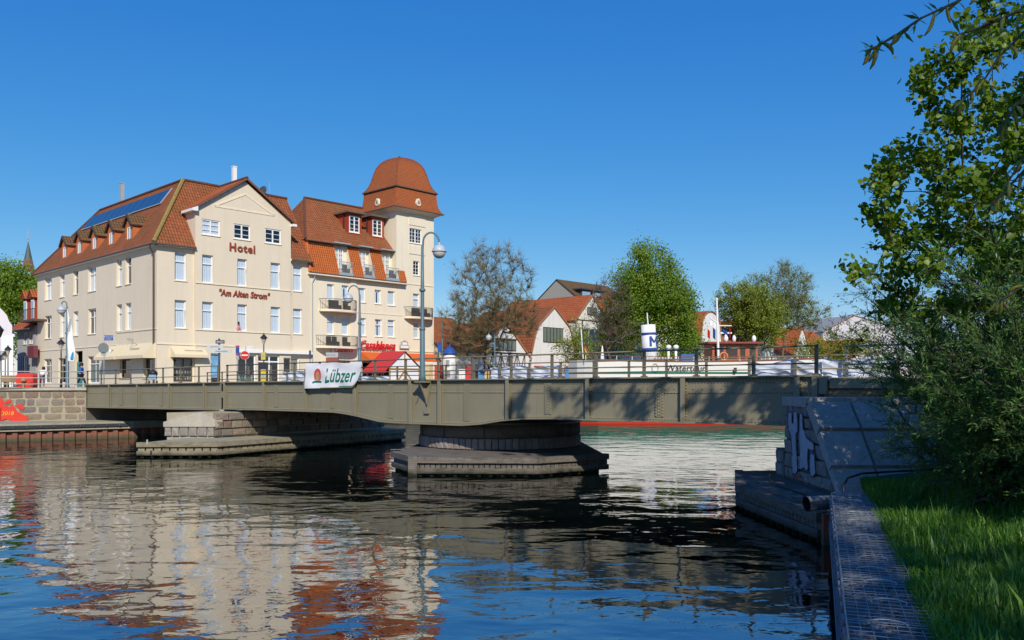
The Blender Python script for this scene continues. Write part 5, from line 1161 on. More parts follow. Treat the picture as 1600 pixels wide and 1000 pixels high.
eave_house('tree_hidden_house', 'red roofed house mostly hidden by the big green tree', 58.6, 66.0, 10, 6.4, 9.9, M_WHITEW, M_TILE_RED)
gable_house('steep_gable_house', 'white house with tall pointed gable half hidden in the big green tree', 66.5, [(0, 8.8), (1.2, 9.4), (2.3, 12.0), (3.2, 13.1), (4.1, 12.0), (5.2, 9.4), (6.4, 8.8)], 12, M_WHITEW, M_TILE_RED, [(1.2, 2.4, 4.4, 6.2), (3.8, 5.0, 4.4, 6.2)])
eave_house('long_red_roof_house', 'long red tiled roof between the tree and the round gable', 73.2, 86.5, 12, 8.6, 11.9, M_WHITEW, M_TILE_RED, back=2.0)
cv = [(0, 6.5), (.25, 7.6)] + [(3.1 - 2.7 * math.cos(t), 8.4 + 2.7 * math.sin(t)) for t in [math.pi * k / 10 for k in range(11)]] + [(5.95, 7.6), (6.2, 6.5)]
gable_house('round_gable_house', 'white house with a round topped gable behind the ship', 79.7, cv, 5, M_WHITEW, M_TILE_RED, [(2.2, 4.0, 3.0, 5.4)], back=-.6)
eave_house('white_row_house', 'white row house with red roof behind the right-hand trees', 87.0, 96.5, 11, 6.5, 10.0, M_WHITEW, M_TILE_RED)
gable_house('pale_gable_house', 'pale tall gabled house half hidden by the twin trees', 97.0, [(0, 7.0), (3.6, 11.0), (7.2, 7.0)], 12, M_WHITEW, M_TILE_RED, [(1.3, 2.5, 3.2, 5.2), (4.6, 5.8, 3.2, 5.2)])
eave_house('red_roof_house', 'low house with bright red tiled roof right of the twin trees', 104.8, 111.6, 11, 5.6, 9.4, M_WHITEW, M_TILE_RED)
gable_house('flared_gable_house', 'small white house with concave flared gable over the tarpaulins', 111.3, [(0, 5.4), (1.6, 7.2), (2.6, 9.0), (3.7, 10.3), (4.8, 9.0), (5.8, 7.2), (7.4, 5.4)], 12, M_WHITEW, M_TILE_RED, [(2.4, 5.0, 3.4, 5.0)])
eave_house('end_red_roof_house', 'last long red roof in the row at the right', 119.2, 133, 12, 6.0, 10.6, M_WHITEW, M_TILE_RED)
gable_house('end_gable_house', 'last small white gable seen through the willow twigs', 128, [(0, 4.6), (3.6, 8.6), (7.2, 4.6)], 8, M_WHITEW, M_TILE_RED, back=-4)
LW = Loc(69.3, 188, QZ, .95, .3); w_ = LW.fx(1400); 
gable_house('warehouse', 'broad pale grey gabled hall far behind at the right', 0, [(0, LW.z(518, 0, 0)), (w_ * .42, LW.z(493, w_ * .42, 0)), (w_, LW.z(512, w_, 0))], 20, plaster('grey_hall', (.55, .53, .55)), plain('hall_roof', (.3, .3, .3), .8), base_loc=LW)

# ------------------------------------------------------------------ left edge: grey house, white gabled house, church spire
LH = Loc(*HL.world(0.0, 28.1), *TF); g_ = LH.thing('grey_street_house', 'small grey house with red dormers left of the hotel', 'house')
w = MB(); LG2 = LH.sy(27); ow = [(LH.sy(42), LH.sy(36), 4.4, 5.6), (LH.sy(51), LH.sy(45), 4.4, 5.6), (LH.sy(41), LH.sy(33), 1.0, 3.2)]
ow = [(min(a, b), max(a, b), c_, d_) for a, b, c_, d_ in ow]
wall_grid(w, Fs, 0, LG2, 0, 6.2, ow, .15); w.quad((0, 0, 0), (8, 0, 0), (8, 0, 6.2), (0, 0, 6.2)); w.poly([(0, LG2, 0), (8, LG2, 0), (8, LG2, 6.2), (4, LG2, 10.2), (0, LG2, 6.2)]); w.build('wall', plaster('grey_wall', (.42, .42, .42)), g_)
for o in ow: window(g_, Fs, *o, hb=(), vb=(.5,), rec=.1, curtain=False)
r = MB(); r.roof((-.6, -.0, 5.9), (-.6, LG2 + 1.3, 5.9), (4, LG2 - .6, 10.3), (4, 0, 10.3)); r.roof((-.6, LG2 + 1.3, 5.9), (8, LG2 + 1.3, 5.9), (4, LG2 - .6, 10.3)); r.build('roof', M_TILE_RED, g_)
for k, pxc in enumerate((42, 53.5)):
    y = LH.sy(pxc, .3); d = MB(); d.box(.2, 3.0, y - .62, y + .62, 6.4, 9.3); d = d.build('dormer', M_REDWOOD, g_)
    r = MB(); r.roof((3.5, y - .95, 9.1), (-.15, y - .95, 9.1), (-.15, y, 10.0), (3.5, y, 10.0)); r.roof((-.15, y + .95, 9.1), (3.5, y + .95, 9.1), (3.5, y, 10.0), (-.15, y, 10.0)); r.poly([(-.02, y - .8, 9.15), (-.02, y + .8, 9.15), (-.02, y, 9.85)]); r.build('dormer_roof', M_TILE_RED, d)
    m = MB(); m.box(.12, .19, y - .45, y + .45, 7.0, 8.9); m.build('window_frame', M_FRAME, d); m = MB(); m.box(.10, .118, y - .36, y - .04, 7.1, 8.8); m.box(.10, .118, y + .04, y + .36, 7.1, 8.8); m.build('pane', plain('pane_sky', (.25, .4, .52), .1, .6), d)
m = MB(); ya_, yb2 = LH.sy(60, -.6), LH.sy(38.5, -.6); m.box(-1.0, .3, ya_, yb2, 6.5, 6.7); 
for k in range(14): y = ya_ + (yb2 - ya_) * k / 13; m.box(-.98, -.95, y - .015, y + .015, 6.7, 7.7)
m.box(-1.0, -.93, ya_, yb2, 7.68, 7.74); m.build('balcony', plain('balcony_brown', (.12, .07, .05), .6), g_)
m = MB(); m.box(-.7, -.3, LH.sy(56, -.5), LH.sy(46, -.5), 2.9, 4.1); m.build('awning_box', plain('awning_maroon', (.16, .04, .05), .7, var=.5), g_)
gutter(g_, [(-.65, 0, 5.85), (-.65, LG2 + 1.3, 5.85)])
LWh = Loc(-57.0, 82.0, QZ, 1.0, 0.06); wh = LWh.thing('white_baroque_house', 'white house with a curved baroque gable at the left edge', 'house')
xe = LWh.fx(20.5); sh_ = [(0, 0), (xe, 0), (xe, LWh.z(526, xe, 0)), (xe + .15, LWh.z(525, xe, 0)), (xe + .15, LWh.z(522, xe, 0)), (xe - .1, LWh.z(521, xe, 0))]
for px, py in ((19, 508), (15.5, 504), (13, 499), (11, 493), (7, 488), (2, 483), (-6, 477), (-14, 474)): sh_.append((LWh.fx(px), LWh.z(py, xe, 0)))
mid = sh_[-1][0]; sh_ += [(2 * mid - x, z) for x, z in reversed(sh_[2:-1])] + [(2 * mid - xe, 0)]
m = MB(); m.extrude([(x, 0, z) for x, z in sh_[1:]], (-7.0, 6.2, 0)); m.build('wall', plaster('white_lilac_wall', (.66, .63, .66), .15), wh)
m = MB(); m.box(xe - 1.0, xe + .03, -.1, -.003, 0, LWh.z(526, xe, 0)); m.build('corner_pilaster', M_WHITE, wh)
for px0, px1 in ((-8, 1), (2, 10)):
    m = MB(); m.box(LWh.fx(px0), LWh.fx(px1), -.05, -.003, .6, 3.0); m.build('shop_window', plain('pane_dim', (.16, .2, .17), .15, .6), wh)
m = MB(); m.box(LWh.fx(-10), LWh.fx(12), -.8, -.1, 3.1, 3.5); m.build('canopy', M_ZINC, wh)
LS = Loc(-.5735 * 250, 250.0, QZ, 1, 0); cs = LS.thing('church_spire', 'slender dark church spire with cross above the left tree', 'spire')
def zz(py): return LS.z(py, 0, 0)
m = MB(); hw = 9.5 * 250 / FPX; m.lathe([(hw * 1.4, 0), (hw * 1.4, zz(430))], (0, 0, 0), 4, math.pi / 4, math.pi / 4 + 2 * math.pi); m.build('tower_shaft', plain('church_brick', (.16, .07, .05), .9), cs)
m = MB(); m.lathe([(hw * 1.02, zz(424)), (hw * .62, zz(405))], (0, 0, 0), 8); m.build('spire_base', plain('spire_brick', (.20, .10, .075), .9, var=.25), cs)
m = MB(); m.lathe([(hw * .62, zz(405)), (.05, zz(377))], (0, 0, 0), 8); m.build('spire_copper', plain('spire_copper_dark', (.07, .10, .10), .6, var=.25), cs)
m = MB(); m.tube([(0, 0, zz(377)), (0, 0, zz(360))], .09, 6); m.tube([(-.55, 0, zz(364)), (.55, 0, zz(364))], .09, 6); m.lathe([(.05, -.25), (.3, 0), (.05, .25)], (0, 0, zz(373)), 8); m.build('cross', M_ZINC, cs)

# ------------------------------------------------------------------ ship
SH = Loc(5.2, 73.0, 0.0, 1.0, 0.035); ship = SH.thing('passenger_ship', 'white passenger ship with green stripe, blue-banded funnel and brown wheelhouse', 'ship')
LS_ = 23.0
def hull_pt(x, z):     # half breadth at station x and height z
    t = x / LS_; f = min(1, (max(0, x) / 2.2)) ** .5 if x < 2.2 else (1.0 if x < 11 else max(0, 1 - ((x - 11) / 12.5) ** 2)); return 2.6 * f * (0.75 + .25 * min(1, z / 2.0))
def sheer(x): return 5.45 + .0022 * (x - 10) ** 2
def hull_band(z0f, z1f, m, name, out=0.0, n=40):
    b = MB()
    for sgn in (-1, 1):
        for k in range(n):
            xa, xb = LS_ * k / n, LS_ * (k + 1) / n
            P = []
            for x, zf in ((xa, z0f), (xb, z0f), (xb, z1f), (xa, z1f)): z = zf(x); P.append((x, 2.6 + sgn * (hull_pt(x, z) + out), z))
            b.quad(*P)
    return b.build(name, m, ship, True)
M_HULLW = plain('hull_white', (.76, .74, .68), .35, var=.06, scale=.8); M_HULLG = plain('hull_green', (.01, .13, .085), .4); M_HULLR = plain('hull_red', (.62, .035, .02), .5)
hull_band(lambda x: -.4, lambda x: .16, M_HULLR, 'boot_top'); hull_band(lambda x: .16, lambda x: 1.6, M_HULLG, 'lower_hull'); hull_band(lambda x: 1.6, sheer, M_HULLW, 'hull')
hull_band(lambda x: 4.40, lambda x: 4.55, M_HULLG, 'stripe', .012); hull_band(lambda x: sheer(x) - .03, lambda x: sheer(x) + .09, plain('rail_brown', (.2, .08, .04), .5), 'cap_rail', .05)
dk = MB()
for k in range(40):
    xa, xb = LS_ * k / 40, LS_ * (k + 1) / 40; dk.quad((xa, 2.6 - hull_pt(xa, 4), 4.9), (xb, 2.6 - hull_pt(xb, 4), 4.9), (xb, 2.6 + hull_pt(xb, 4), 4.9), (xa, 2.6 + hull_pt(xa, 4), 4.9))
dk.build('deck', plain('deck_wood', (.3, .2, .12), .7), ship)
for k in range(12):
    x = 1.2 + k * 1.35; m = MB(); m.tube([(x, .12, sheer(x)), (x, .12, sheer(x) + .42)], .03, 6); m.build('stanchion', M_WHITE, ship)
m = MB(); m.tube([(x, .12, sheer(x) + .42) for x in [1.2 + k * 1.35 for k in range(12)]], .03, 6); m.build('deck_rail', plain('rail_brown', (.2, .08, .04), .5), ship)
fxm = SH.fx(1018, 2.6); fu = MB(); fu.lathe([(.68, 0), (.64, SH.z(508, fxm, 2.6) - 4.9)], (0, 0, 4.9), 24); fu = fu.build('funnel', M_WHITE, ship, True); fu.location = (fxm, 2.2, 0); fu.rotation_euler = (0, R(-2.5), 0)
for py in (522, 546): m = MB(); z = SH.z(py, fxm, 2.6); m.lathe([(.69, z - .10), (.69, z + .10)], (0, 0, 0), 24, cap=False); m.build('funnel_band', M_BLUEP, fu, True)
_mm = MB()
for (xa, ya), (xb, yb), hw_ in (((-.36, -.45), (-.36, .45), .1), ((.36, -.45), (.36, .45), .1), ((-.36, .42), (0, -.12), .1), ((.36, .42), (0, -.12), .1)):
    for k_ in range(8):
        q_ = []
        for f_, s_ in ((k_ / 8, -1), (k_ / 8, 1), ((k_ + 1) / 8, 1), ((k_ + 1) / 8, -1)):
            x_ = xa + (xb - xa) * f_ + hw_ * s_; z_ = ya + (yb - ya) * f_; a_ = x_ / .7 + .55; q_.append((.705 * math.sin(a_), -.705 * math.cos(a_), z_))
        _mm.quad(*q_)
tm_ = _mm.mesh('funnel_letter')
mo = link('funnel_letter', tm_, M_BLUEP, fu); mo.location = (0, 0, SH.z(534, fxm, 2.6))
m = MB(); m.tube([(fxm - .3, 2.4, 8.3), (fxm - .45, 2.4, SH.z(489, fxm, 2.6))], .05, 6); m.build('steam_pipe', M_WHITE, ship)
for px in (1044.5, 1056):
    x = SH.fx(px, 1.6); m = MB(); zt_ = SH.z(541, x, 1.6); m.tube([(x, 1.6, 4.9), (x, 1.6, zt_ - .2)], .11, 10); m.lathe([(.02, -.22), (.2, -.12), (.26, .02), (.2, .16), (.02, .24)], (x, 1.55, zt_ - .1), 12); m.build('cowl_vent', M_WHITE, ship, True)
m = MB(); x = SH.fx(1036, 1.2)
for k in range(6): m.box(x - .7 + k * .26, x - .56 + k * .26, .9, 1.6, 5.75 + .0 * k, 5.82)
m.build('slatted_bench', M_WHITE, ship); m = MB(); m.box(SH.fx(1062, 2), SH.fx(1088, 2), 1.4, 2.6, 4.9, 6.15); m.build('blue_locker', plain('locker_blue', (.03, .13, .33), .5), ship)
# wheelhouse
wx0, wx1 = SH.fx(1113, 1.4), SH.fx(1184, 1.4); zb_, zt_ = 4.9, SH.z(537, wx0, 1.4); M_MAHO = plain('mahogany', (.42, .12, .05), .4)
m = MB(); wo = [(wx0 + .15 + a, wx0 + .15 + b, zt_ - 1.35, zt_ - .25) for a, b in ((.05, .85), (1.05, 2.1), (2.35, 2.8), (3.2, 3.75))]
Fw = lambda a, d, z: (a, 1.4 + d, z); wall_grid(m, Fw, wx0, wx1, zb_, zt_, wo, .08); m.quad((wx0, 1.4, zb_), (wx0, 4.2, zb_), (wx0, 4.2, zt_), (wx0, 1.4, zt_)); m.quad((wx1, 1.4, zb_), (wx1, 4.2, zb_), (wx1, 4.2, zt_), (wx1, 1.4, zt_)); m.quad((wx0, 4.2, zb_), (wx1, 4.2, zb_), (wx1, 4.2, zt_), (wx0, 4.2, zt_)); whs = m.build('wheelhouse', M_MAHO, ship)
for o in wo: g = MB(); g.quad(Fw(o[0], .04, o[2]), Fw(o[1], .04, o[2]), Fw(o[1], .04, o[3]), Fw(o[0], .04, o[3])); g.build('pane', M_GLASS, whs)
m = MB(); m.box(wx0 - .5, wx1 + .4, 1.0, 4.6, zt_, zt_ + .16); m.build('wheelhouse_roof', plain('roof_brown_red', (.24, .055, .04), .5), whs)
for px, r in ((1134, .22), (1147, .17), (1178, .2)):
    x = SH.fx(px, 2.4); m = MB(); m.lathe([(r * .5, 0), (r, .25), (r, .42), (r * .6, .6), (.02, .66)], (x, 2.4, zt_ + .16), 12); m.build('radar_dome', M_WHITE, ship, True)
m = MB(); m.box(SH.fx(1125, 2.4), SH.fx(1143, 2.4), 2.3, 2.5, zt_ + .95, zt_ + 1.08); m.tube([(SH.fx(1134, 2.4), 2.4, zt_ + .2), (SH.fx(1134, 2.4), 2.4, zt_ + .95)], .08, 6); m.build('radar_bar', M_WHITE, ship)
mxx = SH.fx(1122, 1.0); m = MB(); m.tube([(mxx + .05, 1.0, 4.9), (mxx - .12, 1.0, SH.z(468, mxx, 1))], [.13, .08], 10); m.lathe([(.09, 0), (.09, .12), (.02, .16)], (mxx - .12, 1.0, SH.z(468, mxx, 1)), 8); m.tube([(mxx, 1.0, SH.z(509, mxx, 1)), (mxx + 1.2, 1.0, SH.z(509, mxx, 1))], .05, 6); m.tube([(mxx, 1.0, SH.z(506, mxx, 1)), (mxx - .75, 1.0, SH.z(496, mxx, 1))], .05, 6); m.build('mast', M_WHITE, ship)
def flag(root, p, w, h, m, sag=.3, name='flag'):
    f = MB(); n = 5
    for k in range(n):
        a, b = k / n, (k + 1) / n; f.quad((p[0] + w * a, p[1] + .06 * math.sin(a * 7), p[2] - sag * a), (p[0] + w * b, p[1] + .06 * math.sin(b * 7), p[2] - sag * b), (p[0] + w * b, p[1] + .06 * math.sin(b * 7), p[2] - sag * b - h), (p[0] + w * a, p[1] + .06 * math.sin(a * 7), p[2] - sag * a - h))
    return f.build(name, m, root)
flag(ship, (mxx - .7, .98, SH.z(500, mxx, 1)), .5, .45, M_WHITE); flag(ship, (mxx - .45, 1.06, SH.z(511, mxx, 1)), .25, .9, M_BLUEP); flag(ship, (mxx - .95, 1.0, SH.z(513, mxx, 1)), .25, .75, M_REDP); flag(ship, (mxx + 1.0, 1.0, SH.z(510, mxx, 1)), .12, .8, M_REDP); flag(ship, (mxx + .4, 1.0, SH.z(513, mxx, 1)), .45, .35, M_BLUEP)
lettering(ship, 'Watertour', .78, ((SH.fx(1051) + SH.fx(1092)) / 2, -.08, SH.z(575.5, 14, 0)), M_BLACK, depth=.01, space=1.0, name='ship_lettering')
for px, py, rr in ((1023.5, 574.5, .27), ): m = MB(); x = SH.fx(px); z = SH.z(py, x, 0); m.tube([(x + rr * math.sin(t) , -.1, z + rr * 1.35 * math.cos(t)) for t in [k * math.pi / 10 for k in range(21)]], .025, 5); m.build('hull_ring', M_ZINC, ship)
m = MB(); x = SH.fx(1148.5); z = SH.z(578, x, 0); m.box(x - .12, x + .12, -.12, -.02, z - .2, z + .2); m.build('hawse', M_BLACK, ship)
x = SH.fx(1130, .3); m = MB(); m.tube([(x + .33 * math.sin(t), .15, 5.9 + .33 * math.cos(t)) for t in [k * math.pi / 8 for k in range(17)]], .08, 8); m.build('life_ring', plain('ring_orange', (.65, .2, .06), .5, var=.6, scale=4), ship)
xs_ = .3; m = MB(); m.tube([(xs_ + .9, 1.6, 5.0), (SH.fx(908, 1.6), 1.6, SH.z(515, 0, 1.6))], .05, 6); m.build('ensign_staff', M_WHITE, ship)
for k, mm in enumerate((M_BLACK, M_REDP, plain('flag_gold', (.7, .42, .03), .7))): m = MB(); p0 = Vector((SH.fx(913, 1.6), 1.58, SH.z(540 - 0, 0, 1.6) + .45 - k * .3)); m.quad(p0, p0 + Vector((.28, 0, -.5)), p0 + Vector((.36, 0, -.78)), p0 + Vector((.05, 0, -.3))); m.build('flag_stripe', mm, ship)
m = MB(); m.tube([(1.0, 1.5, 7.3), (4.0, 2.2, 7.3), (SH.fx(1005, 2.2), 2.2, 8.5), (SH.fx(1007, 2.2), 2.2, 9.3)], .012, 4); m.build('stay_wire', plain('rope_green', (.05, .2, .15), .7), ship)
# ------------------------------------------------------------------ lamps
M_GLOBE = plain('lamp_glass_frosted', (.52, .50, .48), .25, .5, var=.03); M_LHAT = plain('lamp_hood_grey', (.42, .48, .52), .4, .4, var=.05)
def globe_lamp(label, base_pt, height, arm, d=(1, 0), stickers=False, group='curved arm street lamps'):
    t = thing('street_lamp', label, 'street lamp', base_pt, math.atan2(d[1], d[0]), group)
    p = MB(); p.tube([(0, 0, 0), (0, 0, .25), (0, 0, height * .35), (0, 0, height * .36), (0, 0, height * .62), (0, 0, height - .5)], [.17, .115, .105, .08, .078, .055], 12); p.build('post', M_BLUEGREY, t, True)
    for f in (.355, .62): q = MB(); q.lathe([(.085, -.07), (.13, -.05), (.13, .05), (.085, .07)], (0, 0, height * f), 12, cap=False); q.build('collar', M_BLUEGREY, t, True)
    q = MB(); q.tube([(.0, 0, height - .9), (0.03, 0, height - .4)] + [(arm / 2 - arm / 2 * math.cos(a) + .03, 0, height - .35 + arm * .62 * math.sin(a)) for a in [k * math.pi / 12 for k in range(1, 13)]] + [(arm + .03, 0, height - .5)], .04, 8); q.build('arm', M_BLUEGREY, t, True)
    gz = height - .72; r = .29
    q = MB(); q.lathe([(.03, .42), (.05, .3), (.07, .28)] + [(r * math.sin(a), r * math.cos(a)) for a in [k * math.pi / 14 for k in range(1, 8)]] + [(r + .03, 0.0), (r + .03, -.03), (r, -.03)], (arm + .03, 0, gz), 20, cap=False); q.build('lamp_hood', M_LHAT, t, True)
    q = MB(); q.lathe([(r * .97 * math.cos(a), -.03 - r * .97 * math.sin(a)) for a in [k * math.pi / 14 for k in range(0, 8)]], (arm + .03, 0, gz), 20, cap=False); q.build('lamp_glass', M_GLOBE, t, True)
    if stickers:
        r_ = random.Random(4)
        for k in range(26):
            z = r_.uniform(.4, 3.2); a = r_.uniform(-2.6, -.6); s = MB(); w_, h_ = r_.uniform(.03, .05), r_.uniform(.04, .09); rr = .118
            s.quad((rr * math.cos(a - .35), rr * math.sin(a - .35), z - h_), (rr * math.cos(a + .35), rr * math.sin(a + .35), z - h_), (rr * math.cos(a + .35), rr * math.sin(a + .35), z + h_), (rr * math.cos(a - .35), rr * math.sin(a - .35), z + h_))
            s.build('sticker', plain('sticker_%d' % (k % 4), ((.7, .7, .7), (.3, .45, .55), (.5, .3, .2), (.75, .7, .6))[k % 4], .5), t)
    return t
lx = BL.fx(660, -.32); lw = BL.world(lx, -.32, 3.62)
lA = globe_lamp('tall blue-grey lamp with globe on the near side of the bridge', lw, HC + 234 * lw[1] / FPX - 3.62, .68, (1, 0.0))
b = MB(); b.extrude([(-.32, .28, -.04), (.28, .28, -.04), (.05, .25, -1.0)], (0, -.06, 0)); b.add([(-.3, -.2, .0), (.3, -.2, .0), (.3, .3, .0), (-.3, .3, .0), (-.3, -.2, -.06), (.3, -.2, -.06), (.3, .3, -.06), (-.3, .3, -.06)], [(0, 1, 2, 3), (7, 6, 5, 4), (0, 4, 5, 1), (1, 5, 6, 2), (2, 6, 7, 3), (3, 7, 4, 0)]); b.extrude([(-.03, -.18, -.06), (-.03, .26, -.06), (-.03, .26, -.95)], (.06, 0, 0)); bo = b.build('bracket', M_OLIVE, lA); bo.rotation_euler = (0, 0, BL.rz)
lx = BL.fx(562, WID + .2); lw = BL.world(lx, WID + .2, 3.6)
globe_lamp('sticker covered lamp with globe on the far side of the bridge', lw, HC + 152 * lw[1] / FPX - 3.6, .68, (-1, 0), True)
lw = ((105 - CX) / FPX * 58.5, 58.5, QZ); globe_lamp('lamp with globe beside the white feather flag on the quay', lw, HC + 132 * 58.5 / FPX - QZ, .36, (-1, 0))
lw = ((773 - CX) / FPX * 82.0, 82.0, QZ); globe_lamp('small distant globe lamp beside the bare tree', lw, HC + 84 * 82 / FPX - QZ, .55, (-1, 0))
lw = ((1172 - CX) / FPX * 128.0, 128.0, QZ)
def lantern(label, px, dep, ytop, group='black lantern posts', yellow=False):
    t = thing('lantern_post', label, 'lantern', ((px - CX) / FPX * dep, dep, QZ), 0, group); h = HC + (HY - ytop) * dep / FPX - QZ
    p = MB(); p.tube([(0, 0, 0), (0, 0, .6), (0, 0, .65), (0, 0, h - .75)], [.09, .08, .05, .04], 8); p.build('post', M_BLACK, t, True)
    p = MB(); p.lathe([(.07, h - .78), (.22, h - .3)], (0, 0, 0), 6, cap=False); p.build('lantern_glass', plain('lantern_pane', (.45, .42, .33), .2, .5), t)
    p = MB(); p.lathe([(.30, h - .32), (.27, h - .27), (.14, h - .12), (.05, h - .02), (.02, h + .1)], (0, 0, 0), 12); p.build('lantern_hat', M_BLACK, t, True)
    if yellow:
        for z0, z1, w in ((h * .52, h * .66, .17), (h * .10, h * .34, .19)): p = MB(); p.box(-w, w, -.16, .05, z0, z1); p.build('yellow_box', plain('box_yellow', (.62, .47, .04), .5), t); p = MB(); p.box(-w * .6, w * .6, -.168, -.162, z0 + (z1 - z0) * .35, z0 + (z1 - z0) * .7); p.build('box_label', M_ZINC, t)
lantern('black lantern with yellow boxes in front of the hotel shop', 412.2, 64.5, 522, yellow=True)
lantern('black lantern beside the white feather flag', 95.5, 60, 530)
lantern('black lantern in front of the white baroque house', 12.5, 68, 540.5)
lantern('farther thin black lantern at the white baroque house', 8.2, 74, 549)
p = thing('bracket_lantern', 'dark lantern cut by the left picture edge', 'lantern', ((-1 - CX) / FPX * 60, 60, HC + 84 * 60 / FPX)); m = MB(); m.lathe([(.1, -.5), (.28, 0), (.34, .0), (.12, .25), (.03, .4)], (0, 0, 0), 8); m.build('lantern_head', M_BLACK, p); m = MB(); m.tube([(0, 0, -.5), (0, 0, -5.0)], .05, 6); m.build('post', M_BLACK, p)

# ------------------------------------------------------------------ signs
def post_sign(name, label, px, dep, ytop, cat='sign', m=None, r=.035):
    t = thing(name, label, cat, ((px - CX) / FPX * dep, dep, QZ)); h = HC + (HY - ytop) * dep / FPX - QZ; p = MB(); p.tube([(0, 0, 0), (0, 0, h)], r, 8); p.build('post', m or M_ZINC, t, True)
    def at(px2, py2): return ((px2 - px) / FPX * dep, HC + (HY - py2) * dep / FPX - QZ)
    return t, at
t, at = post_sign('street_sign', 'grey post with blue street name plate and round sign back by the awnings', 162.5, 63, 521)
m = MB(); (x0, z0), (x1, z1) = at(163.5, 532), at(177, 524); m.box(x0, x1, -.04, -.02, z0, z1); m = m.build('name_plate', plain('plate_blue', (.04, .09, .30), .45), t)
lettering(m, 'Kirchenstraße', .11, ((x0 + x1) / 2, -.045, z0 + (z1 - z0) * .7), M_WHITE, depth=.002); lettering(m, 'Am Strom', .11, ((x0 + x1) / 2, -.045, z0 + (z1 - z0) * .3), M_WHITE, depth=.002)
m = MB(); xc, zc = at(162, 544); m.tube([(xc, -.05, zc), (xc, -.03, zc)], .40, 24); m.build('round_sign_back', plain('sign_back_grey', (.16, .19, .19), .5), t); m = MB(); (x0, z0), (x1, z1) = at(158.5, 556), at(166, 551); m.box(x0, x1, -.05, -.03, z0, z1); m.build('small_plate', M_ZINC, t)
m = MB(); xa, za = at(170, 549); m.tube([(.02, 0, za - .35), (xa + .12, -.1, za)], .02, 6); m.lathe([(.09, -.12), (.12, 0), (.05, .12)], (xa + .14, -.1, za), 8); m.build('spot_lamp', M_WHITE, t)
t, at = post_sign('direction_signpost', 'blue post with fingerboard direction signs by the bridge joint', 342.5, 58, 529, m=plain('post_dark_blue', (.03, .06, .14), .5), r=.07)
m = MB(); m.tube([(0, 0, at(0, 548)[1]), (0, 0, at(0, 529)[1])], .025, 6); m.build('upper_post', M_ZINC, t)
for (xa, ya, xb, yb, mm, dd, tx) in ((337.5, 537, 351.5, 531.5, plain('sign_dark', (.07, .08, .08), .5), -.10, 'Bahnhof'), (324.5, 544.5, 350, 539, plain('sign_pale', (.5, .54, .56), .4), -.13, 'Leuchtturm'), (332.5, 551.5, 362.5, 546.5, plain('sign_pale', (.5, .54, .56), .4), -.16, 'Hafenrundfahrt')):
    (x0, z0), (x1, z1) = at(xa, ya), at(xb, yb); m = MB(); m.box(x0, x1, dd, dd + .03, z0, z1); b_ = m.build('fingerboard', mm, t); lettering(b_, tx, .14, ((x0 + x1) / 2, dd - .004, (z0 + z1) / 2), M_BLACK if mm.name != 'sign_dark' else M_WHITE, depth=.002)
t, at = post_sign('no_entry_sign', 'red and white round no-entry sign in front of the hotel shop', 384, 61, 541)
xc, zc = at(382.8, 555); m = MB(); m.tube([(xc, -.07, zc), (xc, -.045, zc)], .30, 28); m.build('sign_disc', M_REDP, t); m = MB(); m.tube([(xc, -.044, zc), (xc, -.03, zc)], .325, 28); m.build('sign_rim', M_WHITE, t)
m = MB(); m.box(xc - .22, xc + .22, -.078, -.072, zc - .045, zc + .045); m.build('white_bar', M_WHITE, t); (x0, z0), (x1, z1) = at(385, 545.5), at(396, 541.5); m = MB(); m.box(x0, x1, -.05, -.03, z0, z1); m = m.build('name_plate', M_WHITE, t); lettering(m, 'Am Strom', .12, ((x0 + x1) / 2, -.054, (z0 + z1) / 2), M_BLACK, depth=.002)
t, at = post_sign('parking_signs', 'narrow post with blue and red no-stopping plates left of the no-entry sign', 371.5, 61.5, 540)
(x0, z0), (x1, z1) = at(368.7, 555), at(374.2, 540); m = MB(); m.box(x0, x1, -.06, -.04, z0, z1); m.build('blue_plate', M_BLUEP, t); m = MB(); m.box(x0 + .02, x1 - .02, -.066, -.062, z1 - .16, z1 - .06); m.box(x0 + .02, x1 - .02, -.066, -.062, z0 + .05, z0 + .14); m.build('red_mark', M_REDP, t); (x0, z0), (x1, z1) = at(369, 562), at(374, 556); m = MB(); m.box(x0, x1, -.06, -.04, z0, z1); m.build('small_plate', M_ZINC, t)
t, at = post_sign('grey_signpost', 'dark narrow signpost left of the beer banner', 484.5, 68, 547, m=M_GUTTER); (x0, z0), (x1, z1) = at(483, 560), at(486.4, 548); m = MB(); m.box(x0, x1, -.06, -.04, z0, z1); m.build('dark_plate', plain('plate_slate', (.06, .075, .11), .5), t)
t = thing('notice_box', 'grey and brown street sign box above the beer banner', 'sign', ((518 - CX) / FPX * 66, 66, QZ)); dep = 66
def at2(px, py): return ((px - 518) / FPX * dep, HC + (HY - py) * dep / FPX - QZ)
(x0, z0), (x1, z1) = at2(510, 558.5), at2(524, 551); m = MB(); m.box(x0, x1 + .25, -.2, .1, z0, z1); m = m.build('upper_box', plain('box_grey', (.42, .43, .43), .5), t); lettering(m, 'Alter Strom', .17, ((x0 + x1) / 2, -.204, (z0 + z1) / 2), M_BLACK, depth=.002)
(x0, z0), (x1, z1) = at2(510, 567), at2(524, 559); m = MB(); m.box(x0, x1 + .25, -.2, .1, z0, z1); m.build('lower_box', plain('box_brown_red', (.28, .08, .05), .5), t); m = MB(); m.box(x0 + .1, x1 - .1, -.1, 0, 0, z0); m.build('stand', M_GUTTER, t)
t = thing('hanging_sign', 'tall blue blade sign on a pole right of the tower', 'sign', ((687 - CX) / FPX * 84, 84, QZ)); dep = 84
def at3(px, py): return ((px - 687) / FPX * dep, HC + (HY - py) * dep / FPX - QZ)
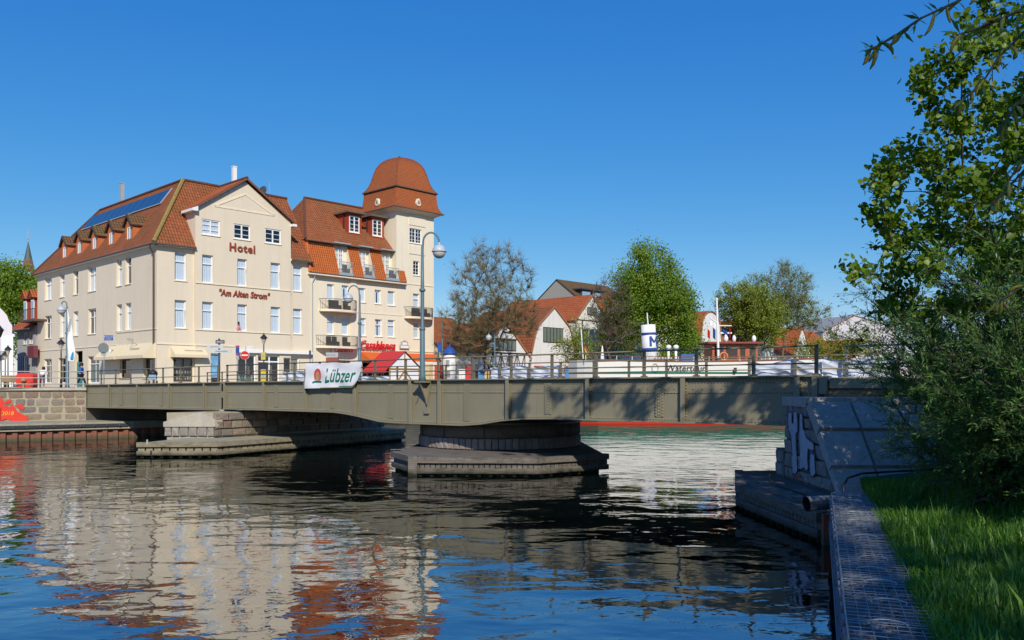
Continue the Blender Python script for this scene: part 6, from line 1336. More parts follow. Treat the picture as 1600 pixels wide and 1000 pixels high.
m = MB(); m.tube([(at3(691, 0)[0], 0, 0), (at3(691, 0)[0], 0, at3(0, 505)[1])], .06, 8); m.build('post', plain('post_green', (.10, .19, .17), .5), t, True)
(x0, z0), (x1, z1) = at3(684.3, 550.5), at3(690, 535); m = MB(); m.box(x0, x1, -.15, .15, z0, z1); m.build('blade', M_BLUEP, t)
# feather flag
t = thing('feather_flag', 'tall white feather flag with blue mark on the quay', 'flag', ((106.5 - CX) / FPX * 58, 58, QZ)); dep = 58
def at4(px, py): return ((px - 106.5) / FPX * dep, HC + (HY - py) * dep / FPX - QZ)
m = MB(); outl = [(106, 482), (107.5, 487), (110, 500), (113, 517), (116, 537), (117, 548), (115.5, 559), (115, 566), (111, 565), (105.5, 563.5)]
n_ = 10
for k in range(n_):
    f0, f1 = k / n_, (k + 1) / n_; y0_, y1_ = 482 + 82 * f0, 482 + 82 * f1
    def right(y): 
        ys_ = [482, 487, 500, 517, 537, 548, 559, 566]; xs2 = [106.2, 107.5, 110, 113, 116, 117, 115.7, 115]; return float(np.interp(y, ys_, xs2))
    for j in range(3):
        q = []
        for yy, jj in ((y0_, j), (y0_, j + 1), (y1_, j + 1), (y1_, j)):
            xx = 105.9 + (right(yy) - 105.9) * jj / 3; a, z = at4(xx, yy); q.append((a, .05 * math.sin(jj * 2.2 + yy * .15), z))
        m.quad(*q)
m.build('flag_cloth', M_WHITE, t, True); (x0, z0), (x1, z1) = at4(110.5, 561), at4(115.5, 549); m = MB(); m.add([(x0, -.09, z0), (x1 - .02, -.09, z0), (x1, -.09, z1), (x0 + .12, -.09, z1 - .12)], [(0, 1, 2, 3)]); m.build('blue_mark', plain('mark_blue', (.02, .28, .55), .6), t)
lettering(t, 'Ostsee', .3, (at4(111, 508)[0] - .08, -.09, at4(111, 508)[1]), plain('letter_blue_grey', (.1, .16, .25), .6), rot=(R(90), R(-82), 0), depth=.002); m = MB(); m.tube([(at4(105.5, 0)[0], 0, 0), (at4(105.5, 0)[0], 0, at4(0, 482)[1])], .03, 6); m.build('pole', M_ZINC, t)

# ------------------------------------------------------------------ beer banner on the near railing
bx0, bx1 = BL.fx(479.5, -.12), BL.fx(566, -.12); bz1 = BL.z(567.5, bx0, 0); bz0 = BL.z(607, bx0, 0)
bz1r = BL.z(565, bx1, 0); bz0r = BL.z(605, bx1, 0)
bn = BL.thing('beer_banner', 'white cloth banner with green beer lettering tied to the bridge railing', 'banner')
def bsurf(u, v):
    x = bx0 + (bx1 - bx0) * u; zt_, zb_ = bz1 + (bz1r - bz1) * u, bz0 + (bz0r - bz0) * u
    if u > .86: zb_ += ((u - .86) / .14) ** 2 * .55 * (bz1 - bz0) * (1 - v) if v < 1 else 0
    y = -.16 - .022 * math.sin(u * 17 + 2 * v) * (1 - v * .6) - .012 * math.sin(u * 29 - v * 5) - .10 * (1 - v) - .015 * math.sin(v * 9 + u * 7)
    sag = -.05 * math.sin(u * math.pi * 2) ** 2 * v
    return (x, y, zb_ + (zt_ - zb_) * v + sag)
def cloth_grid(nu, nv, off=0.0, u0=0, u1=1, v0=0, v1=1, cond=None):
    m = MB()
    for i in range(nu):
        for j in range(nv):
            P = [bsurf(u0 + (u1 - u0) * a / nu, v0 + (v1 - v0) * b / nv) for a, b in ((i, j), (i + 1, j), (i + 1, j + 1), (i, j + 1))]; m.quad(*[(p[0], p[1] - off, p[2]) for p in P])
    return m
M_BANNER = plain('banner_cloth', (.74, .75, .76), .75, var=.05); cloth_grid(60, 20).build('cloth', M_BANNER, bn, True)
BW, BH = bx1 - bx0, bz1 - bz0
def on_banner(me, u, v, off=.012):
    off += .012
    for w_ in me.vertices:
        p = bsurf(u + w_.co.x / BW, v + w_.co.y / BH); w_.co = (p[0], p[1] - off - w_.co.z, p[2])
    return me
def shape(pts, scale=1.0):
    m = MB(); m.poly([(x * scale, y * scale, 0) for x, y in pts]); me = m.mesh('mark'); bm = bmesh.new(); bm.from_mesh(me); bmesh.ops.triangulate(bm, faces=bm.faces); bmesh.ops.subdivide_edges(bm, edges=bm.edges, cuts=2, use_grid_fill=True); bm.to_mesh(me); bm.free(); return me
M_LG = plain('letter_green', (.0, .165, .115), .6, var=.03); M_LR = plain('emblem_red', (.60, .07, .06), .6, var=.03); M_TAN = plain('emblem_tan', (.45, .33, .13), .6)
link('lettering', on_banner(text_mesh('Lübzer', .95, .004, shear=.22, offset=.008, space=1.02, xs=.80), .63, .47), M_LG, bn)
fl_ = []
for px_, py_, w_, h_ in ((-.98, -.34, .30, .09),): fl_.append([(px_, py_), (px_ + w_, py_ + .05), (px_ + w_ + .04, py_ + .05 + h_ * .6), (px_ + .05, py_ + h_)])
for q in fl_: link('letter_flourish', on_banner(shape(q), .62, .47), M_LG, bn)
arc = [(.27 * math.sin(a), .02 + .36 * math.cos(a)) for a in [k * 2 * math.pi / 24 for k in range(24)]]; link('emblem_disc', on_banner(shape([(x, max(y, -.18)) for x, y in arc]), .235, .50, .012), M_LR, bn)
link('emblem_inner', on_banner(shape([(.17 * x / .27, .8 * y - .05) for x, y in arc if y > -.3]), .235, .48, .016), plain('emblem_pale_red', (.66, .22, .16), .6), bn)
link('emblem_figure', on_banner(shape([(-.10, -.22), (.10, -.22), (.09, .0), (.05, .1), (.06, .18), (0, .23), (-.06, .18), (-.05, .1), (-.1, 0)]), .235, .47, .02), M_TAN, bn)
link('emblem_ribbon', on_banner(shape([(-.36, -.26), (-.2, -.20), (.2, -.20), (.36, -.24), (.30, -.30), (.18, -.28), (-.2, -.28), (-.30, -.33)]), .235, .47, .022), M_LG, bn)
cloth_grid(24, 1, .006, .62, .95, .02, .065).build('green_stripe', M_LG, bn); cloth_grid(40, 1, .006, .3, .93, .0, .03).build('gold_stripe', M_TAN, bn)

# ------------------------------------------------------------------ tarpaulins hung on the far railing
def tarp(label, p0, p1, seed, M_, sag=.12, yoff=.1, h=.82):
    x0, x1 = BL.fx(p0, WID + yoff), BL.fx(p1, WID + yoff); r = random.Random(seed); ph = [r.uniform(0, 6) for _ in range(6)]; m = MB(); nu, nv = int((x1 - x0) * 14), 14
    def S(u, v):
        x = x0 + (x1 - x0) * u; tie = abs(math.sin(u * (x1 - x0) * math.pi / 2.0)); top = -.5 * sag * tie - sag * .5 * abs(math.sin(u * 5 + ph[3])) ** 3
        y = WID + yoff + .05 * math.sin(x * 6.3 + ph[0] + v * 2) * (1 - .4 * v) + .02 * abs(math.sin(x * 9.1 - v * 7 + ph[4])) + .05 * math.sin(x * 2.1 + ph[1] - v * 4) + .045 * abs(math.sin(x * 3.3 + v * 6 + ph[2]))
        return (x, y, ztop(min(x, 32)) + .03 + h * v + top * v)
    for i in range(nu):
        for j in range(nv): m.quad(S(i / nu, j / nv), S((i + 1) / nu, j / nv), S((i + 1) / nu, (j + 1) / nv), S(i / nu, (j + 1) / nv))
    o = m.build('tarpaulin', M_, None, True); o.location = BL.o; o.rotation_euler = (0, 0, BL.rz); return tag(o, label, 'tarpaulin', 'tarpaulins on the far railing')
M_TARP = plain('tarp_white', (.60, .64, .72), .6, var=.05)
tarp('crumpled white tarpaulin on the far railing left of the ship', 766, 882, 1, M_TARP); tarp('long sagging white tarpaulin on the far railing right of the wheelhouse', 1170, 1283, 2, M_TARP, .22)
tarp('white tarpaulin on the far railing half behind the willow', 1285, 1400, 3, M_TARP, .1); tarp('small white sheet on the far railing behind the beer banner', 440, 500, 4, M_TARP, .1)
tarp('white sheet on the far railing between banner and market stall', 566, 606, 5, M_TARP, .1, h=.4)

# ------------------------------------------------------------------ quay railing at the left, things on the quay
qr = thing('quay_railing', 'pale three-bar railing on top of the stone wall', 'railing', (-28.4, 56.2, QZ), math.atan2(-wl0[1], -wl0[0]))
for k in range(6):
    x = -.6 - k * 2.28; m = MB(); m.box(x - .05, x + .05, .06, .14, .02, 1.1); m.build('railing_post', M_PALEST, qr)
for z in (.28, .68, 1.1): m = MB(); m.tube([(-12, .05, z), (.0, .05, z)], .03, 8); m.build('handrail' if z > 1 else 'middle_rail', M_PALEST, qr, True)
rbx = thing('red_float', 'large red rounded float behind the quay railing', 'float', ((44.5 - CX) / FPX * 57.0, 57.0, QZ))
m = MB(); pts = []; hw_, hd_ = .58, .45
for k in range(24):
    a = 2 * math.pi * k / 24; c_, s_ = math.cos(a), math.sin(a); pts.append((hw_ * math.copysign(abs(c_) ** .45, c_), .52 + .5 * math.copysign(abs(s_) ** .45, s_)))
m.extrude([(x, -hd_, z) for x, z in pts], (0, 2 * hd_, 0)); m.extrude([(x * .9, -hd_ - .05, .52 + (z - .52) * .9) for x, z in pts], (0, .045, 0)); m.build('float_body', plain('float_red', (.62, .055, .04), .45, var=.08), rbx)
m = MB(); m.box(-.05, .05, -.62, -.52, 0, .75); m.lathe([(.16, -.1), (.18, 0), (.1, .1)], (0, -.57, .55), 10); m.build('bollard', plain('bollard_tan', (.38, .22, .09), .7), rbx)
for k, px in enumerate((4, 16, 24)):
    t = thing('wicker_chair', ('wicker café chair at the picture edge behind the railing', 'wicker café chair in the middle of the three by the white house', 'wicker café chair next to the red float')[k], 'chair', ((px - CX) / FPX * 66, 66, QZ), .4 * k, 'wicker café chairs'); mc = plain('wicker', (.30, .20, .12), .8)
    m = MB(); m.box(-.25, .25, -.25, .25, .4, .46); m.build('seat', mc, t); m = MB(); m.box(-.25, .25, .2, .26, .46, .95); m.build('backrest', mc, t)
    for sx in (-.22, .22):
        for sy in (-.22, .22): m = MB(); m.box(sx - .02, sx + .02, sy - .02, sy + .02, 0, .4); m.build('leg', mc, t)
# market stall
dS = 76.5; MS = Loc((608 - CX) / FPX * dS, dS, QZ, *TF); st = MS.thing('market_stall', 'market stall with red canvas roof and white timber-framed gable', 'market stall')
wS = MS.fx(655); zA, zE_ = MS.z(548.5, wS / 2, 0), MS.z(574, 0, 0); dpt = 3.4; M_CANV = plain('canvas_red', (.50, .035, .04), .8, var=.05); M_PINE = plain('pine', (.45, .25, .09), .7)
m = MB(); m.quad((-.45, -.15, zE_ - .25), (wS / 2, -.15, zA), (wS / 2, dpt, zA), (-.45, dpt, zE_ - .25)); m.quad((wS + .45, -.15, zE_ - .25), (wS / 2, -.15, zA), (wS / 2, dpt, zA), (wS + .45, dpt, zE_ - .25)); m.quad((-.45, -.15, zE_ - .25), (-.45, dpt, zE_ - .25), (-.47, dpt, zE_ - .5), (-.47, -.15, zE_ - .5)); m.build('roof', M_CANV, st)
m = MB(); m.poly([(0, 0, 0), (wS, 0, 0), (wS, 0, zE_), (wS / 2, 0, zA - .12), (0, 0, zE_)]); m.build('gable_cloth', M_WHITE, st)
for a, b in (((wS / 2, 0), (wS / 2, zA - .2)), ((0, zE_ - .1), (wS, zE_ - .1)), ((wS / 2, zE_ - .2), (wS * .15, .1)), ((wS / 2, zE_ - .2), (wS * .85, .1)), ((0.05, 0), (0.05, zE_)), ((wS - .05, 0), (wS - .05, zE_))): m = MB(); m.beam((a[0], -.06, a[1]), (b[0], -.06, b[1]), .08, .1); m.build('timber', M_PINE, st)
for y in (1.2, dpt - .1): m = MB(); m.beam((.05, y, 0), (.05, y, zE_ - .1), .1, .1); m.build('timber', M_PINE, st)
m = MB(); m.box(.2, wS - .2, .3, dpt - .3, 0, .9); m.build('counter', plain('counter_brown', (.3, .17, .08), .7), st)
# advertising column
dC = 82; ac = thing('advertising_column', 'white advertising column with dark blue domed cap', 'column', ((702.5 - CX) / FPX * dC, dC, QZ)); zc_ = HC + (HY - 553.5) * dC / FPX - QZ
m = MB(); m.lathe([(.58, 0), (.58, zc_)], (0, 0, 0), 24); m.build('shaft', plain('column_white', (.72, .71, .68), .7, var=.12, scale=1.5), ac, True)
m = MB(); m.lathe([(.72, 0), (.72, .08), (.60, .2), (.52, .42), (.34, .62), (.12, .72), (.06, .82), (.07, .92), (.02, 1.05)], (0, 0, zc_), 24); m.build('cap', M_BLUEP, ac, True)
for a0, z0, z1, c_ in ((-2.2, 1.9, 2.6, (.3, .3, .3)), (-2.1, .9, 1.6, (.2, .2, .22)), (-1.2, .6, 1.0, (.35, .4, .6)), (-1.3, 1.4, 2.4, (.7, .68, .6))):
    m = MB(); m.lathe([(.588, z0), (.588, z1)], (0, 0, 0), 6, a0, a0 + .7, cap=False); m.build('poster', plain('poster_%d' % int(z0 * 10), c_, .7, var=.6, scale=6), ac)
pb = thing('portable_booth', 'narrow dark blue booth right of the advertising column', 'booth', ((739.5 - CX) / FPX * 80, 80, QZ)); m = MB(); m.box(-.22, .22, -.2, .2, 0, 2.7); m.build('body', plain('booth_blue', (.02, .06, .14), .5), pb); m = MB(); m.box(-.26, .26, -.24, .24, 2.7, 2.8); m.build('roof', M_BLACK, pb)
# small crowd of stalls and racks at street level behind the railing
cl_ = [((.7, .7, .68), 'white'), ((.55, .05, .05), 'red'), ((.08, .25, .5), 'blue'), ((.6, .45, .2), 'tan'), ((.1, .12, .14), 'dark')]
r_ = random.Random(11)
for k, px in enumerate((722, 731, 752, 760, 838, 846, 868, 886, 893)):
    dep = 84 + k * .8; c_, nmc = cl_[k % 5]; h = r_.uniform(1.5, 2.1); w_ = r_.uniform(.2, .4)
    t = thing('goods_rack', '%s goods rack on the quay behind the bridge railing, number %d from the left' % (nmc, k + 1) if 0 else '%s goods rack %s' % (nmc, ('right of the advertising column', 'left of the blue booth', 'between booth and bare tree', 'beside the bare tree trunk', 'in front of the timbered house', 'in front of the timbered house corner', 'below the steep white gable', 'left of the ship stern', 'right beside the ship stern')[k]), 'rack', ((px - CX) / FPX * dep, dep, QZ), 0, 'goods racks on the quay')
    m = MB(); m.box(-w_, w_, -.2, .2, .5, h); m.build('goods', plain('goods_' + nmc, c_, .8, var=.5, scale=5), t)
    for sx in (-w_ + .03, w_ - .03): m = MB(); m.box(sx - .03, sx + .03, -.03, .03, 0, .5); m.build('leg', M_ZINC, t)
for k, (px, dep, ytop) in enumerate(((941, 92, 540), )):
    t = thing('closed_parasol', 'closed white parasol behind the ship stern', 'parasol', ((px - CX) / FPX * dep, dep, QZ)); h = HC + (HY - ytop) * dep / FPX - QZ
    m = MB(); m.tube([(0, 0, 0), (0, 0, h)], .04, 6); m.build('pole', M_ZINC, t); m = MB(); m.lathe([(.05, h), (.14, h - .6), (.24, h - 1.7), (.2, h - 1.9)], (0, 0, 0), 10, cap=False); m.build('canopy', M_WHITE, t, True)
# pushchair on the fixed span
t = thing('pushchair', 'small dark and pale blue pushchair on the bridge deck by the downpipe', 'pushchair', FS.world(FS.fx(239, 3.0), 3.0, 3.5), .3)
m = MB(); m.box(-.22, .22, -.3, .35, .3, .62); m.build('seat', plain('pram_blue', (.25, .38, .5), .7, var=.5, scale=6), t); m = MB(); m.lathe([(.30, 0), (.28, .18), (.16, .3), (.02, .34)], (0, .05, .62), 10); m.build('hood', M_BLACK, t, True)
for sx in (-.24, .24):
    for sy in (-.3, .3): m = MB(); m.tube([(sx - .02, sy, .12), (sx + .02, sy, .12)], .12, 12); m.build('wheel', M_BLACK, t)
m = MB(); m.tube([(-.2, .35, .5), (-.2, .65, .95), (.2, .65, .95), (.2, .35, .5)], .02, 6); m.build('handle', M_ZINC, t)

# ------------------------------------------------------------------ people
def skinned(name, verts, edges, radii, m, parent, root=0):
    me = bpy.data.meshes.new(name); me.from_pydata(verts, edges, []); o = bpy.data.objects.new(name, me); C.objects.link(o)
    md = o.modifiers.new('skin', 'SKIN'); md.use_smooth_shade = True
    for i, r in enumerate(radii): me.skin_vertices[0].data[i].radius = (r, r) if not hasattr(r, '__len__') else r
    me.skin_vertices[0].data[root].use_root = True
    s = o.modifiers.new('sub', 'SUBSURF'); s.levels = 1; s.render_levels = 1
    dg = bpy.context.evaluated_depsgraph_get(); dg.update(); me2 = bpy.data.meshes.new_from_object(o.evaluated_get(dg)); bpy.data.objects.remove(o)
    me2.materials.clear(); me2.name = name; return link(name, me2, m, parent)
M_SKIN = plain('skin', (.55, .33, .23), .6, var=.05)
def person(label, loc, rz, hips, knees, ankles, toes, shoulders, elbows, hands, chest, neck, head, jacket, trousers, shoes, hair, pony=False, sc_=1.0):
    t = thing('person', label, 'person', loc, rz); t.scale = (sc_,) * 3
    pel = ((hips[0][0] + hips[1][0]) / 2, (hips[0][1] + hips[1][1]) / 2, hips[0][2] + .05)
    V = [pel, chest, neck, head, (head[0], head[1], head[2] + .12)]; E_ = [(0, 1), (1, 2), (2, 3), (3, 4)]; Rr = [(.13, .1), (.15, .1), .05, .085, .07]
    for s in (0, 1):
        b_ = len(V); V += [hips[s], knees[s], ankles[s], toes[s]]; E_ += [(0, b_), (b_, b_ + 1), (b_ + 1, b_ + 2), (b_ + 2, b_ + 3)]; Rr += [.085, .055, .036, .03]
        b_ = len(V); V += [shoulders[s], elbows[s], hands[s]]; E_ += [(1, b_), (b_, b_ + 1), (b_ + 1, b_ + 2)]; Rr += [.055, .042, .03]
        h = Vector(hands[s]); d = (h - Vector(elbows[s])).normalized()
        for q in range(4): b2 = len(V); V.append(tuple(h + d * .10 + Vector((0, (q - 1.5) * .018, -.01)))); E_.append((b_ + 2, b2)); Rr.append(.009)
        b2 = len(V); V.append(tuple(h + d * .05 + Vector((0, .04, .02)))); E_.append((b_ + 2, b2)); Rr.append(.010)
    skinned('body', V, E_, Rr, M_SKIN, t)
    Vj = [pel, chest, (neck[0], neck[1], neck[2] - .05)]; Ej = [(0, 1), (1, 2)]; Rj = [(.175, .135), (.185, .135), .085]
    for s in (0, 1): b_ = len(Vj); Vj += [shoulders[s], elbows[s], tuple(Vector(hands[s]) * .85 + Vector(elbows[s]) * .15)]; Ej += [(1, b_), (b_, b_ + 1), (b_ + 1, b_ + 2)]; Rj += [.085, .062, .05]
    skinned('jacket', Vj, Ej, Rj, jacket, t)
    Vt = [pel]; Et = []; Rt = [(.15, .12)]
    for s in (0, 1): b_ = len(Vt); Vt += [hips[s], knees[s], (ankles[s][0], ankles[s][1], ankles[s][2] + .04)]; Et += [(0, b_), (b_, b_ + 1), (b_ + 1, b_ + 2)]; Rt += [.105, .075, .055]
    skinned('trousers', Vt, Et, Rt, trousers, t)
    for s in (0, 1): skinned('shoe', [(ankles[s][0], ankles[s][1], ankles[s][2] - .02), tuple(Vector(toes[s]))], [(0, 1)], [.05, .042], shoes, t)
    hm = MB(); hm.lathe([(.02, .125), (.07, .11), (.105, .05), (.11, -.02), (.09, -.09)], (head[0] - .025, head[1], head[2] + .06), 12, cap=False); hm.build('hair', hair, t, True)
    if pony: hm = MB(); hm.tube([(head[0] - .1, head[1], head[2] + .1), (head[0] - .17, head[1], head[2] + .02), (head[0] - .19, head[1], head[2] - .16)], [.04, .045, .015], 8); hm.build('ponytail', hair, t, True)
    fc = MB()
    for s in (-1, 1): fc.lathe([(.004, -.01), (.011, 0), (.004, .01)], (head[0] + .082, head[1] + s * .032, head[2] + .06), 6)
    fc.build('eyes', M_BLACK, t); ns = MB(); ns.extrude([(head[0] + .075, head[1] - .014, head[2] + .02), (head[0] + .075, head[1] + .014, head[2] + .02), (head[0] + .08, head[1], head[2] + .06)], (.02, 0, -.005)); ns.build('nose', M_SKIN, t)
    return t
M_HAIR = plain('hair_brown', (.035, .02, .012), .6); M_JKT = plain('jacket_blue', (.03, .10, .32), .7); M_BLK = plain('trousers_black', (.02, .02, .025), .8); M_SHOE = plain('shoe_pale', (.55, .5, .48), .6); M_JEAN = plain('jeans', (.07, .14, .28), .8); M_SHIRT = plain('shirt_white', (.74, .73, .72), .8)
# local x: facing
person('walking woman in blue jacket and black trousers at the end of the bridge', ((126.5 - CX) / FPX * 57.2, 57.2, QZ), R(5), [(-.01, .09, .88), (-.01, -.09, .88)], [(.20, .09, .50), (-.10, -.09, .48)], [(.30, .09, .10), (-.36, -.09, .16)], [(.45, .09, .06), (-.26, -.09, .05)],
       [(.02, .19, 1.36), (.02, -.19, 1.36)], [(-.10, .24, 1.10), (.10, -.24, 1.08)], [(.08, .24, .92), (.32, -.22, 1.02)], (.03, 0, 1.22), (.05, 0, 1.44), (.08, 0, 1.55), M_JKT, M_BLK, M_SHOE, M_HAIR, True)
person('person in white shirt and jeans seen from behind at the railing', ((65.5 - CX) / FPX * 57.6, 57.6, QZ), R(95), [(0, .1, .80), (0, -.1, .80)], [(.05, .12, .44), (.05, -.12, .44)], [(-.02, .12, .09), (-.02, -.12, .09)], [(.13, .13, .05), (.13, -.13, .05)],
       [(.16, .2, 1.16), (.16, -.2, 1.16)], [(.22, .27, .90), (.22, -.27, .90)], [(.42, .16, .95), (.42, -.16, .95)], (.14, 0, 1.06), (.22, 0, 1.24), (.28, 0, 1.30), M_SHIRT, M_JEAN, M_SHOE, M_HAIR)
# woman looking out of the hotel window
wx_ = HL.fx(373.5, GY - .05); wp = HL.world(wx_, GY + .12, 0)
t = thing('person', 'dark haired woman in pink leaning out of the hotel window', 'person', (wp[0], wp[1], QZ + 4.75), HL.rz - R(90))
skinned('body', [(-.1, 0, .0), (0, 0, .30), (.03, 0, .48), (.06, 0, .58), (.06, 0, .70), (0, .17, .36), (.12, .2, .1), (.26, .08, .04), (0, -.17, .36), (.12, -.2, .1), (.26, -.08, .04)], [(0, 1), (1, 2), (2, 3), (3, 4), (1, 5), (5, 6), (6, 7), (1, 8), (8, 9), (9, 10)], [.12, .13, .05, .085, .07, .055, .04, .03, .055, .04, .03], M_SKIN, t)
skinned('blouse', [(-.1, 0, .0), (0, 0, .30), (.02, 0, .42), (0, .17, .36), (.12, .2, .12), (0, -.17, .36), (.12, -.2, .12)], [(0, 1), (1, 2), (1, 3), (3, 4), (1, 5), (5, 6)], [.15, .16, .08, .075, .055, .075, .055], plain('blouse_pink', (.62, .26, .30), .8), t)
hm = MB(); hm.lathe([(.02, .14), (.08, .12), (.115, .05), (.115, -.04), (.1, -.1)], (.03, 0, .64), 12, cap=False); hm.build('hair', M_HAIR, t, True)
# ------------------------------------------------------------------ near bank: wire basket wall, grass, ground
GB = Loc(6.6, 17.4, 0.0, .342, .94)             # local x: along the wall away from the camera; y: to the left (river side)
GT = 1.25; GWD = 0.74
gab = GB.thing('gabion_wall', 'wire basket wall filled with flat dark stones along the bank', 'wall')
rs = np.random.RandomState(5)
def np_boxes(c, half, rot):
    """many small boxes: centres (n,3), half sizes (n,3), yaw (n)"""
    n = len(c); sg = np.array([(-1, -1, -1), (1, -1, -1), (1, 1, -1), (-1, 1, -1), (-1, -1, 1), (1, -1, 1), (1, 1, 1), (-1, 1, 1)], float)
    P = sg[None] * half[:, None, :] * (1 + rs.uniform(-.18, .18, (n, 8, 3))); cs, sn = np.cos(rot)[:, None], np.sin(rot)[:, None]
    X = P[..., 0] * cs - P[..., 1] * sn; Y = P[..., 0] * sn + P[..., 1] * cs; V = np.stack([X, Y, P[..., 2]], -1) + c[:, None]
    Fq = np.array([(3, 2, 1, 0), (4, 5, 6, 7), (0, 1, 5, 4), (1, 2, 6, 5), (2, 3, 7, 6), (3, 0, 4, 7)]); F_ = (Fq[None] + 8 * np.arange(n)[:, None, None]).reshape(-1, 4)
    return V.reshape(-1, 3), F_
n = 5200; c = np.stack([-rs.uniform(0, 17, n), -rs.uniform(.03, GWD - .03, n), rs.uniform(.5, GT - .045, n)], 1)
top_ = rs.rand(n) < .72; c[top_, 2] = GT - .05 - rs.uniform(0, .05, top_.sum()); lf = (~top_) & (rs.rand(n) < .7); c[lf, 1] = -.05 - rs.uniform(0, .03, lf.sum())
half = np.stack([rs.uniform(.03, .11, n), rs.uniform(.02, .06, n), rs.uniform(.012, .028, n)], 1); V, F_ = np_boxes(c, half, rs.uniform(0, 3.14, n))
M_SLATE = concrete('slate_stones', (.11, .115, .12), (.24, .235, .23), 9.0)
tag(link('basket_stones', np_mesh('basket_stones', V, F_), M_SLATE, gab), kind='stuff')
core = MB(); core.box(-17, -.02, -GWD + .06, -.08, .45, GT - .09); core.build('basket_core', plain('core_dark', (.05, .05, .05), .9), gab)
# welded wires
M_WIREG = plain('galvanised_wire', (.30, .34, .38), .35, .5, .3)
def wires(segs, r=.0035):
    V = []; F2 = []
    for a, b in segs:
        a = np.array(a, float); b = np.array(b, float); d = b - a; d /= np.linalg.norm(d); u = np.cross(d, (0, 0, 1)) if abs(d[2]) < .9 else np.cross(d, (1, 0, 0)); u /= np.linalg.norm(u); w_ = np.cross(d, u); o = len(V)
        for p in (a, b):
            for k in range(3): t_ = 2 * math.pi * k / 3; V.append(p + (u * math.cos(t_) + w_ * math.sin(t_)) * r)
        for k in range(3): F2.append((o + k, o + (k + 1) % 3, o + 3 + (k + 1) % 3, o + 3 + k))
    return np.array(V), np.array(F2)
segs = []
for k in range(8): y = -GWD * k / 7; segs += [((-17 + j * 1.0, y, GT + .004 + rs.uniform(-.006, .006)), (-16 + j * 1.0, y, GT + .004 + rs.uniform(-.006, .006))) for j in range(17)]
for k in range(int(17 / .136)): x = -k * .085 * 1.6 + rs.uniform(-.006, .006); z = GT + .010 + rs.uniform(-.006, .004); segs.append(((x, 0, z), (x + rs.uniform(-.02, .02), -GWD, z)))
for k in range(7): z = GT - .11 * k; segs += [((-17, .008, z), (0, .008, z))]
for k in range(int(17 / .11)): x = -k * .11; segs.append(((x, .012, GT), (x, .012, GT - .75)))
for x in (0, -1, -2, -3, -4, -5, -6, -7, -8, -9, -10): segs.append(((x, 0, GT + .016), (x, -GWD, GT + .016)))
V, F_ = wires(segs, .0052); tag(link('wire_mesh', np_mesh('wire_mesh', V, F_), M_WIREG, gab), kind='stuff')
for k in range(14):
    x = -.6 - k * .78; m = MB(); x += rs.uniform(-.1, .1); yc = -GWD / 2 + rs.uniform(-.05, .05); m.tube([(x + .10 * math.sin(a), yc + .17 * math.cos(a), GT + .02 + .015 * math.sin(a)) for a in np.linspace(-.4, 3.5, 14)], .005, 4); m.build('tie_wire', plain('wire_bright', (.42, .46, .48), .35, .5, .3), gab)
m = MB(); m.tube([(0.0, .005, GT + .006), (-17, .005, GT + .006)], .007, 5); m.tube([(0, -GWD, GT + .006), (-17, -GWD, GT + .006)], .007, 5); m.build('edge_wire', M_WIREG, gab)
M_SHEET = concrete('blue_grey_sheet_piles', (.17, .20, .24), (.28, .30, .33), 2.5, (.10, .075, .055))
wl_ = GB.thing('bank_sheet_wall', 'blue grey sheet pile wall under the wire baskets', 'wall'); sheet_piles(wl_, (.3, .0), (-17, .0), -.8, .62, M_SHEET, w=.5); 
m = MB(); m.box(-17, .25, -.2, .06, .50, .63); m.build('capping_beam', M_SHEET, wl_)
for k in range(34): m = MB(); x = -.25 - k * .5; m.box(x - .10, x + .10, .015, .045, .66, GT - .02); m.build('facing_strip', M_SHEET, wl_)
# bank ground
def bank_z(x, y):   # gabion-local: x along, y negative to the right
    u = -y - GWD; z = 1.13 + .10 * np.minimum(u, 4) + .16 * np.clip(u - 4, 0, 8) + .05 * np.sin(x * 1.3 + u * 2) * np.clip(u, 0, 1) + .04 * np.sin(x * 3.1 - u * 4.3) * np.clip(u, 0, 1)
    return z + .22 * np.clip(x, 0, 6) * np.clip((u - 1.2) / 3, 0, 1)
nx_, ny_ = 150, 90; gx = np.linspace(-60, 9, nx_); gy = -GWD + .03 - np.linspace(0, 1, ny_) ** 2 * 70; X, Y = np.meshgrid(gx, gy, indexing='ij'); V = np.stack([X, Y, bank_z(X, Y)], -1).reshape(-1, 3)
i = np.arange(nx_ - 1)[:, None] * ny_ + np.arange(ny_ - 1)[None]; F_ = np.stack([i, i + 1, i + ny_ + 1, i + ny_], -1).reshape(-1, 4)
M_SOIL = concrete('grassy_soil', (.045, .06, .02), (.075, .075, .03), 3.0); bo = link('bank_ground', np_mesh('bank_ground', V, F_, smooth=True), M_SOIL); bo.location = GB.o; bo.rotation_euler = (0, 0, GB.rz); struct(bo, 'grassy ground of the near bank')
